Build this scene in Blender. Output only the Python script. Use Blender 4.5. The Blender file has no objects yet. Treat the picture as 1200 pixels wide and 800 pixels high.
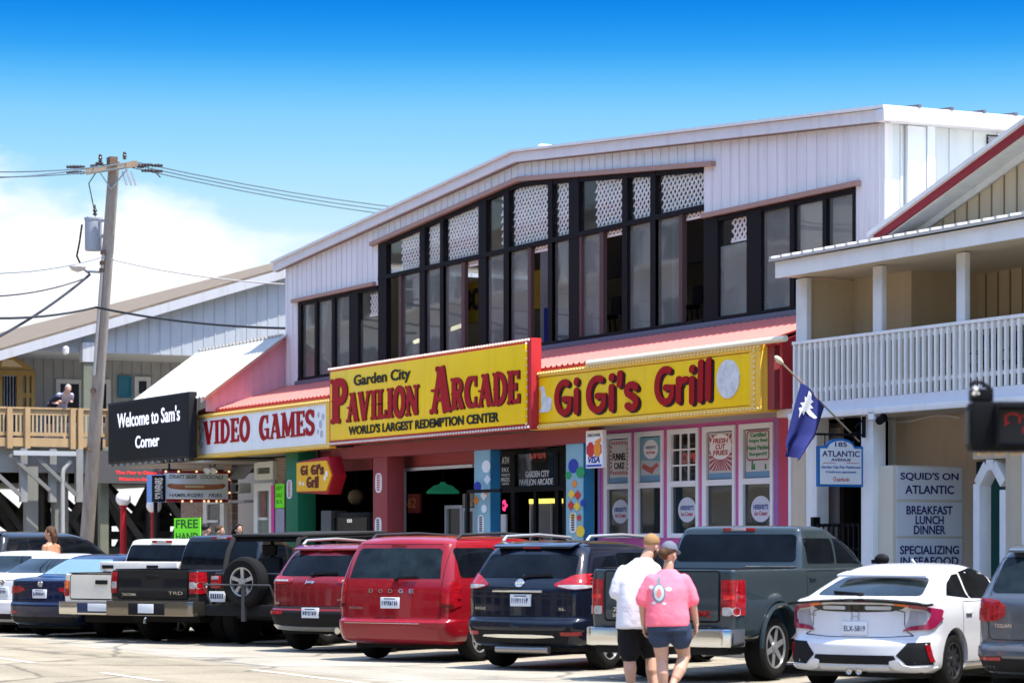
import bpy, bmesh, math, random
from math import pi, sin, cos, tan, radians, sqrt, atan, atan2
from mathutils import Vector, Matrix
from mathutils.bvhtree import BVHTree
from mathutils.geometry import delaunay_2d_cdt
random.seed(7)
SC = bpy.context.scene
COL = SC.collection
# ---------------------------------------------------------------- camera (telephoto, standing height, looking down the street)
F, HZ, TH, H = 3200.0, 634.0, atan(.4875), 1.68
C_, S_ = cos(TH), sin(TH)
cd = bpy.data.cameras.new('camera'); cam = bpy.data.objects.new('camera', cd); COL.objects.link(cam)
cam.location = (0, 0, H); cam.rotation_euler = (pi/2, 0, pi/2 - TH)
cd.sensor_width = 36; cd.lens = 36*F/1200; cd.shift_y = (HZ-400)/1200; cd.clip_start = .5; cd.clip_end = 6000
cd.dof.use_dof = True; cd.dof.focus_distance = 44; cd.dof.aperture_fstop = 2.6
SC.camera = cam
# ---------------------------------------------------------------- sky and sun
SUN_AZ, SUN_EL = atan2(.88, .475), radians(69)
W = bpy.data.worlds.new('World'); SC.world = W; W.use_nodes = True
nt = W.node_tree; nt.nodes.clear()
def wn(t, **k):
    n = nt.nodes.new(t)
    for a, b in k.items(): setattr(n, a, b)
    return n
def wmath(op, a, b=None, c=None, clamp=False):
    n = wn('ShaderNodeMath', operation=op); n.use_clamp = clamp
    for i, v in enumerate((a, b, c)):
        if v is None: continue
        if isinstance(v, (int, float)): n.inputs[i].default_value = v
        else: nt.links.new(v, n.inputs[i])
    return n.outputs[0]
sky = wn('ShaderNodeTexSky', sky_type='NISHITA', sun_disc=False, sun_elevation=SUN_EL, sun_rotation=SUN_AZ, air_density=1.0, dust_density=.6, ozone_density=2.0)
tc = wn('ShaderNodeTexCoord'); sep = wn('ShaderNodeSeparateXYZ'); nt.links.new(tc.outputs['Generated'], sep.inputs[0])
dx_, dy_, dz_ = sep.outputs
hyp = wmath('SQRT', wmath('ADD', wmath('MULTIPLY', dx_, dx_), wmath('MULTIPLY', dy_, dy_)))
el = wmath('DIVIDE', dz_, wmath('MAXIMUM', hyp, .001))           # tangent of the elevation
az = wmath('ARCTAN2', dy_, dx_)                                    # compass direction
ramp = wn('ShaderNodeValToRGB'); nt.links.new(wmath('MULTIPLY', el, 4.0, clamp=True), ramp.inputs[0])
cr = ramp.color_ramp; cr.interpolation = 'B_SPLINE'
stops = [(0, (.88, .95, 1)), (.42, (.66, .88, .99)), (.54, (.376, .73, .97)), (.62, (.24, .62, .955)), (.667, (.125, .52, .945)), (.72, (.02, .35, .90)), (.80, (.001, .21, .78)), (1, (.001, .14, .6))]
cr.elements[0].position = 0; cr.elements[0].color = (*stops[0][1], 1); cr.elements[1].position = 1; cr.elements[1].color = (*stops[-1][1], 1)
for p, c in stops[1:-1]:
    e = cr.elements.new(p); e.color = (*c, 1)
SKYK, NISK = .272, .15
mapn = wn('ShaderNodeMapping'); nt.links.new(tc.outputs['Generated'], mapn.inputs[0]); mapn.inputs['Scale'].default_value = (1, 1, 2.2)
no = wn('ShaderNodeTexNoise'); no.inputs['Scale'].default_value = 11; no.inputs['Detail'].default_value = 7; no.inputs['Roughness'].default_value = .55; nt.links.new(mapn.outputs[0], no.inputs[0])
# cloud bank: its top edge sinks from the left (west) towards the right
azl = radians(180) - TH + atan(600/F)
edge = wmath('SUBTRACT', .141, wmath('MULTIPLY', wmath('SUBTRACT', azl, az), .26))
cm = wmath('ADD', wmath('SUBTRACT', edge, el), wmath('MULTIPLY', wmath('SUBTRACT', no.outputs[0], .5), .085))
cm = wmath('MULTIPLY', cm, 48, clamp=True)
sm = wn('ShaderNodeMapRange', interpolation_type='SMOOTHSTEP'); nt.links.new(cm, sm.inputs[0])
mixc = wn('ShaderNodeMix', data_type='RGBA'); nt.links.new(sm.outputs[0], mixc.inputs['Factor']); nt.links.new(ramp.outputs[0], mixc.inputs['A']); mixc.inputs['B'].default_value = (1.12, 1.12, 1.14, 1)
low = wn('ShaderNodeBackground'); nt.links.new(mixc.outputs['Result'], low.inputs[0]); low.inputs[1].default_value = SKYK
hi = wn('ShaderNodeBackground'); nt.links.new(sky.outputs[0], hi.inputs[0]); hi.inputs[1].default_value = NISK
mr = wn('ShaderNodeMapRange', interpolation_type='SMOOTHSTEP'); nt.links.new(el, mr.inputs[0]); mr.inputs[1].default_value = .26; mr.inputs[2].default_value = .55
ms = wn('ShaderNodeMixShader'); nt.links.new(mr.outputs[0], ms.inputs[0]); nt.links.new(low.outputs[0], ms.inputs[1]); nt.links.new(hi.outputs[0], ms.inputs[2])
wo = wn('ShaderNodeOutputWorld'); nt.links.new(ms.outputs[0], wo.inputs[0])
sd = bpy.data.lights.new('sun', 'SUN'); so = bpy.data.objects.new('sun', sd); COL.objects.link(so)
sd.energy = 2.45; sd.angle = radians(.55); sd.color = (1, .95, .86)
sunv = Vector((sin(SUN_AZ)*cos(SUN_EL), cos(SUN_AZ)*cos(SUN_EL), sin(SUN_EL)))
so.rotation_euler = sunv.to_track_quat('Z', 'Y').to_euler()
SC.view_settings.view_transform = 'Standard'; SC.view_settings.look = 'None'; SC.view_settings.exposure = 1.95; SC.view_settings.gamma = 1
# ---------------------------------------------------------------- from the photograph's pixels to places on real planes
def tY(px, Y): return Y/(S_ + (px-600)/F*C_)
def X(px, Y): return tY(px, Y)*(-C_ + (px-600)/F*S_)
def Z(px, py, Y): return H + (HZ-py)/F*tY(px, Y)
def PY(px, py, Y): return Vector((X(px, Y), Y, Z(px, py, Y)))
def tX(px, Xv): return Xv/(-C_ + (px-600)/F*S_)
def YX(px, Xv): return tX(px, Xv)*(S_ + (px-600)/F*C_)
def ZX(px, py, Xv): return H + (HZ-py)/F*tX(px, Xv)
def PX(px, py, Xv): return Vector((Xv, YX(px, Xv), ZX(px, py, Xv)))
def PD(px, py, t):
    d = (px-600)/F
    return Vector((t*(-C_+d*S_), t*(S_+d*C_), H+(HZ-py)/F*t))
# ---------------------------------------------------------------- materials
MC = {}
def mat(name, col, rough=.6, metal=0, coat=0, var=0, vs=3, bump=0, bs=40, emit=0, spec=.18, stretch=(1, 1, 1), alpha=None, trans=0, stain=0, sc=(.20, .12, .06)):
    if name in MC: return MC[name]
    m = bpy.data.materials.new(name); m.use_nodes = True; n = m.node_tree; b = n.nodes['Principled BSDF']
    b.inputs['Base Color'].default_value = (*col, 1); b.inputs['Roughness'].default_value = rough; b.inputs['Metallic'].default_value = metal
    b.inputs['Coat Weight'].default_value = coat; b.inputs['Coat Roughness'].default_value = .04; b.inputs['Specular IOR Level'].default_value = spec
    if emit: b.inputs['Emission Color'].default_value = (*col, 1); b.inputs['Emission Strength'].default_value = emit
    if trans: b.inputs['Transmission Weight'].default_value = trans
    if var or bump:
        t = n.nodes.new('ShaderNodeTexCoord'); mp = n.nodes.new('ShaderNodeMapping'); n.links.new(t.outputs['Object'], mp.inputs[0]); mp.inputs['Scale'].default_value = stretch
    if var:
        x = n.nodes.new('ShaderNodeTexNoise'); x.inputs['Scale'].default_value = vs; x.inputs['Detail'].default_value = 6; x.inputs['Roughness'].default_value = .65
        n.links.new(mp.outputs[0], x.inputs[0])
        r = n.nodes.new('ShaderNodeMapRange'); n.links.new(x.outputs[0], r.inputs[0]); r.inputs[1].default_value = .3; r.inputs[2].default_value = .7; r.inputs[3].default_value = 1-var; r.inputs[4].default_value = 1+var*.6
        v = n.nodes.new('ShaderNodeVectorMath'); v.operation = 'SCALE'; v.inputs[0].default_value = col; n.links.new(r.outputs[0], v.inputs['Scale']); n.links.new(v.outputs[0], b.inputs['Base Color'])
        r2 = n.nodes.new('ShaderNodeMapRange'); n.links.new(x.outputs[0], r2.inputs[0]); r2.inputs[3].default_value = max(.02, rough-.12); r2.inputs[4].default_value = min(1, rough+.12)
        if rough > .1: n.links.new(r2.outputs[0], b.inputs['Roughness'])
    if stain:      # weather streaks running down, rust and dirt
        t2 = n.nodes.new('ShaderNodeTexCoord'); m2 = n.nodes.new('ShaderNodeMapping'); n.links.new(t2.outputs['Object'], m2.inputs[0]); m2.inputs['Scale'].default_value = (3.2, 3.2, .16)
        x = n.nodes.new('ShaderNodeTexNoise'); x.inputs['Scale'].default_value = 1.7; x.inputs['Detail'].default_value = 7; x.inputs['Roughness'].default_value = .6; n.links.new(m2.outputs[0], x.inputs[0])
        r = n.nodes.new('ShaderNodeMapRange'); n.links.new(x.outputs[0], r.inputs[0]); r.inputs[1].default_value = .52; r.inputs[2].default_value = .78; r.inputs[4].default_value = stain
        mx_ = n.nodes.new('ShaderNodeMixRGB'); n.links.new(r.outputs[0], mx_.inputs[0]); mx_.inputs[2].default_value = (*sc, 1); bc = b.inputs['Base Color']
        if bc.links: n.links.new(bc.links[0].from_socket, mx_.inputs[1])
        else: mx_.inputs[1].default_value = (*col, 1)
        n.links.new(mx_.outputs[0], bc)
    if bump:
        x = n.nodes.new('ShaderNodeTexNoise'); x.inputs['Scale'].default_value = bs; x.inputs['Detail'].default_value = 4; n.links.new(mp.outputs[0], x.inputs[0])
        u = n.nodes.new('ShaderNodeBump'); u.inputs['Strength'].default_value = bump; u.inputs['Distance'].default_value = .02; n.links.new(x.outputs[0], u.inputs['Height']); n.links.new(u.outputs[0], b.inputs['Normal'])
    MC[name] = m; return m
def glassmat(name, tint, refl=.12, see=.6, grey_mix=.05):
    if name in MC: return MC[name]
    m = bpy.data.materials.new(name); m.use_nodes = True; n = m.node_tree; n.nodes.clear()
    o = n.nodes.new('ShaderNodeOutputMaterial'); t = n.nodes.new('ShaderNodeBsdfTransparent'); t.inputs[0].default_value = (*[c*see for c in tint], 1)
    g = n.nodes.new('ShaderNodeBsdfGlossy'); g.inputs[0].default_value = (.95, .95, .95, 1); g.inputs['Roughness'].default_value = .03
    tx = n.nodes.new('ShaderNodeTexCoord'); x = n.nodes.new('ShaderNodeTexNoise'); x.inputs['Scale'].default_value = .9; n.links.new(tx.outputs['Object'], x.inputs[0])
    bu = n.nodes.new('ShaderNodeBump'); bu.inputs['Strength'].default_value = .12; bu.inputs['Distance'].default_value = .02; n.links.new(x.outputs[0], bu.inputs['Height']); n.links.new(bu.outputs[0], g.inputs['Normal'])
    ge = n.nodes.new('ShaderNodeNewGeometry'); dt = n.nodes.new('ShaderNodeVectorMath'); dt.operation = 'DOT_PRODUCT'; n.links.new(ge.outputs['Normal'], dt.inputs[0]); n.links.new(ge.outputs['Incoming'], dt.inputs[1])
    def mth(op, x, y):
        q = n.nodes.new('ShaderNodeMath'); q.operation = op; q.use_clamp = op == 'MULTIPLY_ADD'
        for i, v in enumerate((x,)+(y if isinstance(y, tuple) else (y,))):
            if isinstance(v, (int, float)): q.inputs[i].default_value = v
            else: n.links.new(v, q.inputs[i])
        return q
    ab = mth('ABSOLUTE', dt.outputs['Value'], 0); om = mth('SUBTRACT', 1.0, ab.outputs[0]); pw_ = mth('POWER', om.outputs[0], 5.0); a = mth('MULTIPLY_ADD', pw_.outputs[0], (.85, refl))
    df = n.nodes.new('ShaderNodeBsdfDiffuse'); df.inputs[0].default_value = (.37, .39, .35, 1); x2 = n.nodes.new('ShaderNodeTexNoise'); x2.inputs['Scale'].default_value = .7; x2.inputs['Detail'].default_value = 5; n.links.new(tx.outputs['Object'], x2.inputs[0]); dm = mth('MULTIPLY_ADD', x2.outputs[0], (grey_mix*1.2, grey_mix*.4)); sdm = n.nodes.new('ShaderNodeMixShader'); n.links.new(dm.outputs[0], sdm.inputs[0]); n.links.new(t.outputs[0], sdm.inputs[1]); n.links.new(df.outputs[0], sdm.inputs[2])  # diffuse grey mixed into the glass, uneven by noise
    s = n.nodes.new('ShaderNodeMixShader'); n.links.new(a.outputs[0], s.inputs[0]); n.links.new(sdm.outputs[0], s.inputs[1]); n.links.new(g.outputs[0], s.inputs[2]); n.links.new(s.outputs[0], o.inputs[0])
    MC[name] = m; return m
def brickmat(name, c1, c2, mortar, bw=.2, bh=.065, axis='XZ'):
    if name in MC: return MC[name]
    m = bpy.data.materials.new(name); m.use_nodes = True; n = m.node_tree; b = n.nodes['Principled BSDF']; b.inputs['Roughness'].default_value = .85
    g = n.nodes.new('ShaderNodeNewGeometry'); sp = n.nodes.new('ShaderNodeSeparateXYZ'); n.links.new(g.outputs['Position'], sp.inputs[0]); cb = n.nodes.new('ShaderNodeCombineXYZ')
    n.links.new(sp.outputs[{'X': 0, 'Y': 1}[axis[0]]], cb.inputs[0]); n.links.new(sp.outputs[{'Z': 2, 'Y': 1}[axis[1]]], cb.inputs[1])
    k = n.nodes.new('ShaderNodeTexBrick'); n.links.new(cb.outputs[0], k.inputs[0]); k.inputs['Color1'].default_value = (*c1, 1); k.inputs['Color2'].default_value = (*c2, 1); k.inputs['Mortar'].default_value = (*mortar, 1)
    k.inputs['Scale'].default_value = 1; k.inputs['Brick Width'].default_value = bw; k.inputs['Row Height'].default_value = bh; k.inputs['Mortar Size'].default_value = bh*.09
    n.links.new(k.outputs[0], b.inputs['Base Color']); bp = n.nodes.new('ShaderNodeBump'); bp.inputs['Strength'].default_value = .5; bp.inputs['Distance'].default_value = .01; bp.invert = True
    n.links.new(k.outputs['Fac'], bp.inputs['Height']); n.links.new(bp.outputs[0], b.inputs['Normal'])
    MC[name] = m; return m
def groundmat(name, col, spot, crack=.35, vs=.35, lo=.36, hi=.66):
    if name in MC: return MC[name]
    m = bpy.data.materials.new(name); m.use_nodes = True; n = m.node_tree; b = n.nodes['Principled BSDF']; b.inputs['Roughness'].default_value = .9; b.inputs['Specular IOR Level'].default_value = .25
    g = n.nodes.new('ShaderNodeNewGeometry')
    def noise(sc, det, ro=.6):
        x = n.nodes.new('ShaderNodeTexNoise'); x.inputs['Scale'].default_value = sc; x.inputs['Detail'].default_value = det; x.inputs['Roughness'].default_value = ro; n.links.new(g.outputs['Position'], x.inputs[0]); return x
    big, fine = noise(vs, 6), noise(22, 5, .75)
    r = n.nodes.new('ShaderNodeValToRGB'); r.color_ramp.elements[0].color = (*spot, 1); r.color_ramp.elements[1].color = (*col, 1); r.color_ramp.elements[0].position = lo; r.color_ramp.elements[1].position = hi
    n.links.new(big.outputs[0], r.inputs[0])
    m1 = n.nodes.new('ShaderNodeMapRange'); n.links.new(fine.outputs[0], m1.inputs[0]); m1.inputs[1].default_value = .25; m1.inputs[2].default_value = .75; m1.inputs[3].default_value = .72; m1.inputs[4].default_value = 1.2
    v = n.nodes.new('ShaderNodeVectorMath'); v.operation = 'SCALE'; n.links.new(r.outputs[0], v.inputs[0]); n.links.new(m1.outputs[0], v.inputs['Scale'])
    vo = n.nodes.new('ShaderNodeTexVoronoi'); vo.feature = 'DISTANCE_TO_EDGE'; vo.inputs['Scale'].default_value = .42; nz = noise(1.3, 5)
    ad = n.nodes.new('ShaderNodeMixRGB'); ad.inputs[0].default_value = .25; n.links.new(g.outputs['Position'], ad.inputs[1]); n.links.new(nz.outputs['Color'], ad.inputs[2]); n.links.new(ad.outputs[0], vo.inputs[0])
    m2 = n.nodes.new('ShaderNodeMapRange'); n.links.new(vo.outputs[0], m2.inputs[0]); m2.inputs[1].default_value = .004; m2.inputs[2].default_value = .02; m2.inputs[3].default_value = 1-crack; m2.inputs[4].default_value = 1
    v2 = n.nodes.new('ShaderNodeVectorMath'); v2.operation = 'SCALE'; st = noise(.8, 4); m3 = n.nodes.new('ShaderNodeMapRange'); n.links.new(st.outputs[0], m3.inputs[0]); m3.inputs[1].default_value = .60; m3.inputs[2].default_value = .72; m3.inputs[3].default_value = 1; m3.inputs[4].default_value = 1-crack*.65
    sp = n.nodes.new('ShaderNodeMapping'); n.links.new(g.outputs['Position'], sp.inputs[0]); sp.inputs['Scale'].default_value = (.05, 2.4, 1); ty = n.nodes.new('ShaderNodeTexNoise'); ty.inputs['Scale'].default_value = 1; ty.inputs['Detail'].default_value = 5; n.links.new(sp.outputs[0], ty.inputs[0]); m4 = n.nodes.new('ShaderNodeMapRange'); n.links.new(ty.outputs[0], m4.inputs[0]); m4.inputs[1].default_value = .35; m4.inputs[2].default_value = .65; m4.inputs[3].default_value = .88; m4.inputs[4].default_value = 1.06
    pa = n.nodes.new('ShaderNodeMath'); pa.operation = 'MULTIPLY'; n.links.new(m2.outputs[0], pa.inputs[0]); n.links.new(m3.outputs[0], pa.inputs[1]); pb_ = n.nodes.new('ShaderNodeMath'); pb_.operation = 'MULTIPLY'; n.links.new(pa.outputs[0], pb_.inputs[0]); n.links.new(m4.outputs[0], pb_.inputs[1])
    n.links.new(v.outputs[0], v2.inputs[0]); n.links.new(pb_.outputs[0], v2.inputs['Scale']); n.links.new(v2.outputs[0], b.inputs['Base Color'])
    bp = n.nodes.new('ShaderNodeBump'); bp.inputs['Strength'].default_value = .35; bp.inputs['Distance'].default_value = .01; n.links.new(fine.outputs[0], bp.inputs['Height']); n.links.new(bp.outputs[0], b.inputs['Normal'])
    MC[name] = m; return m
# ---------------------------------------------------------------- mesh helpers
def wmx(o):
    m = o.matrix_basis.copy()
    return wmx(o.parent) @ m if o.parent else m
class MB:
    def __init__(s): s.v = []; s.f = []
    def add(s, vs, fs):
        k = len(s.v); s.v += [tuple(v) for v in vs]; s.f += [tuple(i+k for i in f) for f in fs]; return s
    def box(s, x0, x1, y0, y1, z0, z1):
        x0, x1 = sorted((x0, x1)); y0, y1 = sorted((y0, y1)); z0, z1 = sorted((z0, z1))
        return s.add([(x, y, z) for z in (z0, z1) for x, y in ((x0, y0), (x1, y0), (x1, y1), (x0, y1))], [(3, 2, 1, 0), (4, 5, 6, 7), (0, 1, 5, 4), (1, 2, 6, 5), (2, 3, 7, 6), (3, 0, 4, 7)])
    def prism(s, poly, vec):
        n = len(poly); vec = Vector(vec); a = [Vector(p) for p in poly]
        return s.add(a + [p+vec for p in a], [tuple(range(n))[::-1], tuple(range(n, 2*n))] + [(i, (i+1) % n, n+(i+1) % n, n+i) for i in range(n)])
    def xz(s, poly, y0, y1): return s.prism([(x, y0, z) for x, z in poly], (0, y1-y0, 0))
    def yz(s, poly, x0, x1): return s.prism([(x0, y, z) for y, z in poly], (x1-x0, 0, 0))
    def xy(s, poly, z0, z1): return s.prism([(x, y, z0) for x, y in poly], (0, 0, z1-z0))
    def bar(s, a, b, w, h=None, up=(0, 0, 1)):
        a, b = Vector(a), Vector(b); d = (b-a).normalized(); u = Vector(up)
        if abs(d.dot(u)) > .98: u = Vector((0, 1, 0))
        r = d.cross(u).normalized(); u = r.cross(d); h = w if h is None else h
        q = [r*w/2+u*h/2, r*w/2-u*h/2, -r*w/2-u*h/2, -r*w/2+u*h/2]
        return s.prism([a+p for p in q], b-a)
    def tube(s, pts, r, n=8, cap=True):
        pts = [Vector(p) for p in pts]; rs = r if isinstance(r, (list, tuple)) else [r]*len(pts); k0 = len(s.v); u = None
        for i, p in enumerate(pts):
            d = (pts[min(i+1, len(pts)-1)]-pts[max(i-1, 0)]).normalized()
            if u is None:
                u = Vector((0, 0, 1)) if abs(d.z) < .9 else Vector((1, 0, 0))
            u = (u-d*u.dot(d)).normalized(); w = d.cross(u)
            s.v += [tuple(p+(u*cos(2*pi*j/n)+w*sin(2*pi*j/n))*rs[i]) for j in range(n)]
        for i in range(len(pts)-1):
            for j in range(n):
                a = k0+i*n; s.f.append((a+j, a+(j+1) % n, a+n+(j+1) % n, a+n+j))
        if cap:
            s.f.append(tuple(range(k0, k0+n))[::-1]); e = k0+(len(pts)-1)*n; s.f.append(tuple(range(e, e+n)))
        return s
    def lathe(s, prof, o=(0, 0, 0), axis=(0, 0, 1), n=20, cap=True):
        ax = Vector(axis).normalized(); u = Vector((1, 0, 0)) if abs(ax.x) < .9 else Vector((0, 1, 0)); u = (u-ax*u.dot(ax)).normalized(); w = ax.cross(u); o = Vector(o); k0 = len(s.v)
        for r, z in prof: s.v += [tuple(o+ax*z+(u*cos(2*pi*j/n)+w*sin(2*pi*j/n))*r) for j in range(n)]
        for i in range(len(prof)-1):
            for j in range(n):
                a = k0+i*n; s.f.append((a+j, a+(j+1) % n, a+n+(j+1) % n, a+n+j))
        if cap and prof[0][0] > 1e-4: s.f.append(tuple(range(k0, k0+n))[::-1])
        if cap and prof[-1][0] > 1e-4: e = k0+(len(prof)-1)*n; s.f.append(tuple(range(e, e+n)))
        return s
    def ball(s, c, r, n=10, m=7, sc=(1, 1, 1)):
        k0 = len(s.v)
        for i in range(m+1):
            a = pi*i/m
            for j in range(n):
                b = 2*pi*j/n; s.v.append((c[0]+r*sc[0]*sin(a)*cos(b), c[1]+r*sc[1]*sin(a)*sin(b), c[2]+r*sc[2]*cos(a)))
        for i in range(m):
            for j in range(n):
                a = k0+i*n; s.f.append((a+j, a+n+j, a+n+(j+1) % n, a+(j+1) % n))
        return s
    def build(s, name, m, parent=None, smooth=False, local=False, bevel=0, ang=38):
        me = bpy.data.meshes.new(name); vs = s.v
        if parent is not None and not local:
            inv = wmx(parent).inverted(); vs = [tuple(inv @ Vector(v)) for v in vs]
        bm = bmesh.new(); bv = [bm.verts.new(v) for v in vs]
        for f in s.f:
            try: bm.faces.new([bv[i] for i in f])
            except ValueError: pass
        bmesh.ops.remove_doubles(bm, verts=bm.verts, dist=1e-5) if smooth else None
        bmesh.ops.recalc_face_normals(bm, faces=bm.faces)
        if bevel:
            bm.edges.ensure_lookup_table(); es = [e for e in bm.edges if len(e.link_faces) == 2 and e.calc_face_angle(0) > .6]
            bmesh.ops.bevel(bm, geom=es, offset=bevel, segments=2, affect='EDGES', profile=.6, clamp_overlap=True)
        ng = [f for f in bm.faces if len(f.verts) > 4]
        if ng: bmesh.ops.triangulate(bm, faces=ng)
        if smooth or bevel:
            for f in bm.faces: f.smooth = True
            for e in bm.edges:
                if len(e.link_faces) == 2 and e.calc_face_angle(0) > radians(ang): e.smooth = False
        bm.to_mesh(me); bm.free(); me.materials.append(m)
        o = bpy.data.objects.new(name, me); COL.objects.link(o)
        if parent is not None: o.parent = parent
        return o
def tag(o, label=None, cat=None, group=None, kind=None):
    for k, v in (('label', label), ('category', cat), ('group', group), ('kind', kind)):
        if v: o[k] = v
    return o
def thing(name, label, cat, loc=(0, 0, 0), rz=0, group=None):
    o = bpy.data.objects.new(name, None); COL.objects.link(o); o.location = loc; o.rotation_euler = (0, 0, rz); o.empty_display_size = .2
    return tag(o, label, cat, group)
def copy_tree(o, parent=None):
    c = o.copy(); COL.objects.link(c)
    if parent is not None: c.parent = parent
    for ch in list(o.children): copy_tree(ch, c)
    return c
def frame(o, ux, uy):
    ux, uy = Vector(ux).normalized(), Vector(uy).normalized(); n = ux.cross(uy)
    return Matrix(((ux.x, uy.x, n.x, o[0]), (ux.y, uy.y, n.y, o[1]), (ux.z, uy.z, n.z, o[2]), (0, 0, 0, 1)))
def on_front(x, y, z): return frame((x, y, z), (1, 0, 0), (0, 0, 1))       # a face that looks at the street (-Y)
def on_side(x, y, z): return frame((x, y, z), (0, 1, 0), (0, 0, 1))        # a face that looks along the street (+X)
def text(s, w, h, mx, m, name, parent=None, depth=.012, bold=0, shear=0, sp=1.0, local=False, center=True):
    """lettering fitted into w x h, lower left (or centre) at the matrix origin, as one mesh"""
    cu = bpy.data.curves.new('tmp_text', 'FONT'); cu.body = s; cu.extrude = .05; cu.offset = min(bold, .03); cu.shear = shear; cu.space_character = sp; cu.resolution_u = 3; cu.align_x = 'CENTER'; cu.space_line = .95
    to = bpy.data.objects.new('tmp_text', cu); me = bpy.data.meshes.new_from_object(to)
    xs = [v.co.x for v in me.vertices]; ys = [v.co.y for v in me.vertices]; x0, x1, y0, y1 = min(xs), max(xs), min(ys), max(ys)
    kx = w/(x1-x0); ky = abs(h)/(y1-y0) if h else kx; ox, oy = ((x0+x1)/2, (y0+y1)/2) if center else (x0, y0)
    T = mx @ Matrix.Diagonal((kx, ky, depth/.1, 1)) @ Matrix.Translation((-ox, -oy, .05))
    if parent is not None and not local: T = wmx(parent).inverted() @ T
    me.transform(T); me.materials.clear(); me.materials.append(m); me.name = name
    bpy.data.objects.remove(to); bpy.data.curves.remove(cu)
    o = bpy.data.objects.new(name, me); COL.objects.link(o); o.parent = parent
    return o
def chaikin(p, k=2, closed=True):
    for _ in range(k):
        q = []
        n = len(p)
        for i in range(n if closed else n-1):
            a, b = p[i], p[(i+1) % n]; q += [(a[0]*.75+b[0]*.25, a[1]*.75+b[1]*.25), (a[0]*.25+b[0]*.75, a[1]*.25+b[1]*.75)]
        p = q if closed else [p[0]]+q+[p[-1]]
    return p
def arc(cx, cy, rx, ry, a0, a1, n=10): return [(cx+rx*cos(radians(a0+(a1-a0)*i/n)), cy+ry*sin(radians(a0+(a1-a0)*i/n))) for i in range(n+1)]
def rrect(x0, x1, y0, y1, r, n=4):
    return arc(x1-r, y1-r, r, r, 0, 90, n)+arc(x0+r, y1-r, r, r, 90, 180, n)+arc(x0+r, y0+r, r, r, 180, 270, n)+arc(x1-r, y0+r, r, r, 270, 360, n)
def rpoly(p, r, n=4):
    q = []; N = len(p)
    for i in range(N):
        b = Vector(p[i]); a = Vector(p[i-1])-b; c = Vector(p[(i+1) % N])-b; k = min(r, a.length*.45, c.length*.45); a.normalize(); c.normalize()
        for j in range(n+1): t = j/n; q.append(tuple(b+a*k*(1-t)**2+c*k*t*t))
    return q
def stroke_poly(pts, w, rnd=False):
    ws = w if isinstance(w, (list, tuple)) else [w]*len(pts); L = []; R = []; n = len(pts); closed = n > 3 and abs(pts[0][0]-pts[-1][0])+abs(pts[0][1]-pts[-1][1]) < 1e-6
    for i, p in enumerate(pts):
        a = pts[i-1] if i else (pts[-2] if closed else p); b = pts[i+1] if i < n-1 else (pts[1] if closed else p)
        d = Vector((b[0]-a[0], b[1]-a[1])); d.normalize(); q = Vector((-d.y, d.x))*ws[i]/2
        L.append((p[0]+q.x, p[1]+q.y)); R.append((p[0]-q.x, p[1]-q.y))
    return L, R
class Glyphs:
    """painted or cut-out lettering drawn from pen strokes"""
    def __init__(s): s.mb = MB(); s.k = 0
    def stroke(s, pts, w, tr, mx, depth, rnd=False):
        L, R = stroke_poly(pts, w); n = len(pts); s.k += 1; d0 = -.002; d1 = depth+.0007*(s.k % 9)
        ws = w if isinstance(w, (list, tuple)) else [w]*n
        capa = capb = []
        if rnd:
            def cap(p, a, b, r):
                an = atan2(a[1]-p[1], a[0]-p[0]); return [(p[0]+r*cos(an-pi*j/6), p[1]+r*sin(an-pi*j/6)) for j in range(1, 6)]
            capb = cap(pts[-1], L[-1], R[-1], ws[-1]/2); capa = cap(pts[0], R[0], L[0], ws[0]/2)
        def g(p, z):
            x, y = tr(p); return mx @ Vector((x, y, z))
        m = s.mb; k = len(m.v); m.v += [tuple(g(p, d0)) for p in L+R]+[tuple(g(p, d1)) for p in L+R]; N = 2*n
        for i in range(n-1):
            m.f.append((k+N+i, k+N+n+i, k+N+n+i+1, k+N+i+1)); m.f.append((k+i, k+i+1, k+N+i+1, k+N+i)); m.f.append((k+n+i, k+N+n+i, k+N+n+i+1, k+n+i+1))
        m.f.append((k, k+N, k+N+n, k+n)); m.f.append((k+n-1, k+2*n-1, k+N+2*n-1, k+N+n-1))
        for cp, ends in ((capb, (L[-1], R[-1])), (capa, (R[0], L[0]))):
            if cp:
                poly = [ends[0]]+cp+[ends[1]]
                m.prism([g(p, d0) for p in poly], (mx.to_3x3() @ Vector((0, 0, d1-d0))))
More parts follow.
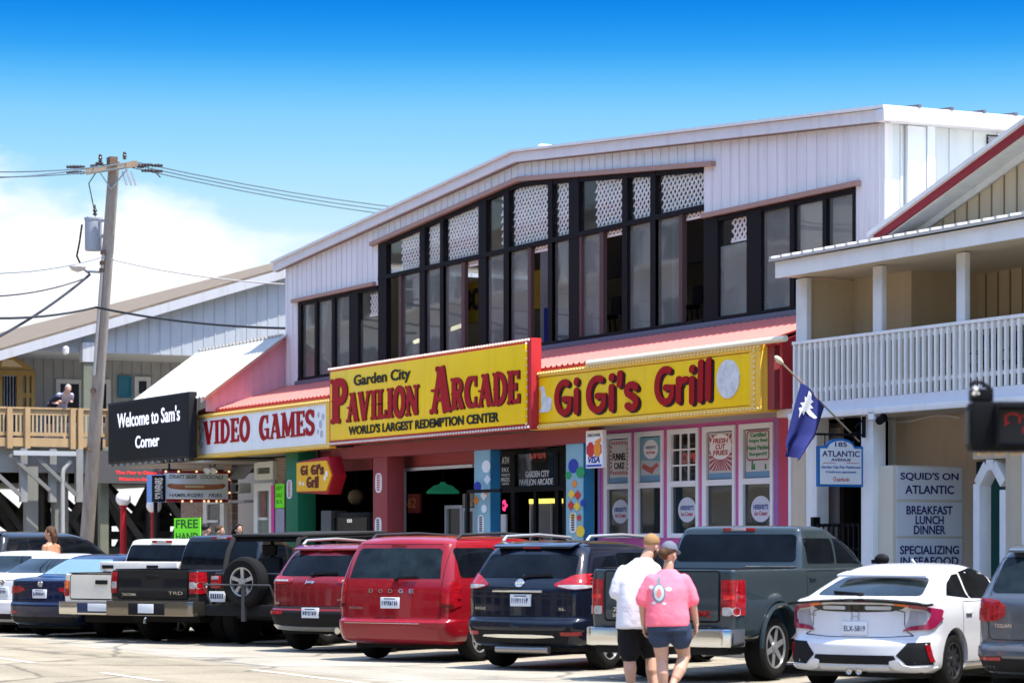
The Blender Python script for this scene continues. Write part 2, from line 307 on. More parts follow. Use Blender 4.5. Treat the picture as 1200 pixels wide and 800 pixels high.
SER = {  # slab-serif capitals: (width, strokes, serifs as (x, y, half width))
 'I': (.36, [([(.18, 0), (.18, 1)], 1)], [(.18, 0, .17), (.18, 1, .17)]),
 'P': (.62, [([(.18, 0), (.18, 1)], 1), ([(.18, .93)]+arc(.34, .71, .18, .22, 90, -90, 10)+[(.18, .49)], .8)], [(.18, 0, .17), (.14, 1, .13)]),
 'A': (.7, [([(.36, .72), (.36, .99)], 1.0), ([(.12, 0), (.36, 1)], .6), ([(.58, 0), (.36, 1)], 1.1), ([(.2, .3), (.52, .3)], .45)], [(.12, 0, .13), (.58, 0, .14), (.33, 1, .14)]),
 'V': (.7, [([(.12, 1), (.35, 0)], 1.1), ([(.58, 1), (.35, 0)], .6)], [(.12, 1, .14), (.58, 1, .13)]),
 'L': (.56, [([(.18, 0), (.18, 1)], 1), ([(.12, .06), (.52, .06)], .6), ([(.5, 0), (.5, .28)], .5)], [(.18, 1, .17), (.14, 0, .13)]),
 'O': (.66, [(arc(.33, .5, .23, .46, 0, 360, 22), 1)], []),
 'N': (.72, [([(.14, 0), (.14, 1)], .6), ([(.14, .96), (.58, .04)], 1.05), ([(.58, 0), (.58, 1)], .6)], [(.14, 0, .13), (.1, 1, .12), (.58, 1, .14)]),
 'R': (.68, [([(.18, 0), (.18, 1)], 1), ([(.18, .93)]+arc(.34, .72, .17, .21, 90, -90, 10)+[(.18, .51)], .8), ([(.36, .5), (.56, .03)], 1)], [(.18, 0, .17), (.14, 1, .13), (.58, 0, .1)]),
 'C': (.62, [(arc(.36, .5, .25, .45, 50, 310, 16), [.6]*4+[1.1]*9+[.6]*4), ([(.53, .66), (.53, 1)], .45), ([(.53, 0), (.53, .34)], .45)], []),
 'G': (.66, [(arc(.36, .5, .25, .45, 50, 330, 16), [.6]*4+[1.1]*9+[.6]*4), ([(.53, .66), (.53, 1)], .45), ([(.55, .02), (.55, .42)], .8), ([(.36, .42), (.64, .42)], .4)], []),
 'D': (.66, [([(.18, 0), (.18, 1)], 1), ([(.18, .95), (.28, .95)]+arc(.28, .5, .28, .44, 90, -90, 12)+[(.18, .05)], .85)], [(.12, 0, .11), (.12, 1, .11)]),
 'E': (.58, [([(.18, 0), (.18, 1)], 1), ([(.12, .06), (.54, .06)], .6), ([(.12, .94), (.52, .94)], .6), ([(.18, .5), (.4, .5)], .55), ([(.52, 0), (.52, .28)], .5), ([(.5, .74), (.5, 1)], .5), ([(.4, .38), (.4, .62)], .45)], [(.14, 0, .13), (.14, 1, .13)]),
 'M': (.86, [([(.14, 0), (.16, 1)], .6), ([(.16, 1), (.43, .06)], 1), ([(.43, .06), (.7, 1)], .6), ([(.72, 0), (.7, 1)], 1)], [(.14, 0, .13), (.72, 0, .15), (.12, 1, .11), (.75, 1, .11)]),
 'S': (.56, [([(.46, .76)]+arc(.28, .74, .17, .2, 20, 200, 8)+[(.2, .6), (.36, .42)]+arc(.28, .25, .18, .2, 20, -200, 8)[0:]+[(.1, .24)], .9), ([(.48, .68), (.48, .98)], .4), ([(.09, .02), (.09, .32)], .4)], []),
}
SER['S'] = (.56, [(arc(.28, .73, .18, .21, 10, 225, 9)+[(.22, .53), (.34, .46)]+arc(.28, .27, .19, .21, 45, -170, 9), .9), ([(.47, .68), (.47, .98)], .4), ([(.09, .02), (.09, .32)], .4)], [])
def serif_word(word, xs0, xs1, z0, z1, mx, depth, G, w=.17, bumps=False):
    tot = sum(SER[c][0] for c in word); k = (xs1-xs0)/tot; x = xs0; h = z1-z0
    for c in word:
        wd, st, sf = SER[c]
        tr = (lambda x: lambda p: (x+p[0]*k, z0+p[1]*h))(x)
        for pts, ww in st:
            G.stroke(pts, [a*w for a in ww] if isinstance(ww, list) else ww*w, tr, mx, depth)
        for sx, sy, hw in sf:
            y = .035 if sy < .5 else .965
            G.stroke([(sx-hw, y), (sx+hw, y)], .075, tr, mx, depth)
            if bumps: G.stroke([(sx-hw*.9, y), (sx-hw*.45, y)], .11, tr, mx, depth); G.stroke([(sx+hw*.45, y), (sx+hw*.9, y)], .11, tr, mx, depth)
        if bumps and c in 'PILNDEAR': G.stroke([(.18-.14, .5), (.18+.12, .5)], .05, tr, mx, depth)
        x += wd*k
BR = {'G': (.75, [arc(.42, .5, .3, .42, 65, 300, 14)+[(.62, .22), (.66, .45), (.42, .45)]]), 'i': (.3, [[(.15, .06), (.15, .62)], [(.15, .86), (.16, .9)]]), "'": (.25, [[(.12, .72), (.14, 1)]]),
      's': (.5, [arc(.26, .52, .15, .14, 20, 220, 7)+[(.2, .4), (.3, .34)]+arc(.26, .19, .15, .14, 40, -150, 7)]), 'r': (.42, [[(.12, .06), (.12, .6)], [(.12, .4), (.22, .56), (.36, .58)]]), 'l': (.26, [[(.13, .06), (.15, .98)]]), ' ': (.45, [])}
def brush_word(word, x0, x1, z0, z1, mx, depth, G, w=.15, off=(0, 0)):
    tot = sum(BR[c][0] for c in word); k = (x1-x0)/tot; x = x0; h = z1-z0; j = 0
    for c in word:
        wd, st = BR[c]; dz = .03*sin(j*2.1)*h; j += 1
        for pts in st: G.stroke(pts, w, (lambda x, dz: lambda p: (x+p[0]*k+off[0], z0+p[1]*h+dz+off[1]))(x, dz), mx, depth, rnd=True)
        x += wd*k
# ================================================================ ground, street, pavement
g = MB(); g.add([(-900, -300, 0), (300, -300, 0), (300, 900, 0), (-900, 900, 0)], [(0, 1, 2, 3)]); tag(g.build('ground', groundmat('sand', (.5, .44, .34), (.42, .36, .27), 0)), kind='structure')
g = MB(); g.add([(-400, -4, .004), (60, -4, .004), (60, 20.2, .004), (-400, 20.2, .004)], [(0, 1, 2, 3)]); tag(g.build('parking_strip', groundmat('pale_asphalt', (.36, .325, .262), (.265, .235, .18), .5, .5)), kind='structure')
g = MB(); g.add([(-400, 1, .008), (60, 1, .008), (60, 12.9, .008), (-400, 12.9, .008)], [(0, 1, 2, 3)]); tag(g.build('road', groundmat('road_asphalt', (.31, .262, .185), (.225, .19, .13), .45, .22)), kind='structure')
g = MB(); g.box(-400, 60, 20.2, 20.38, -.05, .13); tag(g.build('kerb', mat('kerb', (.45, .42, .36), .85, var=.2, bump=.3), bevel=.015), kind='structure')
g = MB(); g.box(-400, 60, 20.38, 27, -.05, .128); tag(g.build('pavement', groundmat('concrete', (.50, .465, .41), (.42, .385, .33), .4, .8)), kind='structure')
paint_w = mat('road_paint', (.46, .42, .35), .8, var=.25, vs=9)
mk = MB()
def gl(a, b, w, z=.012):
    a, b = Vector((*a, z)), Vector((*b, z)); d = (b-a).normalized(); q = Vector((-d.y, d.x, 0))*w/2; mk.add([a-q, b-q, b+q, a+q], [(0, 1, 2, 3)])
HEAD = Vector((-cos(radians(58)), sin(radians(58)), 0))          # the way the angled bays point
for k in range(-6, 14):
    x = -31.2 - k*5.4; gl((x, 10.55), (x-2.4, 10.55), .11)
gl((-33.5, 12.55), (20, 12.55), .13)
tag(mk.build('road_marking', paint_w), kind='structure')
# ================================================================ the arcade: gabled metal upper floor over red shopfronts
U, YS, YF, YW = 23.8, 22.0, 22.25, 23.3      # upper wall, sign faces, pillar faces, shopfront glass
XL, XR, XM = -61.21, -35.6, -48.41
sid = mat('lavender_siding', (.73, .70, .70), .55, stain=.45, sc=(.42, .37, .35), var=.10, vs=2.2, stretch=(1.6, 1, .10)); sid_rib = mat('siding_rib', (.70, .67, .68), .5)
trimw = mat('white_trim', (.66, .64, .65), .45, stain=.4, sc=(.4, .36, .34), var=.06, vs=2); white_side = mat('white_side_siding', (.60, .62, .58), .5, stain=.5, sc=(.4, .38, .32), var=.06, vs=1.5, stretch=(1, 1, .3))
roofw = mat('white_roof_metal', (.70, .70, .70), .4, var=.05); brown = mat('brown_header', (.36, .225, .18), .5); dark = mat('dark_frame', (.012, .010, .011), .55, spec=.06); dkcol = mat('dark_panel', (.03, .03, .03), .6)
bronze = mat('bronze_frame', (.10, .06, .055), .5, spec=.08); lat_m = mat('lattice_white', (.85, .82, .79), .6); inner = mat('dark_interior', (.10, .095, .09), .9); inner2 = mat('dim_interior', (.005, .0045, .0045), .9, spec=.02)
GU = [glassmat('window_glass_%d' % i, (.75, .78, .78), rf_, .75, du) for i, (rf_, du) in enumerate(((.06, .30), (.10, .24), (.04, .36), (.12, .18)))]; random.seed(4); glass_tr = glassmat('transom_glass', (.98, .98, .98), .0, .98, .02); black = mat('black', (.008, .008, .009), .55, spec=.08)
arc_b = thing('arcade_building', 'long white metal gabled arcade building with tall dark windows over red shopfronts', 'building', ((XL+XR)/2, U, 0))
def zroof(x): return 8.24+(9.17-8.24)*(x-XL)/(XM-XL) if x < XM else 9.17+(8.20-9.17)*(x-XM)/(XR-XM)
xo = [X(350, U), -55.6, -41.2, X(1003, U)]
def zh(x):
    if x < xo[1]: return 7.34
    if x > xo[2]: return 7.28
    return 8.24+(8.78-8.24)*(x-xo[1])/(XM-xo[1]) if x < XM else 8.78+(8.18-8.78)*(x-XM)/(xo[2]-XM)
ZB = 5.42
w = MB(); w.xz([(XL, 3.7), (XL, zroof(XL)), (XM, 9.17), (XR, zroof(XR)), (XR, 3.7), (xo[3], 3.7), (xo[3], 7.28), (xo[2], 7.28), (xo[2], 8.18), (XM, 8.78), (xo[1], 8.24), (xo[1], 7.34), (xo[0], 7.34), (xo[0], 3.7)], U, U+.14)
wall = w.build('upper_wall', sid, arc_b)
r = MB(); x = XL+.16
while x < XR-.05:
    lo = ZB if x < xo[0] or x > xo[3] else zh(x)
    r.xz([(x-.012, lo), (x-.006, zroof(x)), (x+.006, zroof(x)), (x+.012, lo)], U-.018, U-.001); x += .305
r.build('rib_seam', sid_rib, wall)
w = MB(); w.box(xo[0]-.02, xo[3]+.02, U+.02, U+.12, 3.7, ZB-.05); w.build('window_apron', mat('red_apron', (.35, .10, .09), .6), arc_b)
w = MB(); w.box(xo[0]-.1, XR+.02, U-.07, U+.1, ZB-.05, ZB+.05); w.build('window_sill', mat('slate_flashing', (.12, .12, .15), .4), arc_b, bevel=.01)
w = MB(); w.box(xo[0]-.3, xo[1]-.08, U-.09, U-.003, 7.34, 7.42); w.box(xo[2]+.02, xo[3]+.15, U-.09, U-.003, 7.28, 7.36)
w.xz([(xo[1]-.25, 8.22), (XM, 8.78), (XM, 8.87), (xo[1]-.25, 8.31)], U-.1, U-.004); w.xz([(XM, 8.78), (xo[2]+.4, 8.145), (xo[2]+.4, 8.23), (XM, 8.87)], U-.1, U-.004)
w.build('window_header', brown, arc_b)
# windows: one thing-part per bay, panes and lattices below it
def bay(px_l, px_r, ztop, verts, transom, panes, lats, opens=()):
    m = MB()
    for a, b, top in verts:
        xa, xb = X(a, U), X(b, U); t_ = 7.5 if top == 't' else min(zh(xa+.01), zh(xb-.01))
        m.box(xa, xb, U-.02, U+.1, ZB, t_-.004)
    if transom: m.box(X(px_l, U), X(px_r, U), U-.03, U+.09, 7.44, 7.53)
    m.box(X(px_l, U), X(px_r, U), U-.03, U+.09, ZB+.05, ZB+.12)
    n = 6
    for i in range(n):     # head rail under the sloping header
        a = X(px_l, U)+(X(px_r, U)-X(px_l, U))*i/n; b = X(px_l, U)+(X(px_r, U)-X(px_l, U))*(i+1)/n
        m.xz([(a, zh(a+.001)-.09), (b, zh(b-.001)-.09), (b, zh(b-.001)-.005), (a, zh(a+.001)-.005)], U-.012, U+.08)
    f = m.build('window', dark, arc_b)
    for a, b, z0, z1, *clear in panes:
        q = MB(); xa, xb = X(a, U), X(b, U); top = (lambda x: zh(x)-.05) if z1 == 'h' else (lambda x: z1)
        q.xz([(xa, z0), (xb, z0), (xb, top(xb)), (xa, top(xa))], U+.045, U+.055); q.build('pane', glass_tr if z0 > 7.4 or clear else random.choice(GU), f)
    for a, b in opens:     # bronze stiles of the sliding sashes
        q = MB(); q.box(X(a, U), X(b, U), U-.01, U+.07, ZB+.12, 7.44); q.build('sash', bronze, f)
    for a, b, z0, z1 in lats:
        q = MB(); xa, xb = X(a, U), X(b, U); yy = U+.085; st = .15; top = (lambda x: zh(x)-.06) if z1 == 'h' else (lambda x: z1)
        k = -(12 if z1 == 'h' else 12)
        hh = 1.9
        i = 0; x0 = xa-hh
        while x0 < xb+hh:
            for sg, dy in ((1, 0), (-1, .012)):
                # clip the slat x = x0 + sg*(z-z0) to the panel
                pts = []
                for tt in range(0, 41):
                    z = z0+hh*tt/40; xx = x0+sg*(z-z0)
                    if xa <= xx <= xb and z <= top(min(max(xx, xa), xb)): pts.append((xx, z))
                if len(pts) > 1:
                    (x1, z1_), (x2, z2) = pts[0], pts[-1]; q.xz([(x1-.029, z1_), (x1+.029, z1_), (x2+.029, z2), (x2-.029, z2)], yy+dy, yy+dy+.011)
            x0 += st
        q.box(xa, xb, yy-.006, yy+.03, z0-.03, z0+.01)
        q.build('lattice', lat_m, f)
bay(350, 442, None, [(350, 353.5, 0), (369.5, 372.5, 0), (389.5, 393, 0), (410, 420.5, 0)], False, [(353.5, 369.5, ZB+.1, 'h'), (372.5, 389.5, ZB+.1, 'h'), (393, 410, ZB+.1, 'h'), (420.5, 443, ZB+.1, 6.65), (420.5, 443, 6.65, 'h', 1)], [(429.5, 442.4, 6.72, 7.24)])
bay(444, 570.5, None, [(444, 453.5, 0), (492.5, 498.5, 0), (516.5, 520.4, 0), (561.5, 570.5, 0)], True, [(453.5, 492.5, 7.53, 'h'), (498.5, 516.5, 7.53, 'h'), (520.4, 561.5, 7.53, 'h'), (470, 492.5, ZB+.1, 7.44), (498.5, 516.5, ZB+.1, 7.44), (520.4, 543, ZB+.1, 7.44)], [(466, 492, 7.36, 'h'), (498.5, 516.5, 7.36, 'h'), (521, 561, 7.36, 'h')], [(467.5, 470.5), (516.5, 520.4), (541, 545)])
bay(570.5, 679, None, [(591, 597, 0), (643, 648, 0), (667.5, 679, 0)], True, [(570.5, 591, 7.53, 'h'), (597, 643, 7.53, 'h'), (648, 667.5, 7.53, 'h'), (570.5, 591, ZB+.1, 7.44), (597, 620, ZB+.1, 7.44), (648, 667.5, ZB+.1, 7.44)], [(583, 590.5, 7.36, 'h'), (597.5, 642.5, 7.36, 'h'), (648.5, 667, 7.36, 'h')], [(593, 597), (619, 622.5), (644.5, 648)])
bay(679, 824.6, None, [(730, 736, 0), (763, 769, 0)], True, [(679, 730, 7.53, 'h'), (736, 763, 7.53, 'h'), (769, 824.5, 7.53, 'h'), (679, 704, ZB+.1, 7.44), (736, 763, ZB+.1, 7.44), (769, 797, ZB+.1, 7.44)], [(693, 729.5, 7.36, 'h'), (737, 762.5, 7.36, 'h'), (770, 824, 7.36, 'h')], [(679, 682), (703, 707.5), (764, 769), (796, 800)])
bay(825.6, 1003, None, [(825.6, 842, 0), (876, 893, 0), (926.5, 931.5, 0), (965, 969.5, 0), (1000, 1003, 0)], False, [(842, 876, ZB+.1, 6.75), (842, 876, 6.75, 'h', 1), (893, 926.5, ZB+.1, 'h'), (931.5, 965, ZB+.1, 'h'), (969.5, 1000, ZB+.1, 'h')], [(852, 876, 6.82, 7.22)])
# upstairs room behind the glass
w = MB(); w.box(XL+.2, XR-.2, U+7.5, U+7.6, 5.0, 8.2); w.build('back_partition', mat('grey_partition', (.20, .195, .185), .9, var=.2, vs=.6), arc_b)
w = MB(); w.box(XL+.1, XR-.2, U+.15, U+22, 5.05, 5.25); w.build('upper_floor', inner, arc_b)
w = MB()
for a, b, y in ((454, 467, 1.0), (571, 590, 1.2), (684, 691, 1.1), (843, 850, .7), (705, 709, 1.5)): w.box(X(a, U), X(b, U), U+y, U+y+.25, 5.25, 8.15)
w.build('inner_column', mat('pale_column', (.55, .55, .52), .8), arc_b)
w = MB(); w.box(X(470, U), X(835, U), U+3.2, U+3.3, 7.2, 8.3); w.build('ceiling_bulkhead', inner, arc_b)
# roof, fascia, gutter
w = MB()
for a, b in (((XL-.42, zroof(XL)-.05), (XM, 9.17)), ((XM, 9.17), (XR+.2, zroof(XR)-.015))):
    w.xz([(a[0], a[1]-.015), (b[0], b[1]-.015), (b[0], b[1]+.17), (a[0], a[1]+.17)], U-.16, U-.02)
rk = w.build('rake_fascia', trimw, arc_b)
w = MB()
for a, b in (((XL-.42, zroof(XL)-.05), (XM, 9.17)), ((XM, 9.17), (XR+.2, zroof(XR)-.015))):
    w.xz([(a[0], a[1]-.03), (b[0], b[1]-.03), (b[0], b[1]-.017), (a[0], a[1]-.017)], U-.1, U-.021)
w.build('fascia_shadow', mat('shadow_gap', (.2, .18, .19), .8), rk)  # dark strip painted in as the shadow line under the fascia
w = MB()
for a, b in (((XL-.45, zroof(XL)+.12), (XM, 9.345)), ((XM, 9.345), (XR+.28, zroof(XR)+.157))):
    w.xz([(a[0], a[1]), (b[0], b[1]), (b[0], b[1]+.05), (a[0], a[1]+.05)], U-.22, U+22)
rf = w.build('roof', roofw, arc_b)
w = MB(); w.lathe([(.17, 0), (.19, .01), (.19, 21), (.17, 21.02)], (XM, U+.4, 9.36), (0, 1, 0), 14); w.build('ridge_cap', mat('ridge_white', (.82, .81, .76), .5), rf, smooth=True)
w = MB(); y = U+.45
while y < U+21:
    w.bar((XM, y, 9.415), (XR+.3, y, zroof(XR)+.225), .05, .05); w.bar((XM, y, 9.415), (XL-.45, y, zroof(XL)+.2), .05, .07); y += .61
w.build('standing_seam', mat('seam_metal', (.13, .12, .15), .4), rf)
w = MB(); w.yz([(U-.22, 8.16), (U+22, 8.16), (U+22, 8.36), (U-.22, 8.36)], XR+.06, XR+.3); w.build('eave_gutter', trimw, arc_b, bevel=.03)
w = MB(); w.box(XR-.12, XR, U+.14, U+21.9, 0, 8.2); sw = w.build('side_wall', white_side, arc_b)
w = MB(); y = U+.3
while y < U+20: w.box(XR, XR+.02, y-.02, y+.02, 3, 8.15); y += .46
w.build('side_rib', white_side, sw)
w = MB(); yy = YX(1086, XR); w.box(XR+.02, XR+.13, yy-.07, yy+.07, .2, 8.16); w.box(XR+.02, XR+.1, yy-.42, yy-.08, 4, 8.15); w.build('downpipe', mat('pipe_white', (.72, .73, .72), .5), arc_b, bevel=.01)
w = MB(); y0, y1, z0, z1 = YX(1156, XR), YX(1186, XR), ZX(1165, 181, XR), ZX(1165, 159, XR); w.box(XR-.02, XR+.025, y0, y1, z0, z1); vt = w.build('vent', dark, arc_b)
w = MB()
for i in range(5): z = z0+(z1-z0)*(i+.5)/5; w.prism([(XR+.03, y0, z), (XR+.03, y1, z), (XR+.07, y1, z-.06), (XR+.07, y0, z-.06)], (0, 0, .012))
w.build('louvre', mat('grey_louvre', (.4, .4, .4), .5), vt)
w = MB(); w.box(XL, XL+.12, U+.14, U+21.9, 0, 8.2); w.box(XL, XR, U+21.8, U+21.9, 0, 8.2); w.build('rear_wall', white_side, arc_b)
# pent roof between the windows and the signs
pink = mat('salmon_roof_metal', (.56, .15, .125), .45, var=.12, vs=2); red = mat('red_paint', (.42, .035, .04), .5, var=.08); brick_red = mat('dull_red_paint', (.30, .055, .055), .6, var=.1, vs=1.5)
w = MB(); za, zb = 5.37, 4.80; ya, yb = U-.01, YS+.06; x = -62.6
while x < -36.0:
    for (o0, h0), (o1, h1) in (((0, .03), (.04, .03)), ((.04, .03), (.07, 0)), ((.07, 0), (.19, 0)), ((.19, 0), (.22, .03))):
        xa, xb = x+o0, min(x+o1, -35.95)
        if xb > xa: w.prism([(xa, ya, za+h0), (xb, ya, za+h1), (xb, yb, zb+h1), (xa, yb, zb+h0)], (0, 0, -.015))
    x += .22
pr = w.build('pent_roof', pink, arc_b)
w = MB(); w.box(-62.6, -35.95, yb+.01, yb+.05, 4.70, 4.79); w.build('pent_edge', red, pr)
w = MB(); w.yz([(YS+.1, 3.72), (U+.02, 3.72), (U+.02, 5.36), (YS+.1, 4.76)], -35.94, -35.86); w.build('pent_end', red, arc_b)
w = MB(); w.box(-62.5, -36.1, 22.32, U+.2, 3.69, 3.735); w.build('soffit', mat('tan_soffit', (.42, .36, .30), .8), arc_b)
w = MB(); w.box(-62.5, -36.1, 22.1, 22.3, 3.72, 4.72); w.build('sign_backing', brick_red, arc_b)
# shopfront piers and beams
w = MB(); w.box(X(388, YF), X(690, YF), YF, YF+.3, 3.42, 3.686); w.build('fascia_beam', brick_red, arc_b)
w = MB(); w.box(X(362, 22.9), X(436, 22.9), 22.9, 23.05, 3.22, 3.686); w.box(X(462, 22.9), X(556, 22.9), 22.9, 23.05, 3.20, 3.686); w.build('door_head', mat('red_lintel', (.36, .065, .065), .6, var=.1), arc_b)
w = MB(); w.box(X(436, YF), X(452.5, YF), YF+.02, YF+.40, .12, 3.42); w.build('pillar', brick_red, arc_b, bevel=.01)
green = mat('green_paint', (.015, .16, .075), .5, var=.1); blue_l = mat('pale_blue_paint', (.25, .42, .47), .55, var=.1); blue_d = mat('deep_blue_paint', (.03, .20, .36), .5)
w = MB(); w.box(X(334, YF), X(348, YF), YF+.02, YF+.45, .12, 3.686); w.build('pillar', green, arc_b, bevel=.01)
w = MB(); w.box(X(554.5, YF), X(573, YF), YF+.02, YF+.24, .12, 3.42); p1 = w.build('pillar', blue_l, arc_b, bevel=.01); 
w = MB(); w.box(X(662, YF), X(682, YF), YF+.02, YF+.25, .12, 3.42); p2 = w.build('pillar', blue_l, arc_b, bevel=.01)
for p_, a in ((p1, 573), (p2, 682)):
    w = MB(); w.box(X(a, YF)+.001, X(a, YF)+.008, YF+.03, YF+.235, .13, 3.41); w.build('pillar_side', blue_d, p_)
w = MB(); w.box(X(468.5, 22.88), X(471, 22.88), 22.86, 22.98, .12, 3.2); w.box(X(468.5, 22.88), X(554, 22.88), 22.86, 22.96, 3.14, 3.2); w.build('shutter_frame', trimw, arc_b)
# inside the shopfronts: dark rooms
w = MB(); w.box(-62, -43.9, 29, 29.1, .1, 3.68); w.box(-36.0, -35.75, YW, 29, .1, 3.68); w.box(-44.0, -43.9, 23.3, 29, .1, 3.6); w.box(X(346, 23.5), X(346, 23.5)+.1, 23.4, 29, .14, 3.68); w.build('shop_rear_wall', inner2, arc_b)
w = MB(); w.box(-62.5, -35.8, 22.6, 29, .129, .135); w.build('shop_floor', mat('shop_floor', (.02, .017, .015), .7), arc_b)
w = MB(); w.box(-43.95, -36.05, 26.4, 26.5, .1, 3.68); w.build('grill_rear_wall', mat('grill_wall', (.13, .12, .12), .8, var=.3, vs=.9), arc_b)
# glazed arcade entrance between the two blue piers
EY = 22.95
w = MB(); xa, xb = X(581, EY), X(663, EY)
for a, b in ((581, 584.5), (598.5, 603), (650, 654), (660, 664)): w.box(X(a, EY), X(b, EY), EY, EY+.08, .12, 3.42)
w.box(xa, xb, EY-.01, EY+.07, 2.62, 2.72); w.box(xa, xb, EY-.01, EY+.07, 3.34, 3.42); ent = w.build('entrance_frame', black, arc_b)
for a, b in ((584.5, 598.5), (654, 660)):
    w = MB(); w.box(X(a, EY), X(b, EY), EY+.02, EY+.06, 2.72, 3.34); pn = w.build('notice_panel', black, ent)
wt = mat('white_letter', (.75, .75, .74), .6)
xm = (X(584.5, EY)+X(598.5, EY))/2; wd = X(597, EY)-X(586, EY)
for s_, zc, hh in (('ATM', 3.24, .13), ('FAX', 3.06, .09), ('TICKETS', 2.96, .05), ('PRIZES', 2.87, .08), ('AND', 2.79, .04)): text(s_, wd*(.9 if len(s_) > 3 else .75), hh, on_front(xm, EY+.018, zc), wt, 'notice_lettering', ent, .004, .01)
w = MB(); w.box(X(603, EY), X(650, EY), EY+.04, EY+.05, 2.72, 3.34); w.build('transom_pane', glassmat('shop_glass', (.7, .75, .75), .04, .75), ent)
xm = (X(603, EY)+X(650, EY))/2
text('GARDEN CITY', 1.0, .12, on_front(xm+.05, EY+.036, 2.95), wt, 'lettering', ent, .004, .012); text('PAVILION ARCADE', 1.42, .12, on_front(xm, EY+.036, 2.80), wt, 'lettering', ent, .004, .012)
w = MB(); w.box(X(556, 22.3), X(558.5, 22.3), 22.1, 22.16, .13, 2.66); w.box(X(556, 22.3), X(597, 22.3), 22.1, 22.16, 2.60, 2.66); w.build('door_rail', black, arc_b)
w = MB(); w.box(X(625, EY), X(628, EY), EY, EY+.06, .13, 2.62); w.build('door_stile', black, ent)
# Gi Gi's shopfront: five tall sash windows in a magenta frame
mag = mat('magenta_paint', (.62, .12, .36), .5, var=.06); pur = mat('purple_paint', (.30, .16, .42), .5); sashw = mat('white_sash', (.86, .85, .85), .45); pkred = mat('pink_red_paint', (.55, .07, .14), .5)
w = MB(); xg0, xg1 = X(704, YW), X(912, YW)
WN = [(711, 742.5), (747, 780.5), (785.5, 822), (826.5, 865), (869.5, 909.5)]
ed = [xg0]+[v for a, b in WN for v in (X(a, YW), X(b, YW))]+[xg1]
for i in range(0, len(ed), 2): w.box(ed[i], ed[i+1], YW-.04, YW+.1, .12, 3.69)
w.box(xg0, xg1, YW-.038, YW+.098, 3.62, 3.688); w.box(xg0, xg1, YW-.038, YW+.098, .12, 1.74); sf = w.build('shopfront_frame', mag, arc_b)
w = MB(); w.box(X(704, YW)-.02, X(706.5, YW), YW-.05, YW+.1, .12, 3.66); w.build('purple_strip', pur, sf); w = MB(); w.box(X(911, YW), X(915.5, YW), YW-.05, YW+.1, .12, 3.685); w.build('purple_strip', pur, sf)
w = MB(); w.box(X(915.5, YW), -36.98, YW-.06, YW+.1, .12, 3.685); w.build('corner_post', pkred, sf)
gl_sh = glassmat('shop_glass', (.7, .75, .75), .04, .75)
wins = []
for a, b in WN:
    xa, xb = X(a, YW), X(b, YW); f = .14; w = MB()
    for q in ((xa, xa+f, 1.74, 3.62), (xb-.09, xb, 1.74, 3.62)): w.box(q[0], q[1], YW-.07, YW+.03, q[2], q[3])
    w.box(xa+f, xb-.09, YW-.07, YW+.03, 1.74, 1.82); w.box(xa+f, xb-.09, YW-.07, YW+.03, 3.53, 3.62); w.box(xa+f, xb-.09, YW-.075, YW+.025, 2.62, 2.72)
    o = w.build('window', sashw, arc_b, bevel=.008); wins.append((o, xa+f, xb-.09))
    w = MB(); w.box(xa+f, xb-f, YW-.02, YW-.012, 1.82, 2.62); w.build('pane', gl_sh, o)
    w = MB(); w.box(xa+f, xb-f, YW-.018, YW-.01, 2.72, 3.53); w.build('pane', gl_sh, o)
o, xa, xb = wins[2]; w = MB()
for i in (1, 2): w.box(xa+(xb-xa)*i/3-.02, xa+(xb-xa)*i/3+.02, YW-.045, YW-.022, 2.72, 3.53); w.box(xa, xb, YW-.046, YW-.023, 2.72+.81*i/3-.015, 2.72+.81*i/3+.015)
w.build('muntin', sashw, o)
for k in (1, 3):     # curtains half drawn behind two panes
    o, xa, xb = wins[k]; w = MB(); n = 14
    for i in range(n): w.box(xa+(xb-xa)*(.45+.55*i/n), xa+(xb-xa)*(.45+.55*(i+1)/n), YW+.3+.03*sin(i*1.9), YW+.33+.03*sin(i*1.9), 1.75, 3.5)
    w.build('curtain', mat('grey_curtain' if k == 3 else 'mauve_curtain', (.28, .28, .3) if k == 3 else (.28, .16, .22), .9), o)
# ================================================================ signs on the arcade
yel = mat('yellow_sign_face', (.98, .61, .004), .35, var=.05, vs=1.2, stain=.22, sc=(.5, .3, .03)); yelf = mat('yellow_sign_frame', (.92, .54, .06), .45, var=.06); whf = mat('white_sign_face', (.88, .87, .87), .4, stain=.3, sc=(.55, .5, .42)); redl = mat('red_letter', (.38, .008, .014), .5, spec=.08); blk = mat('black_letter', (.012, .012, .012), .5)
bulbm = mat('frosted_bulb', (.85, .78, .68), .2, coat=.5); bulby = mat('amber_bulb', (.85, .62, .25), .2, coat=.5); mot = mat('mottled_white', (.70, .69, .66), .7, var=.25, vs=9); redsign = mat('red_sign_box', (.45, .03, .035), .4, var=.05)
def bulbs(mb, a, b, n, r=.028):
    a, b = Vector(a), Vector(b)
    for i in range(n): mb.ball(a+(b-a)*i/(n-1), r, 6, 4)
def zz(px, py): return Z(px, py, YS)
def xs(px): return X(px, YS)
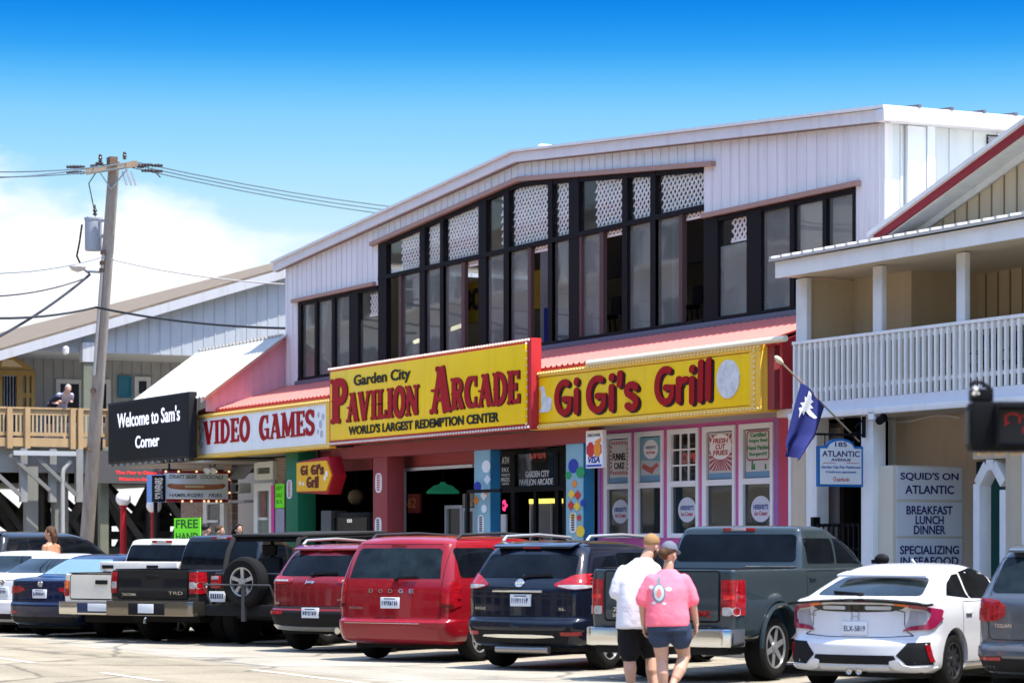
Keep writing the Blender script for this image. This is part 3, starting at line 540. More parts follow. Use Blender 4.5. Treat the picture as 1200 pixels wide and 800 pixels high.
# --- video games
x0, x1, z0, z1 = xs(229), xs(388), 3.66, 4.72
t = thing('shop_sign', 'white sign reading VIDEO GAMES in red inside a yellow bulb frame', 'sign', ((x0+x1)/2, YS, z0), group='lit box signs along the arcade front')
w = MB(); w.box(x0, x1, YS+.02, YS+.3, z0, z1); w.box(x0, x1, YS-.03, YS+.02, z0, z0+.1); w.box(x0, x1, YS-.03, YS+.02, z1-.1, z1); w.box(x0, x0+.22, YS-.03, YS+.02, z0+.1, z1-.1); w.box(x1-.22, x1, YS-.03, YS+.02, z0+.1, z1-.1); w.build('frame', yelf, t)
w = MB(); w.box(x0+.22, x1-.22, YS-.005, YS+.015, z0+.1, z1-.1); w.build('panel', whf, t)
w = MB(); bulbs(w, (x0+.05, YS-.04, z1-.05), (x1-.05, YS-.04, z1-.05), 60); bulbs(w, (x0+.05, YS-.04, z0+.05), (x1-.05, YS-.04, z0+.05), 60); w.build('bulb_row', bulby, t)
G = Glyphs(); mx = on_front(0, YS-.005, 0)
serif_word('VIDEO', xs(239), xs(293.5), zz(239, 521), zz(239, 494), mx, .012, G, .19); serif_word('GAMES', xs(304), xs(369.5), zz(304, 515.5), zz(304, 487), mx, .012, G, .19)
G.mb.build('lettering', redl, t)
w = MB()
for px in (236, 376): # small grey scroll ornaments at the ends
    for i, (dx, dz, r) in enumerate(((0, .0, .1), (.12, .12, .08), (-.1, .16, .07), (.05, -.16, .09), (-.12, -.12, .06))): w.lathe([(r, 0), (r*.9, .008)], (xs(px)+dx*1.2, YS-.006, (z0+z1)/2+dz*1.3), (0, -1, 0), 8)
w.build('ornament', mat('grey_ornament', (.5, .5, .52), .6), t)
# --- pavilion arcade
Yp = YS-.22; x0, x1, z0, z1 = X(386, Yp+.05), X(622.5, Yp+.05), 3.70, 5.34
t = thing('shop_sign', 'biggest yellow sign reading Pavilion Arcade, red box with rows of white bulbs', 'sign', ((x0+x1)/2, YS, z0), group='lit box signs along the arcade front')
w = MB(); w.box(x0, x1, YS-.17, YX(634.5, x1), z0, z1); w.build('box', redsign, t, bevel=.01)
w = MB(); w.box(X(387, Yp), X(615.5, Yp), Yp, Yp+.05, z0+.10, z1-.10); w.build('panel', yel, t, bevel=.015)
w = MB(); n = 78; bulbs(w, (x0+.05, YS-.2, z1-.035), (x1-.05, YS-.2, z1-.035), n); bulbs(w, (x0+.05, YS-.2, z0+.035), (x1-.05, YS-.2, z0+.035), n); bulbs(w, (x1-.16, YS-.19, z0+.1), (x1-.16, YS-.19, z1-.1), 12); w.build('bulb_row', bulbm, t)
def zp(px, py): return Z(px, py, Yp)
def xp(px): return X(px, Yp)
for mtl, off, dp, nm in ((blk, .03, .008, 'letter_shadow'), (redl, 0, .016, 'lettering')):
    G = Glyphs(); mx = on_front(off, Yp-.003, -off*.35)
    serif_word('P', xp(388), xp(408), zp(395, 495), zp(395, 444.5), mx, dp, G, .24, True)
    serif_word('AVILION', xp(406.5), xp(491.5), zp(485, 486), zp(485, 451.5), mx, dp, G, .22, True)
    serif_word('A', xp(504.5), xp(528.5), zp(515, 483), zp(515, 430), mx, dp, G, .24, True)
    serif_word('RCADE', xp(528.5), xp(610), zp(605, 472), zp(605, 434), mx, dp, G, .22, True)
    G.mb.build(nm, mtl, t)
xa, xb = xp(415), xp(481.5); text('Garden City', xb-xa, zp(450, 451)-zp(450, 434), on_front((xa+xb)/2, Yp-.004, zp(450, 443)), blk, 'lettering', t, .012, .022)
xa, xb = xp(409), xp(585); text("WORLD'S LARGEST REDEMPTION CENTER", xb-xa, zp(500, 501.7)-zp(500, 490.5), on_front((xa+xb)/2, Yp-.004, zp(500, 496)), blk, 'lettering', t, .012, .026)
# --- gi gi's grill
x0, x1, z0, z1 = xs(622), xs(893), 3.69, 4.73
t = thing('shop_sign', "yellow sign reading Gi Gi's Grill with a pale moon and white howling dog", 'sign', ((x0+x1)/2, YS, z0), group='lit box signs along the arcade front')
w = MB(); w.box(x0, x1, YS+.03, YS+.34, z0, z1)
for a, b, c, d, yy in ((x0, x1, z0, z0+.1, .05), (x0, x1, z1-.1, z1, .05), (x0, x0+.08, z0+.1, z1-.1, .05), (x1-.34, x1, z0+.1, z1-.1, .05)): w.box(a, b, YS-.03, YS+.029, c, d)
w.build('frame', yelf, t, bevel=.012)
w = MB(); w.box(x0+.09, x1-.35, YS-.015, YS+.025, z0+.11, z1-.11); w.build('panel', yel, t, bevel=.03)
w = MB(); n = 74; bulbs(w, (x0+.05, YS-.04, z1-.04), (x1-.05, YS-.04, z1-.04), n, .026); bulbs(w, (x0+.05, YS-.04, z0+.045), (x1-.05, YS-.04, z0+.045), n, .026); bulbs(w, (x1-.17, YS-.04, z0+.1), (x1-.17, YS-.04, z1-.1), 11, .026); w.build('bulb_row', bulby, t)
for mtl, ox, dp, nm in ((blk, .06, .01, 'letter_shadow'), (mat('crimson_letter', (.36, .004, .008), .45, spec=.08), 0, .025, 'lettering')):
    G = Glyphs(); mx = on_front(ox, YS-.018, -ox*.5)
    brush_word('Gi', xs(651), xs(682), zz(660, 487), zz(660, 445), mx, dp, G, .19); brush_word("Gi's", xs(688), xs(751), zz(700, 484), zz(700, 440), mx, dp, G, .18); brush_word('Grill', xs(768), xs(837), zz(800, 473), zz(800, 427), mx, dp, G, .18)
    G.mb.build(nm, mtl, t)
w = MB(); cx, cz = xs(855), zz(855, 444); w.prism([(cx+cos(a*pi/16)*(xs(868.3)-xs(841.7))/2, YS-.016, cz+sin(a*pi/16)*(zz(855, 421.6)-zz(855, 467))/2) for a in range(32)], (0, -.02, 0)); w.build('moon', mot, t)
dog = [(0, 0), (.7, 0), (.95, .1), (1, .45), (.85, .55), (.6, .55), (.45, .7), (.4, .9), (.28, 1), (.2, .95), (.05, .98), (.08, .86), (.18, .75), (.15, .5), (.2, .2), (.05, .08)]
ax, bx, az_, bz = xs(633.5), xs(648), zz(638, 483), zz(638, 452); w = MB(); w.xz([(ax+p*(bx-ax), az_+q*(bz-az_)) for p, q in dog], YS-.03, YS-.016); w.build('dog_emblem', mot, t)
w = MB(); w.tube([(xs(690), YS-.02, 4.77), (xs(922), YS-.02, 4.77)], .05, 8); tag(w.build('awning_roller', mat('cream_tube', (.80, .72, .52), .5), smooth=True), "long cream tube along the top edge of the Gi Gi's Grill sign", 'roller tube')
w = MB(); w.box(-36.28, -36.0, 22.36, 22.85, 3.7, 4.66); w.build('sign_end_panel', brick_red, arc_b, bevel=.02)
w = MB(); w.box(-36.35, -35.6, 22.3, 23.7, 3.60, 3.72); w.build('end_flashing', mat('cream_flashing', (.7, .66, .58), .6), arc_b)
# --- arrow-shaped hanging sign
Ya = 21.95; t = thing('hanging_sign', "small yellow arrow sign reading Gi Gi's Grill hanging in front of green pier", 'sign', (X(366, Ya), Ya, 2.75), group=None)
xl, xr, xt = X(348.6, Ya), X(384.5, Ya), X(390.5, Ya); zl, zh_ = Z(366, 575.5, Ya), Z(366, 540.5, Ya); zm = (zl+zh_)/2
w = MB(); w.xz([(xl, zl-.015), (xr, zl-.08), (xt+.02, zm), (xr, zh_+.09), (xl, zh_+.015)], Ya, Ya+.30); w.build('box', mat('crimson_box', (.38, .012, .02), .45), t, bevel=.01)
w = MB(); w.xz([(xl+.02, zl+.01), (xr-.04, zl), (xt-.05, zm), (xr-.04, zh_), (xl+.02, zh_-.01)], Ya-.03, Ya-.003); w.build('panel', mat('orange_yellow_face', (.90, .45, .01), .4), t)
G = Glyphs(); mx = on_front(0, Ya-.031, 0); brush_word("Gi Gi's", X(354, Ya), X(381, Ya), Z(366, 556, Ya), Z(366, 545, Ya), mx, .01, G, .24); brush_word('Gril', X(361, Ya), X(375, Ya), Z(366, 571, Ya), Z(366, 558.5, Ya), mx, .01, G, .24); G.mb.build('lettering', mat('dark_red_letter', (.12, .012, .01), .5), t)
w = MB()
for px, py, r in ((353, 566, .05), (357, 567, .04), (382, 560, .06), (384, 555, .07)): w.lathe([(r, 0), (r*.8, .006)], (X(px, Ya), Ya-.031, Z(px, py, Ya)), (0, -1, 0), 8)
w.build('emblem', whf, t)
w = MB(); w.tube([(X(340, Ya), Ya+.18, zh_+.28), (X(404, Ya), Ya+.18, zh_+.28)], .025, 6); w.tube([(X(364, Ya), Ya+.18, zh_-.05), (X(364, Ya), Ya+.18, zh_+.28)], .02, 6); w.build('bracket', black, t)
# --- notices on the piers
def notice(px, py0, py1, Y, wpx, label, colr=(.72, .68, .66), ink=(.45, .05, .05), name='pier_notice', words=None):
    z0, z1 = Z(px, py1, Y), Z(px, py0, Y); xw = (X(px+wpx/2, Y)-X(px-wpx/2, Y)); xc = X(px, Y)
    w = MB(); w.prism([(xc+a, Y-.012, z) for a, z in rrect(-xw/2, xw/2, z0, z1, min(xw, z1-z0)*.35)], (0, .011, 0)); o = w.build(name, mat('notice_%d' % (colr[0]*1000), colr, .5)); tag(o, label, 'notice')
    w = MB(); n = 7
    for i in range(n): w.box(xc-xw*.22, xc+xw*.22, Y-.016, Y-.0125, z1-(z1-z0)*(i+1.2)/(n+1.4)-.01, z1-(z1-z0)*(i+.8)/(n+1.4))
    w.build('print', mat('notice_ink_%d' % (ink[0]*100), ink, .6), o); return o
notice(339.5, 562, 584, YF+.02, 6, 'pale rounded notice on the green pier of the arcade', name='pier_notice')
notice(444, 554, 577, YF+.02, 7.5, 'upper of two white upright notices on the red pier', name='pier_notice')
notice(443.5, 606, 628, YF+.02, 7.5, 'lower of two white upright notices on the red pier', ink=(.05, .05, .06))
notice(564, 603, 625, YF+.02, 7, 'white rounded notice low on the pale blue pier left of the entrance', ink=(.05, .05, .06))
notice(672, 600, 624, YF+.02, 8, 'white rounded notice low on the pale blue pier right of the entrance', ink=(.05, .05, .06))
# --- payment card sign
Yv = 22.2; t = thing('card_sign', 'white card payment sign beside the blue pier, VISA at its foot', 'sign', (X(696, Yv), Yv, 2.9))
x0, x1 = X(686.5, Yv), X(706, Yv); z0, z1 = Z(696, 548, Yv), Z(696, 504, Yv); dz = z1-z0; w = MB(); w.box(x0, x1, Yv, Yv+.08, z0, z1); w.build('board', whf, t, bevel=.006)
w = MB(); w.box(x0+.03, x1-.03, Yv-.005, Yv-.001, z0+dz*.38, z0+dz*.60); w.build('red_panel', mat('card_red', (.45, .02, .03), .5), t)
w = MB(); w.lathe([(.135, 0), (.135, .006)], ((x0+x1)/2+.14, Yv-.006, z0+dz*.49), (0, -1, 0), 16); w.build('orange_disc', mat('card_orange', (.85, .28, .03), .5), t)
w = MB(); w.lathe([(.135, 0), (.135, .003)], ((x0+x1)/2-.12, Yv-.006, z0+dz*.49), (0, -1, 0), 16); w.build('red_disc', mat('card_red2', (.6, .03, .03), .5), t)
w = MB(); w.prism([((x0+x1)/2-.02, Yv-.006, z0+dz*.68), (x1-.05, Yv-.006, z0+dz*.68), (x1-.05, Yv-.006, z0+dz*.8)], (0, .005, 0)); w.build('orange_wedge', mat('card_orange', (.85, .28, .03), .5), t)
w = MB(); w.box(x0+.03, x1-.03, Yv-.005, Yv-.001, z0+dz*.03, z0+dz*.09); w.build('blue_band', mat('card_blue', (.04, .08, .4), .5), t)
text('DISCOVER', (x1-x0)*.75, .05, on_front((x0+x1)/2, Yv-.003, z0+dz*.87), blk, 'lettering', t, .004)
text('VISA', (x1-x0)*.7, .12, on_front((x0+x1)/2, Yv-.003, z0+dz*.22), mat('navy_letter', (.03, .05, .28), .5), 'lettering', t, .004, .03, shear=.25)
w = MB(); w.box(x0+.3, x0+.36, Yv+.081, Yv+.16, z0+.3, z0+.36); w.build('bracket', black, t)
# --- open signs (neon)
neon_r = mat('dim_red_neon', (.75, .10, .08), .4, emit=.25); neon_w = mat('pale_tube', (.6, .58, .58), .3)
Yo = 23.15; t = thing('open_sign', 'boxed red OPEN sign above the arcade entrance doors', 'sign', (X(629, Yo), Yo, 3.05)); x0, x1, z0, z1 = X(617, Yo), X(641, Yo), Z(629, 541, Yo), Z(629, 521.5, Yo)
w = MB(); b = .03; w.box(x0, x1, Yo, Yo+.03, z0, z0+b); w.box(x0, x1, Yo, Yo+.03, z1-b, z1); w.box(x0, x0+b, Yo, Yo+.03, z0+b, z1-b); w.box(x1-b, x1, Yo, Yo+.03, z0+b, z1-b); w.build('frame', mat('dull_red_tube', (.35, .12, .11), .5), t)
w = MB(); w.box(x0+b, x1-b, Yo+.03, Yo+.05, z0+b, z1-b); w.build('backing', mat('smoky_panel', (.10, .085, .085), .5), t)
text('OPEN', (x1-x0)*.75, (z1-z0)*.6, on_front((x0+x1)/2, Yo+.026, (z0+z1)/2), neon_r, 'lettering', t, .02, .01)
o, xa, xb = wins[2]; Yo = YW+.12; t = thing('open_sign', "ringed red OPEN sign behind the small panes of the middle grill window", 'sign', ((xa+xb)/2, Yo, 2.9)); xc = (xa+xb)/2+.05
w = MB(); w.tube([(xc+.42*cos(a*pi/12), Yo, 3.1+.27*sin(a*pi/12)) for a in range(25)], .018, 6); w.build('ring', neon_w, t, smooth=True); text('OPEN', .78, .17, on_front(xc, Yo-.02, 3.12), neon_r, 'lettering', t, .02, .01)
w = MB(); w.box(xc-.4, xc+.4, Yo+.03, Yo+.05, 2.8, 3.4); w.build('backing', mat('smoky_panel', (.10, .085, .085), .5), t)
# --- posters in the grill windows
def poster(k, name, label, col):
    o, xa, xb = wins[k]; xa += .03; xb -= .03; w = MB(); w.box(xa, xb, YW-.028, YW-.02, 2.73, 3.51); p = tag(w.build(name, mat(name+str(k), col, .5)), label, 'poster', group='posters in the grill windows')
    w = MB(); w.box(xa, xb, YW-.031, YW-.0285, 2.73, 2.83); w.build('blue_footer', mat('footer_blue', (.17, .33, .48), .5), p); return p, xa, xb
pr_red = mat('poster_red', (.45, .05, .06), .5); pr_grn = mat('poster_green', (.05, .25, .08), .5); pr_navy = mat('poster_navy', (.05, .08, .25), .5)
def rays(p, xa, xb, z0, z1, r0, n, cz=None):
    w = MB(); cx = (xa+xb)/2; cz = cz or (z0+z1)/2; hx, hz = (xb-xa)/2-.02, (z1-z0)/2-.02
    def edge(a, k=1):
        dx, dz = cos(a), sin(a); top = (z1-.02-cz) if dz > 0 else (cz-z0-.02); s = min(hx/abs(dx) if abs(dx) > 1e-6 else 9, top/abs(dz) if abs(dz) > 1e-6 else 9); return cx+dx*s*k, cz+dz*s*k
    for i in range(n):
        a = 2*pi*i/n; b = 2*pi*(i+.5)/n; q = [edge(a, r0), edge(a), edge(b), edge(b, r0)]; w.xz(q, YW-.031, YW-.0285)
    w.build('red_rays', pr_red, p)
p, xa, xb = poster(0, 'poster', 'white FUNNEL CAKE poster edged with short red rays', (.62, .60, .60)); rays(p, xa, xb, 2.86, 3.5, .80, 30)
G = Glyphs(); mx = on_front(0, YW-.0285, 0); cx = (xa+xb)/2
text('FUNNEL', (xb-xa)*.68, .13, on_front(cx, YW-.0285, 3.2), blk, 'lettering', p, .004, .03); text('CAKE', (xb-xa)*.52, .12, on_front(cx, YW-.0285, 3.04), blk, 'lettering', p, .004, .03)
def badge(p, cx, cz, rx, rz, y, words=True, col=whf):
    w = MB(); w.prism([(cx+cos(a*pi/14)*rx, y, cz+sin(a*pi/14)*rz) for a in range(28)], (0, -.004, 0)); d = w.build('badge', col, p)
    if words: text("HERSHEY'S", rx*1.4, rz*.3, on_front(cx, y-.004, cz+rz*.2), pr_navy, 'lettering', d, .003, .02); text('Ice Cream', rx*1.2, rz*.3, on_front(cx, y-.004, cz-rz*.3), pr_red, 'lettering', d, .003, .02, shear=.2)
    return d
p, xa, xb = poster(1, 'poster', 'pale blue ice cream poster with a round white badge and red ribbon', (.20, .42, .52)); badge(p, (xa+xb)/2, 3.3, .26, .17, YW-.0285)
w = MB(); c = (xa+xb)/2
w.xz([(xa+.03, 2.98), (c-.1, 2.9), (c+.05, 2.86), (c+.15, 2.95), (xb-.08, 3.0), (xb-.15, 3.06), (c, 2.98), (xa+.1, 3.06)], YW-.031, YW-.0285); w.build('red_ribbon', mat('ribbon_red', (.5, .12, .10), .5), p)
w = MB(); w.xz([(xa+.02, 2.85), (xb-.02, 2.85), (xb-.02, 3.08), (xa+.02, 3.12)], YW-.0295, YW-.0284); w.build('pale_panel', mat('pale_panel', (.5, .55, .55), .5), p)
p, xa, xb = poster(3, 'poster', 'FRESH CUT FRIES poster with red sunburst around a white oval', (.58, .54, .54)); rays(p, xa, xb, 2.85, 3.5, .2, 26, 3.12)
d = badge(p, (xa+xb)/2, 3.27, .36, .215, YW-.031, False)
for s_, z in (('FRESH', 3.37), ('CUT', 3.27), ('FRIES', 3.17)): text(s_, .5 if s_ != 'CUT' else .33, .085, on_front((xa+xb)/2, YW-.035, z), pr_red, 'lettering', p, .003, .03, shear=.15)
p, xa, xb = poster(4, 'poster', 'white poster with green Certified Angus Beef lettering in a speech bubble', (.62, .61, .58)); w = MB(); fr = rrect(xa+.05, xb-.05, 3.02, 3.49, .06)
for i in range(len(fr)):
    a, b_ = fr[i], fr[(i+1) % len(fr)]; w.bar((a[0], YW-.031, a[1]), (b_[0], YW-.031, b_[1]), .005, .022, (0, 0, 1))
w.build('bubble_outline', mat('bubble_red', (.35, .06, .08), .5), p)
for s_, z, ww in (('Certified', 3.43, .5), ('Angus Beef', 3.33, .6), ('Hand Pattied', 3.22, .68), ('Burgers!!!', 3.11, .55)): text(s_, ww, .075, on_front((xa+xb)/2, YW-.0285, z), pr_grn, 'lettering', p, .003, .035)
w = MB()
for dx, hh in ((.2, .16), (.26, .1), (.62, .09), (.8, .1), (.88, .06)): w.xz([(xa+dx-.02, 2.86), (xa+dx+.04, 2.86), (xa+dx+.03, 2.86+hh), (xa+dx-.01, 2.86+hh)], YW-.031, YW-.0285)
w.build('vegetable_print', pr_grn, p)
for k, (px, py) in ((0, (729, 599)), (2, (807, 597)), (4, (893.5, 596))):
    o, xa, xb = wins[k]; y = YW-.026; cz = Z(px, py, YW); cx = X(px, YW); w = MB(); w.prism([(cx+cos(a*pi/16)*.31, y, cz+sin(a*pi/16)*.215) for a in range(32)], (0, -.006, 0))
    d = tag(w.build('window_decal', mat('decal_white', (.62, .62, .66), .5)), 'round white ice cream decal on the %s' % {0: 'window below the FUNNEL CAKE poster', 2: 'window below the ringed OPEN sign', 4: 'window below the Certified Angus Beef poster'}[k], 'window decal', group='round ice cream decals')
    text("HERSHEY'S", .46, .085, on_front(cx, y-.006, cz+.035), pr_navy, 'lettering', d, .003, .03); text('Ice Cream', .4, .075, on_front(cx, y-.006, cz-.07), pr_red, 'lettering', d, .003, .02, shear=.2)
# --- things seen in the dark shopfronts
t = thing('pendant_lamp', 'green glass pool table lamp hanging inside the dark arcade', 'lamp', (X(519, 24.6), 24.6, 2.8)); xc = X(519, 24.6); zc = Z(519, 578, 24.6)
w = MB(); w.lathe([(.36, 0), (.35, .05), (.2, .17), (.08, .2), (.05, .25)], (xc, 24.6, zc), n=16); w.build('lamp_shade', mat('green_lamp_glass', (.01, .13, .07), .3, emit=.15), t, smooth=True); w = MB(); w.tube([(xc, 24.6, zc+.24), (xc, 24.6, 3.68)], .015, 6); w.build('chain', black, t)
cabg = mat('grey_cabinet_frame', (.45, .45, .45), .5); cgl = mat('cabinet_dark_glass', (.05, .045, .04), .15)
def cabinet(px0, px1, py, Y, label):
    x0, x1, z1 = X(px0, Y), X(px1, Y), Z(px0, py, Y); t = thing('display_cabinet', label, 'display cabinet', ((x0+x1)/2, Y, .135), group='glass prize cabinets in the arcade')
    w = MB(); f = .09; w.box(x0, x0+f, Y, Y+.5, .135, z1); w.box(x1-f, x1, Y, Y+.5, .135, z1); w.box(x0+f, x1-f, Y, Y+.5, z1-.07, z1); w.box(x0+f, x1-f, Y, Y+.5, .135, .5); w.build('frame', cabg, t)
    w = MB(); w.box(x0+f, x1-f, Y+.05, Y+.07, .5, z1-.07); w.build('pane', cgl, t)
    w = MB(); rnd = random.Random(px0)
    for i in range(4): w.ball((x0+f+.2+(x1-x0-.4)*rnd.random(), Y+.03, .8+.5*rnd.random()), .07, 7, 5)
    w.build('plush_prize', mat('plush_tan', (.35, .2, .12), .9), t)
cabinet(521, 541, 592, 23.6, 'left grey framed prize cabinet in the second dark opening'); cabinet(541.5, 556, 595, 23.62, 'right grey framed prize cabinet beside the pale blue pier')
w = MB(); w.box(X(544, 23.7), X(556, 23.7), 23.66, 24.0, Z(550, 594, 23.62)+.004, Z(550, 578, 23.7)); tag(w.build('prize_box', mat('prize_box', (.32, .25, .18), .7, var=.3, vs=8), bevel=.01), 'small tan prize box on top of the right cabinet', 'box')
Yn = 24.5; x0, x1 = X(478, Yn), X(492, Yn); zc = Z(485, 589, Yn); t = thing('red_wall_sign', 'dim red board with orange scrawl deep inside the dark arcade', 'sign', ((x0+x1)/2, Yn, zc-.3)); w = MB(); w.box(x0, x1, Yn, Yn+.05, zc-.22, zc+.2); w.build('board', mat('dim_red', (.16, .015, .015), .6), t); text('62', .45, .22, on_front((x0+x1)/2-.1, Yn-.002, zc), mat('orange_scrawl', (.5, .16, .03), .6), 'lettering', t, .005)
Yk = 23.6; t = thing('arcade_machine', 'low dark arcade machine with small lit score in the first opening', 'arcade machine', (X(410, Yk), Yk, .135)); x0, x1 = X(389, Yk), X(433, Yk); w = MB(); w.box(x0, x1, Yk, Yk+.8, .135, Z(410, 600, Yk)); w.build('cabinet', mat('machine_black', (.03, .03, .032), .5), t, bevel=.02)
w = MB(); w.box(x0+.1, x1-.1, Yk-.02, Yk-.001, Z(410, 622, Yk), Z(410, 606, Yk)); w.build('screen', mat('machine_screen', (.015, .016, .018), .2), t); text('00', .28, .08, on_front((x0+x1)/2, Yk-.021, Z(405, 610, Yk)), mat('score_white', (.7, .7, .7), .5, emit=.3), 'score', t, .004)
w = MB(); w.box(X(376, 23.5), X(388, 23.5), 23.5, 23.9, .135, Z(380, 598, 23.5)); tag(w.build('change_machine', mat('grey_steel', (.22, .22, .23), .4), bevel=.015), 'plain grey steel change machine left of the low arcade machine', 'change machine')
w = MB(); w.ball((X(417, 24.2), 24.2, Z(417, 582, 24.2)), .18, 12, 8, (1.2, 1, 1)); o = w.build('wall_ball', mat('tan_ball', (.3, .22, .13), .7), smooth=True); tag(o, 'tan ball shaped ornament on the dark wall over the arcade machine', 'ornament'); w = MB(); w.tube([(X(417, 24.2), 24.2, Z(417, 582, 24.2)), (X(417, 24.2), 24.2, 3.68)], .01, 5); w.build('cord', black, o)
Yc = 23.9; t = thing('claw_machine', 'claw machine with yellow top rail and blue base inside the entrance', 'claw machine', (X(633, Yc), Yc, .135)); x0, x1 = X(621, Yc), X(647, Yc); zt = Z(633, 586, Yc)
w = MB(); w.box(x0, x1, Yc, Yc+.8, .135, .95); w.build('base', mat('machine_blue', (.02, .12, .2), .4), t, bevel=.02); w = MB(); w.box(x0, x1, Yc-.02, Yc+.8, zt-.06, zt+.03); w.build('top_rail', mat('yellow_rail', (.75, .6, .1), .4, emit=.5), t)
w = MB(); w.box(x0+.03, x1-.03, Yc+.02, Yc+.76, .95, zt-.06); w.build('glass_case', mat('case_glass', (.12, .13, .14), .12), t)
w = MB()
for i in range(5): w.ball((x0+.2+i*(x1-x0-.4)/4, Yc+.005, 1.02+.06*(i % 2)), .1, 8, 5)
w.build('plush_prize', mat('plush_red', (.4, .05, .05), .9), t); w = MB(); w.box(x0, x0+.05, Yc-.01, Yc+.02, .95, zt-.06); w.box(x1-.05, x1, Yc-.01, Yc+.02, .95, zt-.06); w.build('corner_post', cabg, t)
Yn = 23.3; w = MB(); xc, zc = X(590, Yn), Z(590, 592, Yn); pts = [(xc+(.11+.04*cos(a*pi/2))*cos(a*pi/10), Yn, zc+(.075+.025*cos(a*pi/2))*sin(a*pi/10)) for a in range(21)]; w.tube(pts, .022, 6); tag(w.build('neon_flower', mat('pink_neon', (.9, .04, .2), .4, emit=.35), smooth=True), 'glowing pink neon flower in the left entrance pane', 'neon sign')
w = MB(); w.box(X(588, 22.9), X(594, 22.9), 22.88, 22.91, 1.75, 2.2); tag(w.build('door_notice', whf), 'narrow white sheet taped inside the left entrance door', 'notice')
# upstairs things seen through the windows
t = thing('string_light', 'short string of small lamps under the upstairs ceiling behind the open window', 'string light', (X(540, U+1.5), U+1.5, 6.6)); w = MB(); w.tube([(X(486, U+2.2), U+2.2, 6.35), (X(541, U+2.2), U+2.2, 6.55)], .05, 6); w.build('tube', mat('lit_tube', (1, .9, .6), .4, emit=1.3), t)
w = MB(); w.box(X(545, U+1.8), X(562, U+1.8), U+1.8, U+1.86, 6.5, 7.4); o = tag(w.build('menu_board', mat('ochre_board', (.5, .32, .02), .6)), 'yellow board with dark round letters in the open upstairs window of left bay', 'board'); text('80', 1.0, .5, on_front(X(553, U+1.8), U+1.795, 7.0), blk, 'lettering', o, .01, .03)
w = MB(); w.box(X(622, U+1.5), X(643, U+1.5), U+1.5, U+1.56, 6.5, 7.3); tag(w.build('menu_board', mat('ochre_board', (.5, .32, .02), .6)), 'plain yellow board in the open upstairs window of middle bay', 'board')
w = MB(); w.box(X(637, U+1), X(644, U+1), U+1, U+1.6, 5.25, 6.4); tag(w.build('blue_cabinet', mat('royal_blue', (.02, .06, .5), .4), bevel=.02), 'royal blue cabinet standing in the open upstairs window', 'cabinet')
def stool(px, Y, label):
    t = thing('bar_stool', label, 'stool', (X(px, Y), Y, 5.25), group='upstairs stools'); w = MB(); w.lathe([(.05, 0), (.2, .02), (.2, .07), (0.02, .09)], (X(px, Y), Y, 5.95), n=12); w.build('seat', black, t)
    w = MB(); w.xz([(X(px, Y)-.2, 6.04), (X(px, Y)+.2, 6.04), (X(px, Y)+.17, 6.4), (X(px, Y)-.17, 6.4)], Y+.17, Y+.2); w.build('backrest', black, t)
    for a in range(4):
        w = MB(); an = pi/4+a*pi/2; w.tube([(X(px, Y)+.14*cos(an), Y+.14*sin(an), 5.96), (X(px, Y)+.22*cos(an), Y+.22*sin(an), 5.255)], .016, 6); w.build('leg', black, t)
stool(712, U+.9, 'black stool in the open upstairs window of right bay'); stool(808, U+1.2, 'black stool beside the widest open upstairs window')

# bright scattered shapes painted on the two pale blue piers
mcol = {'blue': (.03, .05, .32), 'green': (.03, .3, .1), 'red': (.55, .05, .03), 'yellow': (.85, .55, .05), 'orange': (.75, .25, .04), 'white': (.75, .75, .74)}
for pil, shapes in ((p2, (('blue', 3.02, -.05, .16, 0), ('green', 2.90, .22, .13, 0), ('green', 2.86, -.24, .09, 0), ('orange', 2.70, 0, .10, 1), ('yellow', 2.52, -.12, .11, 1), ('red', 2.50, .12, .11, 1), ('red', 2.32, -.14, .11, 1), ('yellow', 2.30, .10, .11, 1), ('yellow', 2.12, -.06, .10, 1), ('red', 2.10, .18, .08, 1), ('yellow', 1.86, .24, .13, 0), ('blue', 2.36, .34, .08, 0))), (p1, (('white', 3.1, .2, .15, 0), ('white', 2.85, .25, .12, 1), ('blue', 2.72, -.18, .13, 0), ('orange', 2.46, -.24, .11, 1), ('white', 2.55, .1, .12, 1), ('orange', 2.62, .2, .07, 0), ('white', 2.3, .12, .1, 0)))):
    xc = (X(664, YF)+X(681, YF))/2 if pil is p2 else (X(555, YF)+X(572, YF))/2
    for i, (c, z, dx, r, k) in enumerate(shapes):
        w = MB(); n = 4 if k else 14; w.prism([(xc+dx+r*1.25*cos(2*pi*j/n), YF+.018-.001*i, z+r*.8*sin(2*pi*j/n)) for j in range(n)], (0, -.003, 0)); w.build('painted_shape', mat('mural_'+c, mcol[c], .6), pil)
# ================================================================ snack bar wing left of the arcade
XW0, XW1 = -67.2, -61.28
sn = thing('snack_bar_building', 'low snack bar wing with white metal roof and pink end wall beside the arcade', 'building', ((XW0+XW1)/2, 22.5, 0))
pinkw = mat('pink_siding', (.72, .36, .42), .55, var=.05); whr = mat('white_corrugated_roof', (.50, .485, .46), .5, var=.12, vs=2.5); tanw = mat('tan_soffit', (.42, .36, .30), .8)
YE, ZE, YR, ZR = 21.7, 5.08, 23.75, 6.60
w = MB(); x = XW0
while x < XW1+.1:
    for (o0, h0), (o1, h1) in (((0, .035), (.05, .035)), ((.05, .035), (.08, 0)), ((.08, 0), (.22, 0)), ((.22, 0), (.25, .035))):
        w.prism([(x+o0, YE, ZE+h0), (x+o1, YE, ZE+h1), (x+o1, YR, ZR+h1), (x+o0, YR, ZR+h0)], (0, 0, -.02))
    x += .25
w.prism([(XW0, YR, ZR), (XW1+.1, YR, ZR), (XW1+.1, YR+4, ZR-1.8), (XW0, YR+4, ZR-1.8)], (0, 0, -.03))
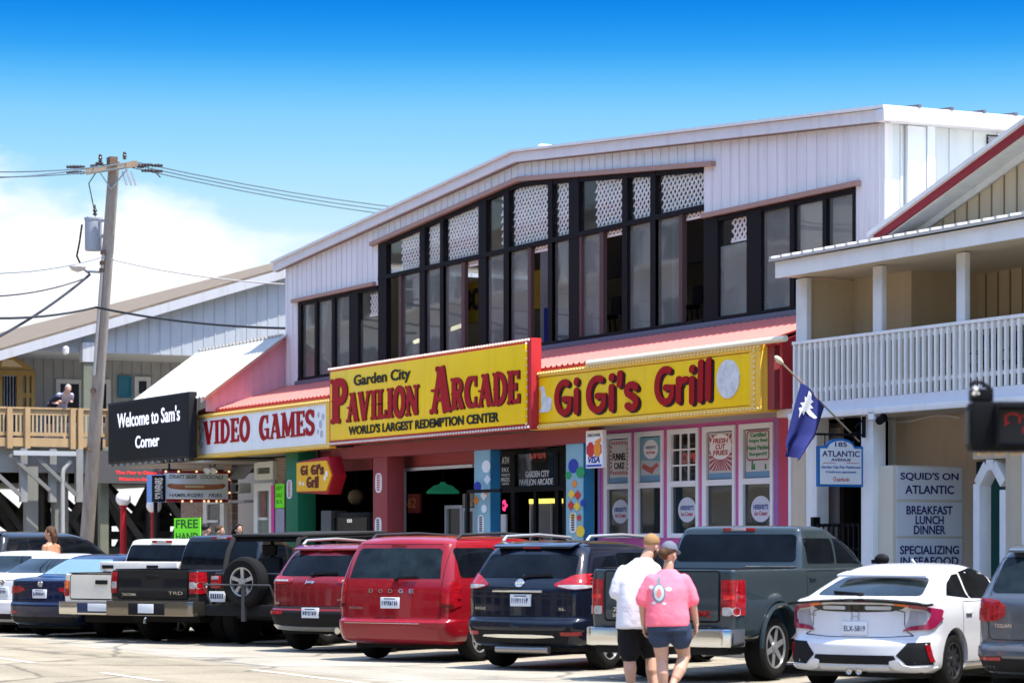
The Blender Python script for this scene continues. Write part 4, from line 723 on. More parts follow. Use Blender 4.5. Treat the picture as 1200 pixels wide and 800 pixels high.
r_ = w.build('roof', whr, sn)
w = MB(); x = XW0+.05
while x < XW1: w.box(x, x+.10, YR-.06, YR+.04, ZR+.012, ZR+.05); x += .25
w.build('ridge_closure', mat('cream_closure', (.55, .5, .42), .6), r_)
w = MB(); w.yz([(21.85, 4.76), (24.9, 4.76), (24.9, ZR-.6), (YR, ZR-.05), (21.85, ZE+.02)], XW1-.12, XW1-.02); e_ = w.build('end_wall', pinkw, sn)
w = MB()
for y in [21.95+.21*i for i in range(9)]: w.box(XW1-.02, XW1, y-.012, y+.012, 4.76, ZE+.02+(y-21.85)*(ZR-ZE-.07)/(YR-21.85)-.05)
w.build('rib_seam', pinkw, e_)
w = MB(); w.prism([(XW1-.05, YE, ZE-.12), (XW1+.02, YE, ZE-.12), (XW1+.02, YE, ZE-.02), (XW1-.05, YE, ZE-.02)], (0, YR-YE, ZR-ZE)); w.build('rake_trim', mat('pale_pink_trim', (.75, .55, .56), .5), sn)
w = MB(); w.box(XW0, XW1, 21.75, 24.5, 3.55, 3.6); w.build('soffit', tanw, sn)
w = MB(); w.box(X(226, 25.6), XW1-.2, 25.6, 25.7, .12, 3.5); w.build('rear_wall', tanw, sn)
# shop wall: brick, door, windows, hatch
YB = 23.2; bx = lambda p: X(p, YB); bz = lambda p, q: Z(p, q, YB)
brick = brickmat('brown_brick', (.23, .13, .09), (.34, .22, .16), (.35, .31, .27))
w = MB(); w.box(bx(212), bx(240), YB, YB+.15, .12, 3.55); w.box(bx(262), bx(272), YB, YB+.15, .12, 3.55); w.box(bx(322), bx(336), YB, YB+.15, .12, 3.64); w.box(bx(272), bx(300), YB, YB+.15, .12, 1.5); w.build('brick_wall', brick, sn)
wfr = mat('cream_white_frame', (.72, .69, .64), .55); sgl = mat('dim_glass', (.10, .10, .09), .12); 
def frame_(parent, px0, px1, z0, z1, Y, fw, name='window', gl=sgl, m=wfr):
    x0, x1 = X(px0, Y), X(px1, Y); w = MB(); w.box(x0, x0+fw, Y-.05, Y+.05, z0, z1); w.box(x1-fw, x1, Y-.05, Y+.05, z0, z1); w.box(x0+fw, x1-fw, Y-.05, Y+.05, z1-fw*.7, z1); w.box(x0+fw, x1-fw, Y-.05, Y+.05, z0, z0+fw*.7); o = w.build(name, m, parent)
    w = MB(); w.box(x0+fw, x1-fw, Y-.005, Y+.005, z0+fw*.7, z1-fw*.7); w.build('pane', gl, o); return o
d = frame_(sn, 240, 264.5, .15, bz(252, 581), YB-.05, .28, 'door'); w = MB(); w.box(X(246, YB), X(259, YB), YB-.09, YB-.056, bz(252, 612), bz(252, 609)); w.build('door_rail', wfr, d)
frame_(sn, 300, 322, bz(310, 562), bz(310, 541), YB-.05, .2)
d = frame_(sn, 299.5, 322, .15, bz(310, 566), YB-.05, .26, 'door', mat('green_grey_glass', (.16, .18, .15), .15)); w = MB(); w.box(X(304, YB), X(317, YB), YB-.09, YB-.056, bz(310, 609), bz(310, 606)); w.build('door_rail', wfr, d)
w = MB(); w.box(X(307.5, YB), X(315, YB), YB-.075, YB-.056, bz(310, 606), bz(310, 572)); w.build('poster_board', mat('rust_board', (.22, .12, .10), .7, var=.3, vs=6), d)
w = MB(); w.box(bx(270), bx(300), YB+1.2, YB+1.3, .12, 3.5); w.build('kitchen_wall', mat('kitchen_grey', (.26, .25, .23), .8, var=.3, vs=2), sn)
w = MB(); w.prism([(bx(272), YB-.02, bz(285, 546)), (bx(299), YB-.02, bz(285, 546)), (bx(299), YB-.3, bz(285, 562)), (bx(272), YB-.3, bz(285, 562))], (0, .03, 0)); w.build('grey_blind', mat('blind_grey', (.30, .32, .36), .5), sn)
w = MB(); w.box(bx(269), bx(300), YB-.3, YB+.1, bz(285, 589), bz(285, 586)); w.build('hatch_counter', mat('steel_counter', (.3, .29, .28), .4), sn)
w = MB(); w.box(bx(272), bx(285), YB-.1, YB+.2, bz(278, 577.5), bz(278, 566)); fr_ = w.build('hatch_frame', wfr, sn); w = MB(); w.box(bx(273), bx(284), YB-.11, YB-.101, bz(278, 576), bz(278, 567.5)); w.build('hatch_glass', mat('dark_glass', (.03, .028, .025), .12), fr_)
t = thing('steel_fridge', 'grey steel fridge beneath the snack bar hatch', 'fridge', (bx(277), YB+.6, .14)); w = MB(); w.box(bx(272), bx(288), YB+.55, YB+1.1, .14, bz(280, 593)); w.build('body', mat('fridge_grey', (.33, .34, .35), .35), t, bevel=.03); w = MB(); w.box(bx(276), bx(280), YB+.51, YB+.549, bz(280, 603), bz(280, 600)); w.build('handle', trimw, t)
# posters by the door
for px0, px1, p0, p1, Y, nm, col, lab in ((317.5, 321, 568, 624, 22.95, 'pink_banner', (.75, .06, .32), 'narrow hot pink banner beside the snack bar door'), (321.5, 333, 567, 595, 22.98, 'poster', (.22, .95, .03), 'neon green handwritten poster on the brick wall beside the green pier'), (321.5, 333, 596, 626, 22.98, 'poster', (.38, .34, .42), 'mauve grey printed poster below the neon green one')):
    w = MB(); w.box(X(px0, Y), X(px1, Y), Y, Y+.015, Z(px0, p1, Y), Z(px0, p0, Y)); o = tag(w.build(nm, mat(nm+'%d' % p0, col, .6, var=.25 if col[0] == .38 else 0, vs=18)), lab, 'poster')
    if col[1] > .9:
        for s_, q in (('HEY', 572), ('SALE', 580), ('$5', 588)): text(s_, (X(px1, Y)-X(px0, Y))*.6, .1, on_front((X(px0, Y)+X(px1, Y))/2, Y-.002, Z(px0, q, Y)), mat('dark_green_ink', (.05, .3, .03), .6), 'handwriting', o, .003)
# hot dog sign, facing along the street
XH = -62.75; y0, y1 = YX(189, XH), YX(270, XH); z0, z1 = ZX(230, 588, XH), ZX(230, 551.5, XH)
t = thing('hotdog_sign', 'red bulb framed hot dog sign under the LED board, draft beer and hamburgers', 'sign', (XH, (y0+y1)/2, z0))
w = MB(); w.box(XH-.35, XH, y0, y1, z0, z1); w.build('box', mat('deep_red_box', (.25, .012, .02), .45), t, bevel=.015)
w = MB(); w.box(XH+.002, XH+.02, YX(192, XH), YX(267, XH), ZX(230, 584.5, XH), ZX(230, 554.5, XH)); w.build('panel', mat('dirty_white_face', (.72, .70, .66), .5, var=.1), t)
w = MB(); rb = random.Random(3)
for p in (194, 209, 230, 253, 268): w.ball((XH+.025, YX(p, XH), ZX(p, 552.2, XH)), .028, 7, 5)
for p in (193, 213.5, 224, 239, 244, 253.5, 258.5, 268.5): w.ball((XH+.025, YX(p, XH), ZX(p, 587, XH)), .028, 7, 5)
for q in (561.5, 577): w.ball((XH+.025, YX(268.6, XH), ZX(268, q, XH)), .028, 7, 5)
w.build('bulb_row', mat('lit_bulb', (1, .72, .3), .3, emit=.3), t)
yc = (YX(192, XH)+YX(267, XH))/2; ww = YX(267, XH)-YX(192, XH); gi = mat('sign_ink', (.03, .035, .05), .5)
for s_, pc, wd, q in (('DRAFT BEER', 214, 32, 558.5), ('COCKTAILS', 248, 27, 558.5), ('HAMBURGERS', 218, 40, 580), ('FRIES', 252, 16, 580)): text(s_, wd/75*ww, .09, on_side(XH+.021, YX(pc, XH), ZX(230, q, XH)), gi, 'lettering', t, .004, .01, shear=.2)
zc = ZX(230, 569.5, XH)
w = MB(); w.prism([(XH+.021, yc+a, zc+b) for a, b in chaikin([(-.42*ww, .07), (-.47*ww, 0), (-.36*ww, -.085), (.36*ww, -.085), (.47*ww, 0), (.44*ww, .08), (.3*ww, .04), (-.3*ww, .04)], 2)], (.006, 0, 0)); hd = w.build('bun', mat('bun_brown', (.33, .12, .035), .5), t)
w = MB(); w.prism([(XH+.028, yc+a, zc+b) for a, b in rrect(-.4*ww, .4*ww, -.045, .045, .04)], (.005, 0, 0)); w.build('sausage', mat('sausage', (.42, .15, .07), .5), hd); w = MB(); w.prism([(XH+.034, yc+a, zc+b) for a, b in rrect(-.18*ww, .12*ww, -.035, .02, .02)], (.004, 0, 0)); w.build('cream_patch', mat('cream_patch', (.55, .4, .2), .5), hd)
w = MB(); w.tube([(XH-.15, y0+.25, z1-.02), (XH-.15, y0+.25, 3.56)], .025, 6); w.tube([(XH-.15, y1-.35, z1-.02), (XH-.15, y1-.35, 3.56)], .025, 6); w.build('hanger', black, t)
t = thing('spotlight', 'pair of small white flood lamps above the hot dog sign', 'spotlight', (XH, YX(245, XH), 3.5)); w = MB()
for p in (242.5, 249.5): y = YX(p, XH); w.lathe([(.03, -.12), (.05, -.06), (.09, .06), (.085, .07), (.01, .03)], (XH+.05, y, 3.42), (.6, -.5, -.5), 10)
w.build('lamp_head', whf, t, smooth=True); w = MB(); w.tube([(XH+.03, YX(243, XH), 3.44), (XH, YX(246, XH), 3.545), (XH+.03, YX(249, XH), 3.44)], .015, 5); w.build('arm', black, t)
# LED message board
YL = 21.55; x0, x1, z0, z1 = X(126.7, YL), X(221.5, YL), 3.67, 5.24
t = thing('led_board', "black LED board reading Welcome to Sam's Corner", 'sign', ((x0+x1)/2, YL, z0)); w = MB(); w.box(x0, x1, YL, YL+.2, z0, z1); w.build('box', mat('led_black', (.016, .016, .018), .55), t, bevel=.01)
w = MB(); w.box(x0+.06, x1-.06, YL-.006, YL-.001, z0+.06, z1-.06); w.build('screen', mat('led_screen', (.012, .0125, .014), .7, var=.3, vs=60), t)
ledw = mat('led_letter', (.72, .74, .85), .5, emit=.35)
zl = lambda p, q: Z(p, q, YL); xl_ = lambda p: X(p, YL)
text("Welcome to Sam's", xl_(211)-xl_(138), zl(170, 479)-zl(170, 497), on_front((xl_(211)+xl_(138))/2, YL-.007, zl(175, 488.0)), ledw, 'lettering', t, .004, .012); text('Corner', xl_(187)-xl_(159), zl(170, 509)-zl(170, 523.5), on_front((xl_(187)+xl_(159))/2, YL-.007, zl(173, 516.5)), ledw, 'lettering', t, .004, .012)
w = MB(); n = 13
for i in range(n): xx = x0+(x1-x0)*(i+.5)/n; w.box(xx-.14, xx-.06, YL+.02, YL+.1, z0-.06, z0-.002)
w.build('fan_cover', mat('grey_fan', (.3, .31, .33), .5), t)
w = MB(); w.box(x0+1, x0+1.1, YL+.345, 22.6, z0+.5, z0+.6); w.box(x1-1, x1-.9, YL+.345, 22.6, z0+.5, z0+.6); w.build('bracket', black, t)
# FREE poster on a board by the kerb
Yq = 20.75; t = thing('poster_board', 'neon green FREE poster on a post behind the pale pickup', 'poster', (X(219, Yq), Yq, .128)); x0, x1, z0, z1 = X(204, Yq), X(234.5, Yq), Z(219, 640, Yq), Z(219, 606.5, Yq)
w = MB(); w.box(x0, x1, Yq, Yq+.02, z0, z1); w.build('sheet', mat('neon_green', (.22, 1, .02), .6), t); text('FREE', (x1-x0)*.85, .2, on_front((x0+x1)/2, Yq-.002, Z(219, 613.5, Yq)), mat('green_ink', (.02, .12, .02), .6), 'lettering', t, .004, .015); text('HAND', (x1-x0)*.85, .18, on_front((x0+x1)/2, Yq-.002, Z(219, 628.5, Yq)), mat('green_ink', (.02, .12, .02), .6), 'lettering', t, .004, .015)
w = MB(); w.box((x0+x1)/2-.04, (x0+x1)/2+.04, Yq+.022, Yq+.07, .128, z1-.1); w.build('post', mat('grey_post', (.3, .3, .3), .6), t)
# red lamp posts with white globes
def lamp_post(px, py_top, Y, label):
    t = thing('lamp_post', label, 'street lamp', (X(px, Y), Y, .128), group='red lamp posts with white globes'); x, z = X(px, Y), Z(px, py_top, Y); 
    w = MB(); w.lathe([(.14, 0), (.14, .08), (.085, .16), (.08, 2.0), (.075, z-.128-.42), (.1, z-.128-.4), (.1, z-.128-.36)], (x, Y, .128), n=14); w.build('pole', mat('lamp_red', (.36, .015, .02), .4), t, smooth=True)
    w = MB(); w.ball((x, Y, z-.19), .19, 16, 10); w.build('globe', mat('opal_globe', (.82, .76, .74), .25, coat=.3), t, smooth=True); return t
lamp_post(144.5, 575, 21.0, 'red lamp post with white globe below the LED board, clear of the blue sign'); lamp_post(180.5, 583, 21.3, 'red lamp post partly behind the narrow blue and black sign')
Yb = 20.9; t = thing('blade_sign', 'narrow blue and black upright sign in front of the second red lamp post', 'sign', (X(178, Yb), Yb, 2.6)); XBs = X(177.5, Yb); w = MB(); w.box(X(172, Yb), XBs, Yb, Yb+.36, Z(176, 588, Yb), Z(176, 556, Yb)); w.build('board', mat('sky_blue_board', (.16, .30, .62), .5), t)
yy1 = Yb+.36; w = MB(); w.box(XBs+.002, XBs+.012, Yb+.01, yy1-.01, Z(176, 587.5, Yb), Z(176, 556.5, Yb)); bo = w.build('side_panel', black, t); text('SOUVENIRS', .5, .2, frame((XBs+.013, Yb+.18, (Z(176, 588, Yb)+Z(176, 556, Yb))/2), (0, 0, 1), (0, -1, 0)), mat('grey_letter', (.3, .3, .32), .5), 'lettering', t, .003, .02)
w = MB(); w.box(X(173.5, Yb)+.1, X(173.5, Yb)+.18, Yb+.1, Yb+.18, .128, Z(176, 588, Yb)); w.build('post', black, t)
# ================================================================ pier building far left
XG = -75.0
pb = thing('pier_building', 'grey blue pier pavilion with wide brown shingle roof and timber deck on posts', 'building', (XG, 27, 0))
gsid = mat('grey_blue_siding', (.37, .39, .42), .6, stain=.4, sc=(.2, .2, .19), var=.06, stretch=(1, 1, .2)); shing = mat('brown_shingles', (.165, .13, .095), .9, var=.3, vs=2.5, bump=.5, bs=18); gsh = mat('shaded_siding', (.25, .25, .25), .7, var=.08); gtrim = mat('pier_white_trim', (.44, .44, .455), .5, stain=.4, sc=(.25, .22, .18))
e0 = PX(-70, 433, XG); ap = PX(567, 249.5, XG); ZEa, YEa = e0.z, e0.y; slope = (ap.z-ZEa)/(ap.y-YEa)
zg = lambda y: ZEa+(y-YEa)*slope
w = MB(); L = 62
w.prism([(XG+.35, YEa, ZEa), (XG+.35, ap.y, ap.z), (XG+.35, ap.y, ap.z+.12), (XG+.35, YEa, ZEa+.12)], (-L, 0, 0)); w.prism([(XG+.35, ap.y, ap.z), (XG+.35, 2*ap.y-YEa, ZEa), (XG+.35, 2*ap.y-YEa, ZEa+.12), (XG+.35, ap.y, ap.z+.12)], (-L, 0, 0)); w.build('roof', shing, pb)
w = MB(); w.prism([(XG+.3, YEa, ZEa-.22), (XG+.3, ap.y, ap.z-.22), (XG+.3, ap.y, ap.z+.05), (XG+.3, YEa, ZEa+.05)], (.09, 0, 0)); w.build('rake_board', gtrim, pb)
zb = ZX(100, 412, XG); yA = YX(36, XG); w = MB(); w.yz([(yA, zb), (ap.y+9, zb), (ap.y+9, zg(ap.y)-2.8), (ap.y, ap.z-.05), (yA, zg(yA)-.02)], XG-.15, XG); gw = w.build('gable_wall', gsid, pb)
w = MB(); y = yA+.2
while y < 36: w.box(XG, XG+.018, y-.02, y+.02, zb, zg(y)-.2); y += .33
w.build('batten', gsid, gw)
w = MB(); y0 = YX(38, XG); w.box(XG-3.2, XG, YEa, ap.y, zb-.02, zb-.001); w.build('porch_ceiling', mat('porch_ceiling', (.35, .36, .37), .8), pb)
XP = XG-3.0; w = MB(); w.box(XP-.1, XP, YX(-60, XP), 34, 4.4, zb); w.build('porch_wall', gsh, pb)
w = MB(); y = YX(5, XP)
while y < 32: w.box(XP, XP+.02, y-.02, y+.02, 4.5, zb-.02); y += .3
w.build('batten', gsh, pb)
blackg = mat('black_glass', (.015, .017, .02), .08); 
def pwin(p0, p1, q0, q1, gl=blackg, fm=gtrim, fw=.13, name='window'):
    y0, y1, z0, z1 = YX(p0, XP), YX(p1, XP), ZX(p0, q1, XP), ZX(p0, q0, XP); w = MB(); w.box(XP, XP+.06, y0, y0+fw, z0, z1); w.box(XP, XP+.06, y1-fw, y1, z0, z1); w.box(XP, XP+.06, y0+fw, y1-fw, z1-fw, z1); w.box(XP, XP+.06, y0+fw, y1-fw, z0, z0+fw); o = w.build(name, fm, pb)
    w = MB(); w.box(XP+.021, XP+.03, y0+fw, y1-fw, z0+fw, z1-fw); w.build('pane', gl, o)
pwin(65, 97, 444, 500); pwin(103, 129, 444, 500); teal = mat('teal_shutter', (.03, .14, .22), .5); pwin(138, 154, 440, 466, teal, teal, .05, 'shutter'); pwin(157, 176, 441, 466)
XD = -72.6; zdk = ZX(60, 513, XD); w = MB(); w.box(XP, XD, YX(-60, XD), YX(190, XD), zdk-.12, zdk); w.build('deck_floor', mat('grey_deck', (.36, .35, .33), .8, var=.2, vs=4), pb)
wood = mat('yellow_pine', (.40, .27, .14), .7, var=.2, vs=3, stretch=(1, 1, .3)); w = MB(); zr = ZX(60, 477.5, XD)
w.box(XD-.08, XD+.06, YX(-60, XD), YX(200, XD), zr-.05, zr); w.box(XD-.03, XD+.02, YX(-60, XD), YX(200, XD), zr-.21, zr-.06); w.box(XD-.03, XD+.02, YX(-60, XD), YX(200, XD), zdk+.05, zdk+.15); w.box(XD-.02, XD+.05, YX(-60, XD), YX(200, XD), zdk-.24, zdk-.01); rl = w.build('railing', wood, pb)
for p in (-10, 10, 31, 84, 93, 112, 128, 150): w = MB(); y = YX(p, XD); w.box(XD+.025, XD+.15, y-.07, y+.07, zdk-.3, zr-.01); w.build('railing_post', wood, rl)
w = MB(); y = YX(-20, XD)
while y < YX(190, XD): w.box(XD-.029, XD+.019, y-.022, y+.022, zdk+.151, zr-.211); y += .115
w.build('baluster', mat('grey_pine', (.42, .33, .22), .7), rl)
olive = mat('olive_post', (.16, .165, .12), .8, var=.15); XO = XG+.1; w = MB(); y = YX(103, XO); w.box(XO-.12, XO+.12, y-.16, y+.16, zdk, zb+.02); w.build('porch_post', olive, pb)
w = MB(); w.box(XO-.16, XO+.16, y-.2, y+.2, zb-.3, zb+.25); w.build('post_cap', gtrim, pb)
w = MB(); w.lathe([(.02, 0), (.09, .05), (.1, .2), (.03, .27)], PX(77, 416, XG+.3), n=12); w.build('eave_lamp', trimw, pb, smooth=True)
# ochre porch door on the deck at the far left
ocr = mat('ochre_timber', (.24, .145, .04), .6, var=.15); XK = -76.2; t = thing('ochre_porch', 'ochre painted timber porch with a small gable on the pier deck', 'porch', (XK, YX(20, XK), zdk)); kz = lambda q: ZX(20, q, XK); ky = lambda p: YX(p, XK)
w = MB()
for a, b in ((-2, 2), (19, 26), (30, 33), (36, 40)): w.box(XK-.1, XK+.08, ky(a), ky(b), zdk, kz(438))
w.box(XK-.1, XK+.1, ky(-2), ky(40), kz(440), kz(434)); w.build('frame', ocr, t); w = MB(); w.box(XK-.06, XK+.06, ky(26), ky(30), kz(466), kz(460)); w.box(XK-.06, XK+.06, ky(33), ky(36), kz(466), kz(460)); w.build('rail', ocr, t)
w = MB(); w.yz([(ky(-30), kz(433)), (ky(40), kz(433)), (ky(14), kz(417)), (ky(-8), kz(417))], XK-.1, XK+.1); w.build('gable', ocr, t); w = MB(); w.yz([(ky(0), kz(430)), (ky(26), kz(430)), (ky(14), kz(422)), (ky(2), kz(422))], XK+.1, XK+.11); w.build('gable_panel', mat('ochre_pale', (.45, .33, .2), .7), t)
w = MB(); w.box(XK-.03, XK, ky(2), ky(19), zdk, kz(440)); dn = w.build('door_pane', mat('pale_glass', (.5, .52, .55), .2), t); w = MB()
for p in (3, 6.5, 10, 13.5, 17): w.box(XK+.005, XK+.03, ky(p)-.03, ky(p)+.03, zdk, kz(441))
w.build('door_bar', black, t)
# under the deck: posts, hangers, braces
conc = mat('grey_timber_pile', (.19, .19, .175), .85, var=.2, vs=2, stretch=(1, 1, .2)); dkt = mat('dark_timber', (.045, .042, .038), .9, var=.3)
for p, wd, x in ((36, 13, XD-.3), (70, 15, XD-.6), (121, 9.5, XD+.6)):
    w = MB(); y = YX(p, x); h = wd/2/43/.9; w.box(x-h, x+h, y-h, y+h, 0, zdk-.25); w.build('deck_post', olive if p == 121 else conc, pb, bevel=.02)
for p in (26, 60, 91): w = MB(); w.box(XD+.02, XD+.2, YX(p-4, XD), YX(p+4, XD), ZX(p, 588, XD), zdk-.3); w.build('hanger_post', mat('weathered_grey', (.24, .24, .235), .8, var=.15), pb)
w = MB()
for a, b in (((12, 533), (58, 574)), ((42, 535), (90, 580)), ((-20, 540), (24, 580))): w.bar(PX(a[0], a[1], XD+.3), PX(b[0], b[1], XD+.3), .1, .1)
w.build('brace', mat('brace_grey', (.17, .17, .16), .8), pb)
w = MB(); w.box(XD-.6, XD-.2, YX(-60, XD), YX(110, XD), ZX(50, 553, XD), zdk-.25); w.build('deck_beam', mat('beam_grey', (.27, .27, .26), .8), pb)
w = MB(); pts = [PX(73.5, 640, XD+.3), PX(73.5, 556, XD+.3), PX(75, 549, XD+.3), PX(83, 540, XD+.3)]; w.tube(pts, .06, 8); w.build('drain_pipe', mat('pvc_grey', (.34, .34, .33), .5), pb, smooth=True)
w = MB(); w.box(XD+.32, XD+.42, YX(16, XD+.4), YX(89, XD+.4), ZX(50, 533.5, XD+.4), ZX(50, 528, XD+.4)); w.build('service_tray', mat('tray_white', (.38, .39, .40), .5), pb)
# red scrolling text board behind the LED board
XT = -71.5; t = thing('ticker_board', 'grey ticker board with red text reading The Pier is Open, under the deck', 'sign', (XT, YX(150, XT), 3.4)); w = MB(); w.box(XT-.2, XT, YX(113, XT), YX(190, XT), ZX(150, 566, XT), ZX(150, 528, XT)); w.build('box', mat('ticker_grey', (.085, .08, .08), .6), t)
ltr = mat('led_red', (.9, .03, .03), .5, emit=.35)
text('The Pier is Open', YX(183, XT)-YX(135.5, XT), .115, on_side(XT+.003, (YX(183, XT)+YX(135.5, XT))/2, ZX(150, 554, XT)), ltr, 'lettering', t, .004, .012); text('Welcome to the', YX(172, XT)-YX(139, XT), .085, on_side(XT+.003, (YX(172, XT)+YX(139, XT))/2, ZX(150, 561, XT)), ltr, 'lettering', t, .004, .01)
w = MB(); w.box(XT-.15, XT-.05, YX(119, XT)-.05, YX(119, XT)+.05, ZX(150, 529, XT), zdk); w.build('hanger', black, t)
# the pier's own piles behind
pr_ = thing('pier', 'dark timber pier on crossed pile bents receding behind the parked cars', 'pier', (-100, 26, 0))
rp = random.Random(5)
for i, x in enumerate((-80, -83.5, -87, -91, -95.5, -100, -106)):
    ys_ = [YX(-90, x)+k*(1.75+.12*i) for k in range(12)]; 
    for y in ys_: w = MB(); w.tube([(x, y, 0), (x+rp.uniform(-.1, .1), y, 4.3)], .16, 8); w.build('pile', dkt, pr_, smooth=True)
    w = MB()
    for k in range(11):
        if (k+i) % 2 == 0: w.bar((x+.2, ys_[k], .4), (x+.2, ys_[k+1], 3.9), .07, .26)
        else: w.bar((x-.2, ys_[k+1], .4), (x-.2, ys_[k], 3.9), .07, .22)
        w.bar((x+.3, ys_[k], 3.6-.5*(i % 3)), (x+.3, ys_[k+1], 1.2+.6*(i % 2)), .07, .2)
    w.box(x+.36, x+.44, ys_[0], ys_[-1], 1.25+.5*(i % 3), 1.5+.5*(i % 3))
    w.build('cross_brace', dkt, pr_)
    w = MB(); w.box(x-.2, x+.2, ys_[0], ys_[-1]+.5, 4.0, 4.4); w.build('cap_beam', dkt, pr_)
w = MB(); w.box(-140, -78.2, 12, 44, 4.401, 4.55); w.build('pier_deck', mat('deck_plank', (.2, .18, .15), .9), pr_)
# ================================================================ utility pole, transformer, wires
Yp_ = 20.75; wp = mat('weathered_pole', (.30, .255, .215), .9, var=.25, vs=2.5, stretch=(3, 3, .25), bump=.4, bs=12); gal = mat('galvanised_grey', (.34, .36, .40), .45, var=.05); cerm = mat('dark_ceramic', (.06, .05, .05), .3)
b0, b1 = PY(97.5, 690, Yp_), PY(134, 188, Yp_); b0 = b0+(b0-b1)*((b0.z-.1)/(b1.z-b0.z)); t = thing('utility_pole', 'leaning weathered wooden utility pole with grey transformer and crossarm', 'utility pole', b0)
w = MB(); w.tube([b0+(b1-b0)*i/8 for i in range(9)], [.185-.05*i/8 for i in range(9)], 14); w.build('pole', wp, t, smooth=True)
def onp(py):
    a = 0; 
    k = (H+(HZ-py)/F*tY(115, Yp_)-b0.z)/(b1.z-b0.z); return b0+(b1-b0)*k
c0 = onp(207); arm = Vector((-.35, .93, 0)); rt = Vector((S_, C_, 0)); w = MB(); OF = Vector((C_, -S_, 0))*.2; a0, a1 = c0-rt*.66-Vector((0, 0, .06)), c0+rt*.62+Vector((0, 0, .14)); w.bar(a0+OF, a1+OF, .12, .14); w.build('crossarm', mat('arm_timber', (.36, .26, .17), .8, var=.2), t)
w = MB(); 
for s_ in (-1, 1): w.bar(c0+rt*.36*s_+OF, onp(229)+OF*.9, .04, .02)
w.build('arm_brace', gal, t)
for s_, dz in ((-.55, .06), (-.42, .12), (-.3, .16), (.3, .22), (.45, .1), (.6, .05)):
    w = MB(); p = c0+rt*s_+OF+Vector((0, 0, dz+.02)); w.lathe([(.02, 0), (.055, .03), (.03, .06), (.06, .09), (.035, .13), (.05, .16), (.01, .2)], p, (rt if abs(s_) > .35 else Vector((0, 0, 1))), 10); w.build('insulator', cerm, t, smooth=True)
for s_ in (-1.0, -.82, .85, 1.1):
    for dz in (.02, .16):
        w = MB(); p = c0+rt*s_+OF+Vector((0, 0, dz-(.06*abs(s_) if s_ > 0 else .10))); w.lathe([(.015, -.14), (.05, -.11), (.025, -.07), (.055, -.03), (.025, 0), (.055, .04), (.025, .08), (.045, .11), (.012, .15)], p, rt, 10); w.build('strain_insulator', cerm, t, smooth=True)
w = MB(); w.box(c0.x+OF.x-.16, c0.x+OF.x+.12, c0.y+OF.y-.1, c0.y+OF.y+.1, c0.z+.08, c0.z+.3); w.build('arm_gain', mat('rusty_steel', (.14, .09, .06), .7), t)
for s_ in (.22, .33, .44): w = MB(); p = c0+rt*(s_+.02)+OF*1.2+Vector((0, 0, -.05)); w.bar(p, p+rt*.12+Vector((0, 0, -.35)), .05, .05); w.build('cutout_fuse', gal, t)
tp = PD(109.5, 275, 68.2); w = MB(); w.lathe([(.0, -.41), (.2, -.4), (.215, -.36), (.215, .36), (.23, .37), (.23, .42), (.1, .47), (0, .48)], tp, n=20); tr_ = w.build('transformer', gal, t, smooth=True); w = MB(); w.lathe([(.03, .45), (.06, .5), (.03, .55), (.06, .6), (.03, .65), (.015, .75)], tp+Vector((.03, .03, 0)), n=10); w.build('bushing', cerm, tr_, smooth=True)
w = MB(); w.bar(tp+Vector((0, 0, .3)), onp(262), .08, .05); w.bar(tp+Vector((0, 0, -.15)), onp(277), .08, .05); w.build('bracket', gal, t)
w = MB(); q = PD(91, 312, 67.6); w.lathe([(.02, .08), (.1, .07), (.2, .02), (.21, -.02), (.15, -.1), (.03, -.14)], q, n=14); sl = w.build('street_light', mat('lamp_glass', (.55, .52, .5), .3), t, smooth=True); w = MB(); w.tube([q+Vector((0, 0, .06)), PD(101, 318, 68.3), onp(322)], .03, 6); w.build('lamp_arm', gal, t)
w = MB(); w.tube([tp+Vector((-.15, -.25, .25)), PD(93, 285, 68), PD(90, 300, 68), PD(97, 315, 68.4), PD(105, 321, 68.6)], .025, 6); w.tube([tp+Vector((.2, 0, .4)), PD(104, 215, 68.5), c0-rt*.4], .015, 5); w.tube([c0-rt*.2+Vector((0, -.1, .1)), PD(118, 194, 68.5), PD(140, 192, 68.6), PD(165, 193, 68.7), PD(178, 198, 69), PD(188, 208, 69)], .015, 5); w.build('jumper_wire', black, t)
w = MB(); w.tube([onp(300)+Vector((.12, -.14, 0)), onp(360)+Vector((.13, -.15, 0)), onp(440)+Vector((.14, -.16, 0))], .03, 6); w.build('conduit', mat('pale_conduit', (.5, .48, .45), .6), t)
w = MB()
for q in (300, 312, 320, 458, 525): p = onp(q)+Vector((.1, -.14, 0)); w.box(p.x-.06, p.x+.06, p.y-.06, p.y+.04, p.z-.05, p.z+.05)
w.build('hardware', mat('rusty_steel', (.14, .09, .06), .7), t)
wirem = mat('wire_black', (.03, .032, .036), .6); wblue = mat('wire_grey', (.10, .14, .17), .6)
def wire(pts, r, name, label, m=wirem):
    w = MB(); q = []
    for i in range(len(pts)-1):
        a, b = pts[i], pts[i+1]; L = (b-a).length
        for k in range(12): f = k/12; q.append(a+(b-a)*f-Vector((0, 0, 1))*4*f*(1-f)*L*.012)
    q.append(pts[-1]); w.tube(q, r, 6); tag(w.build(name, m, smooth=True), label, 'wire')
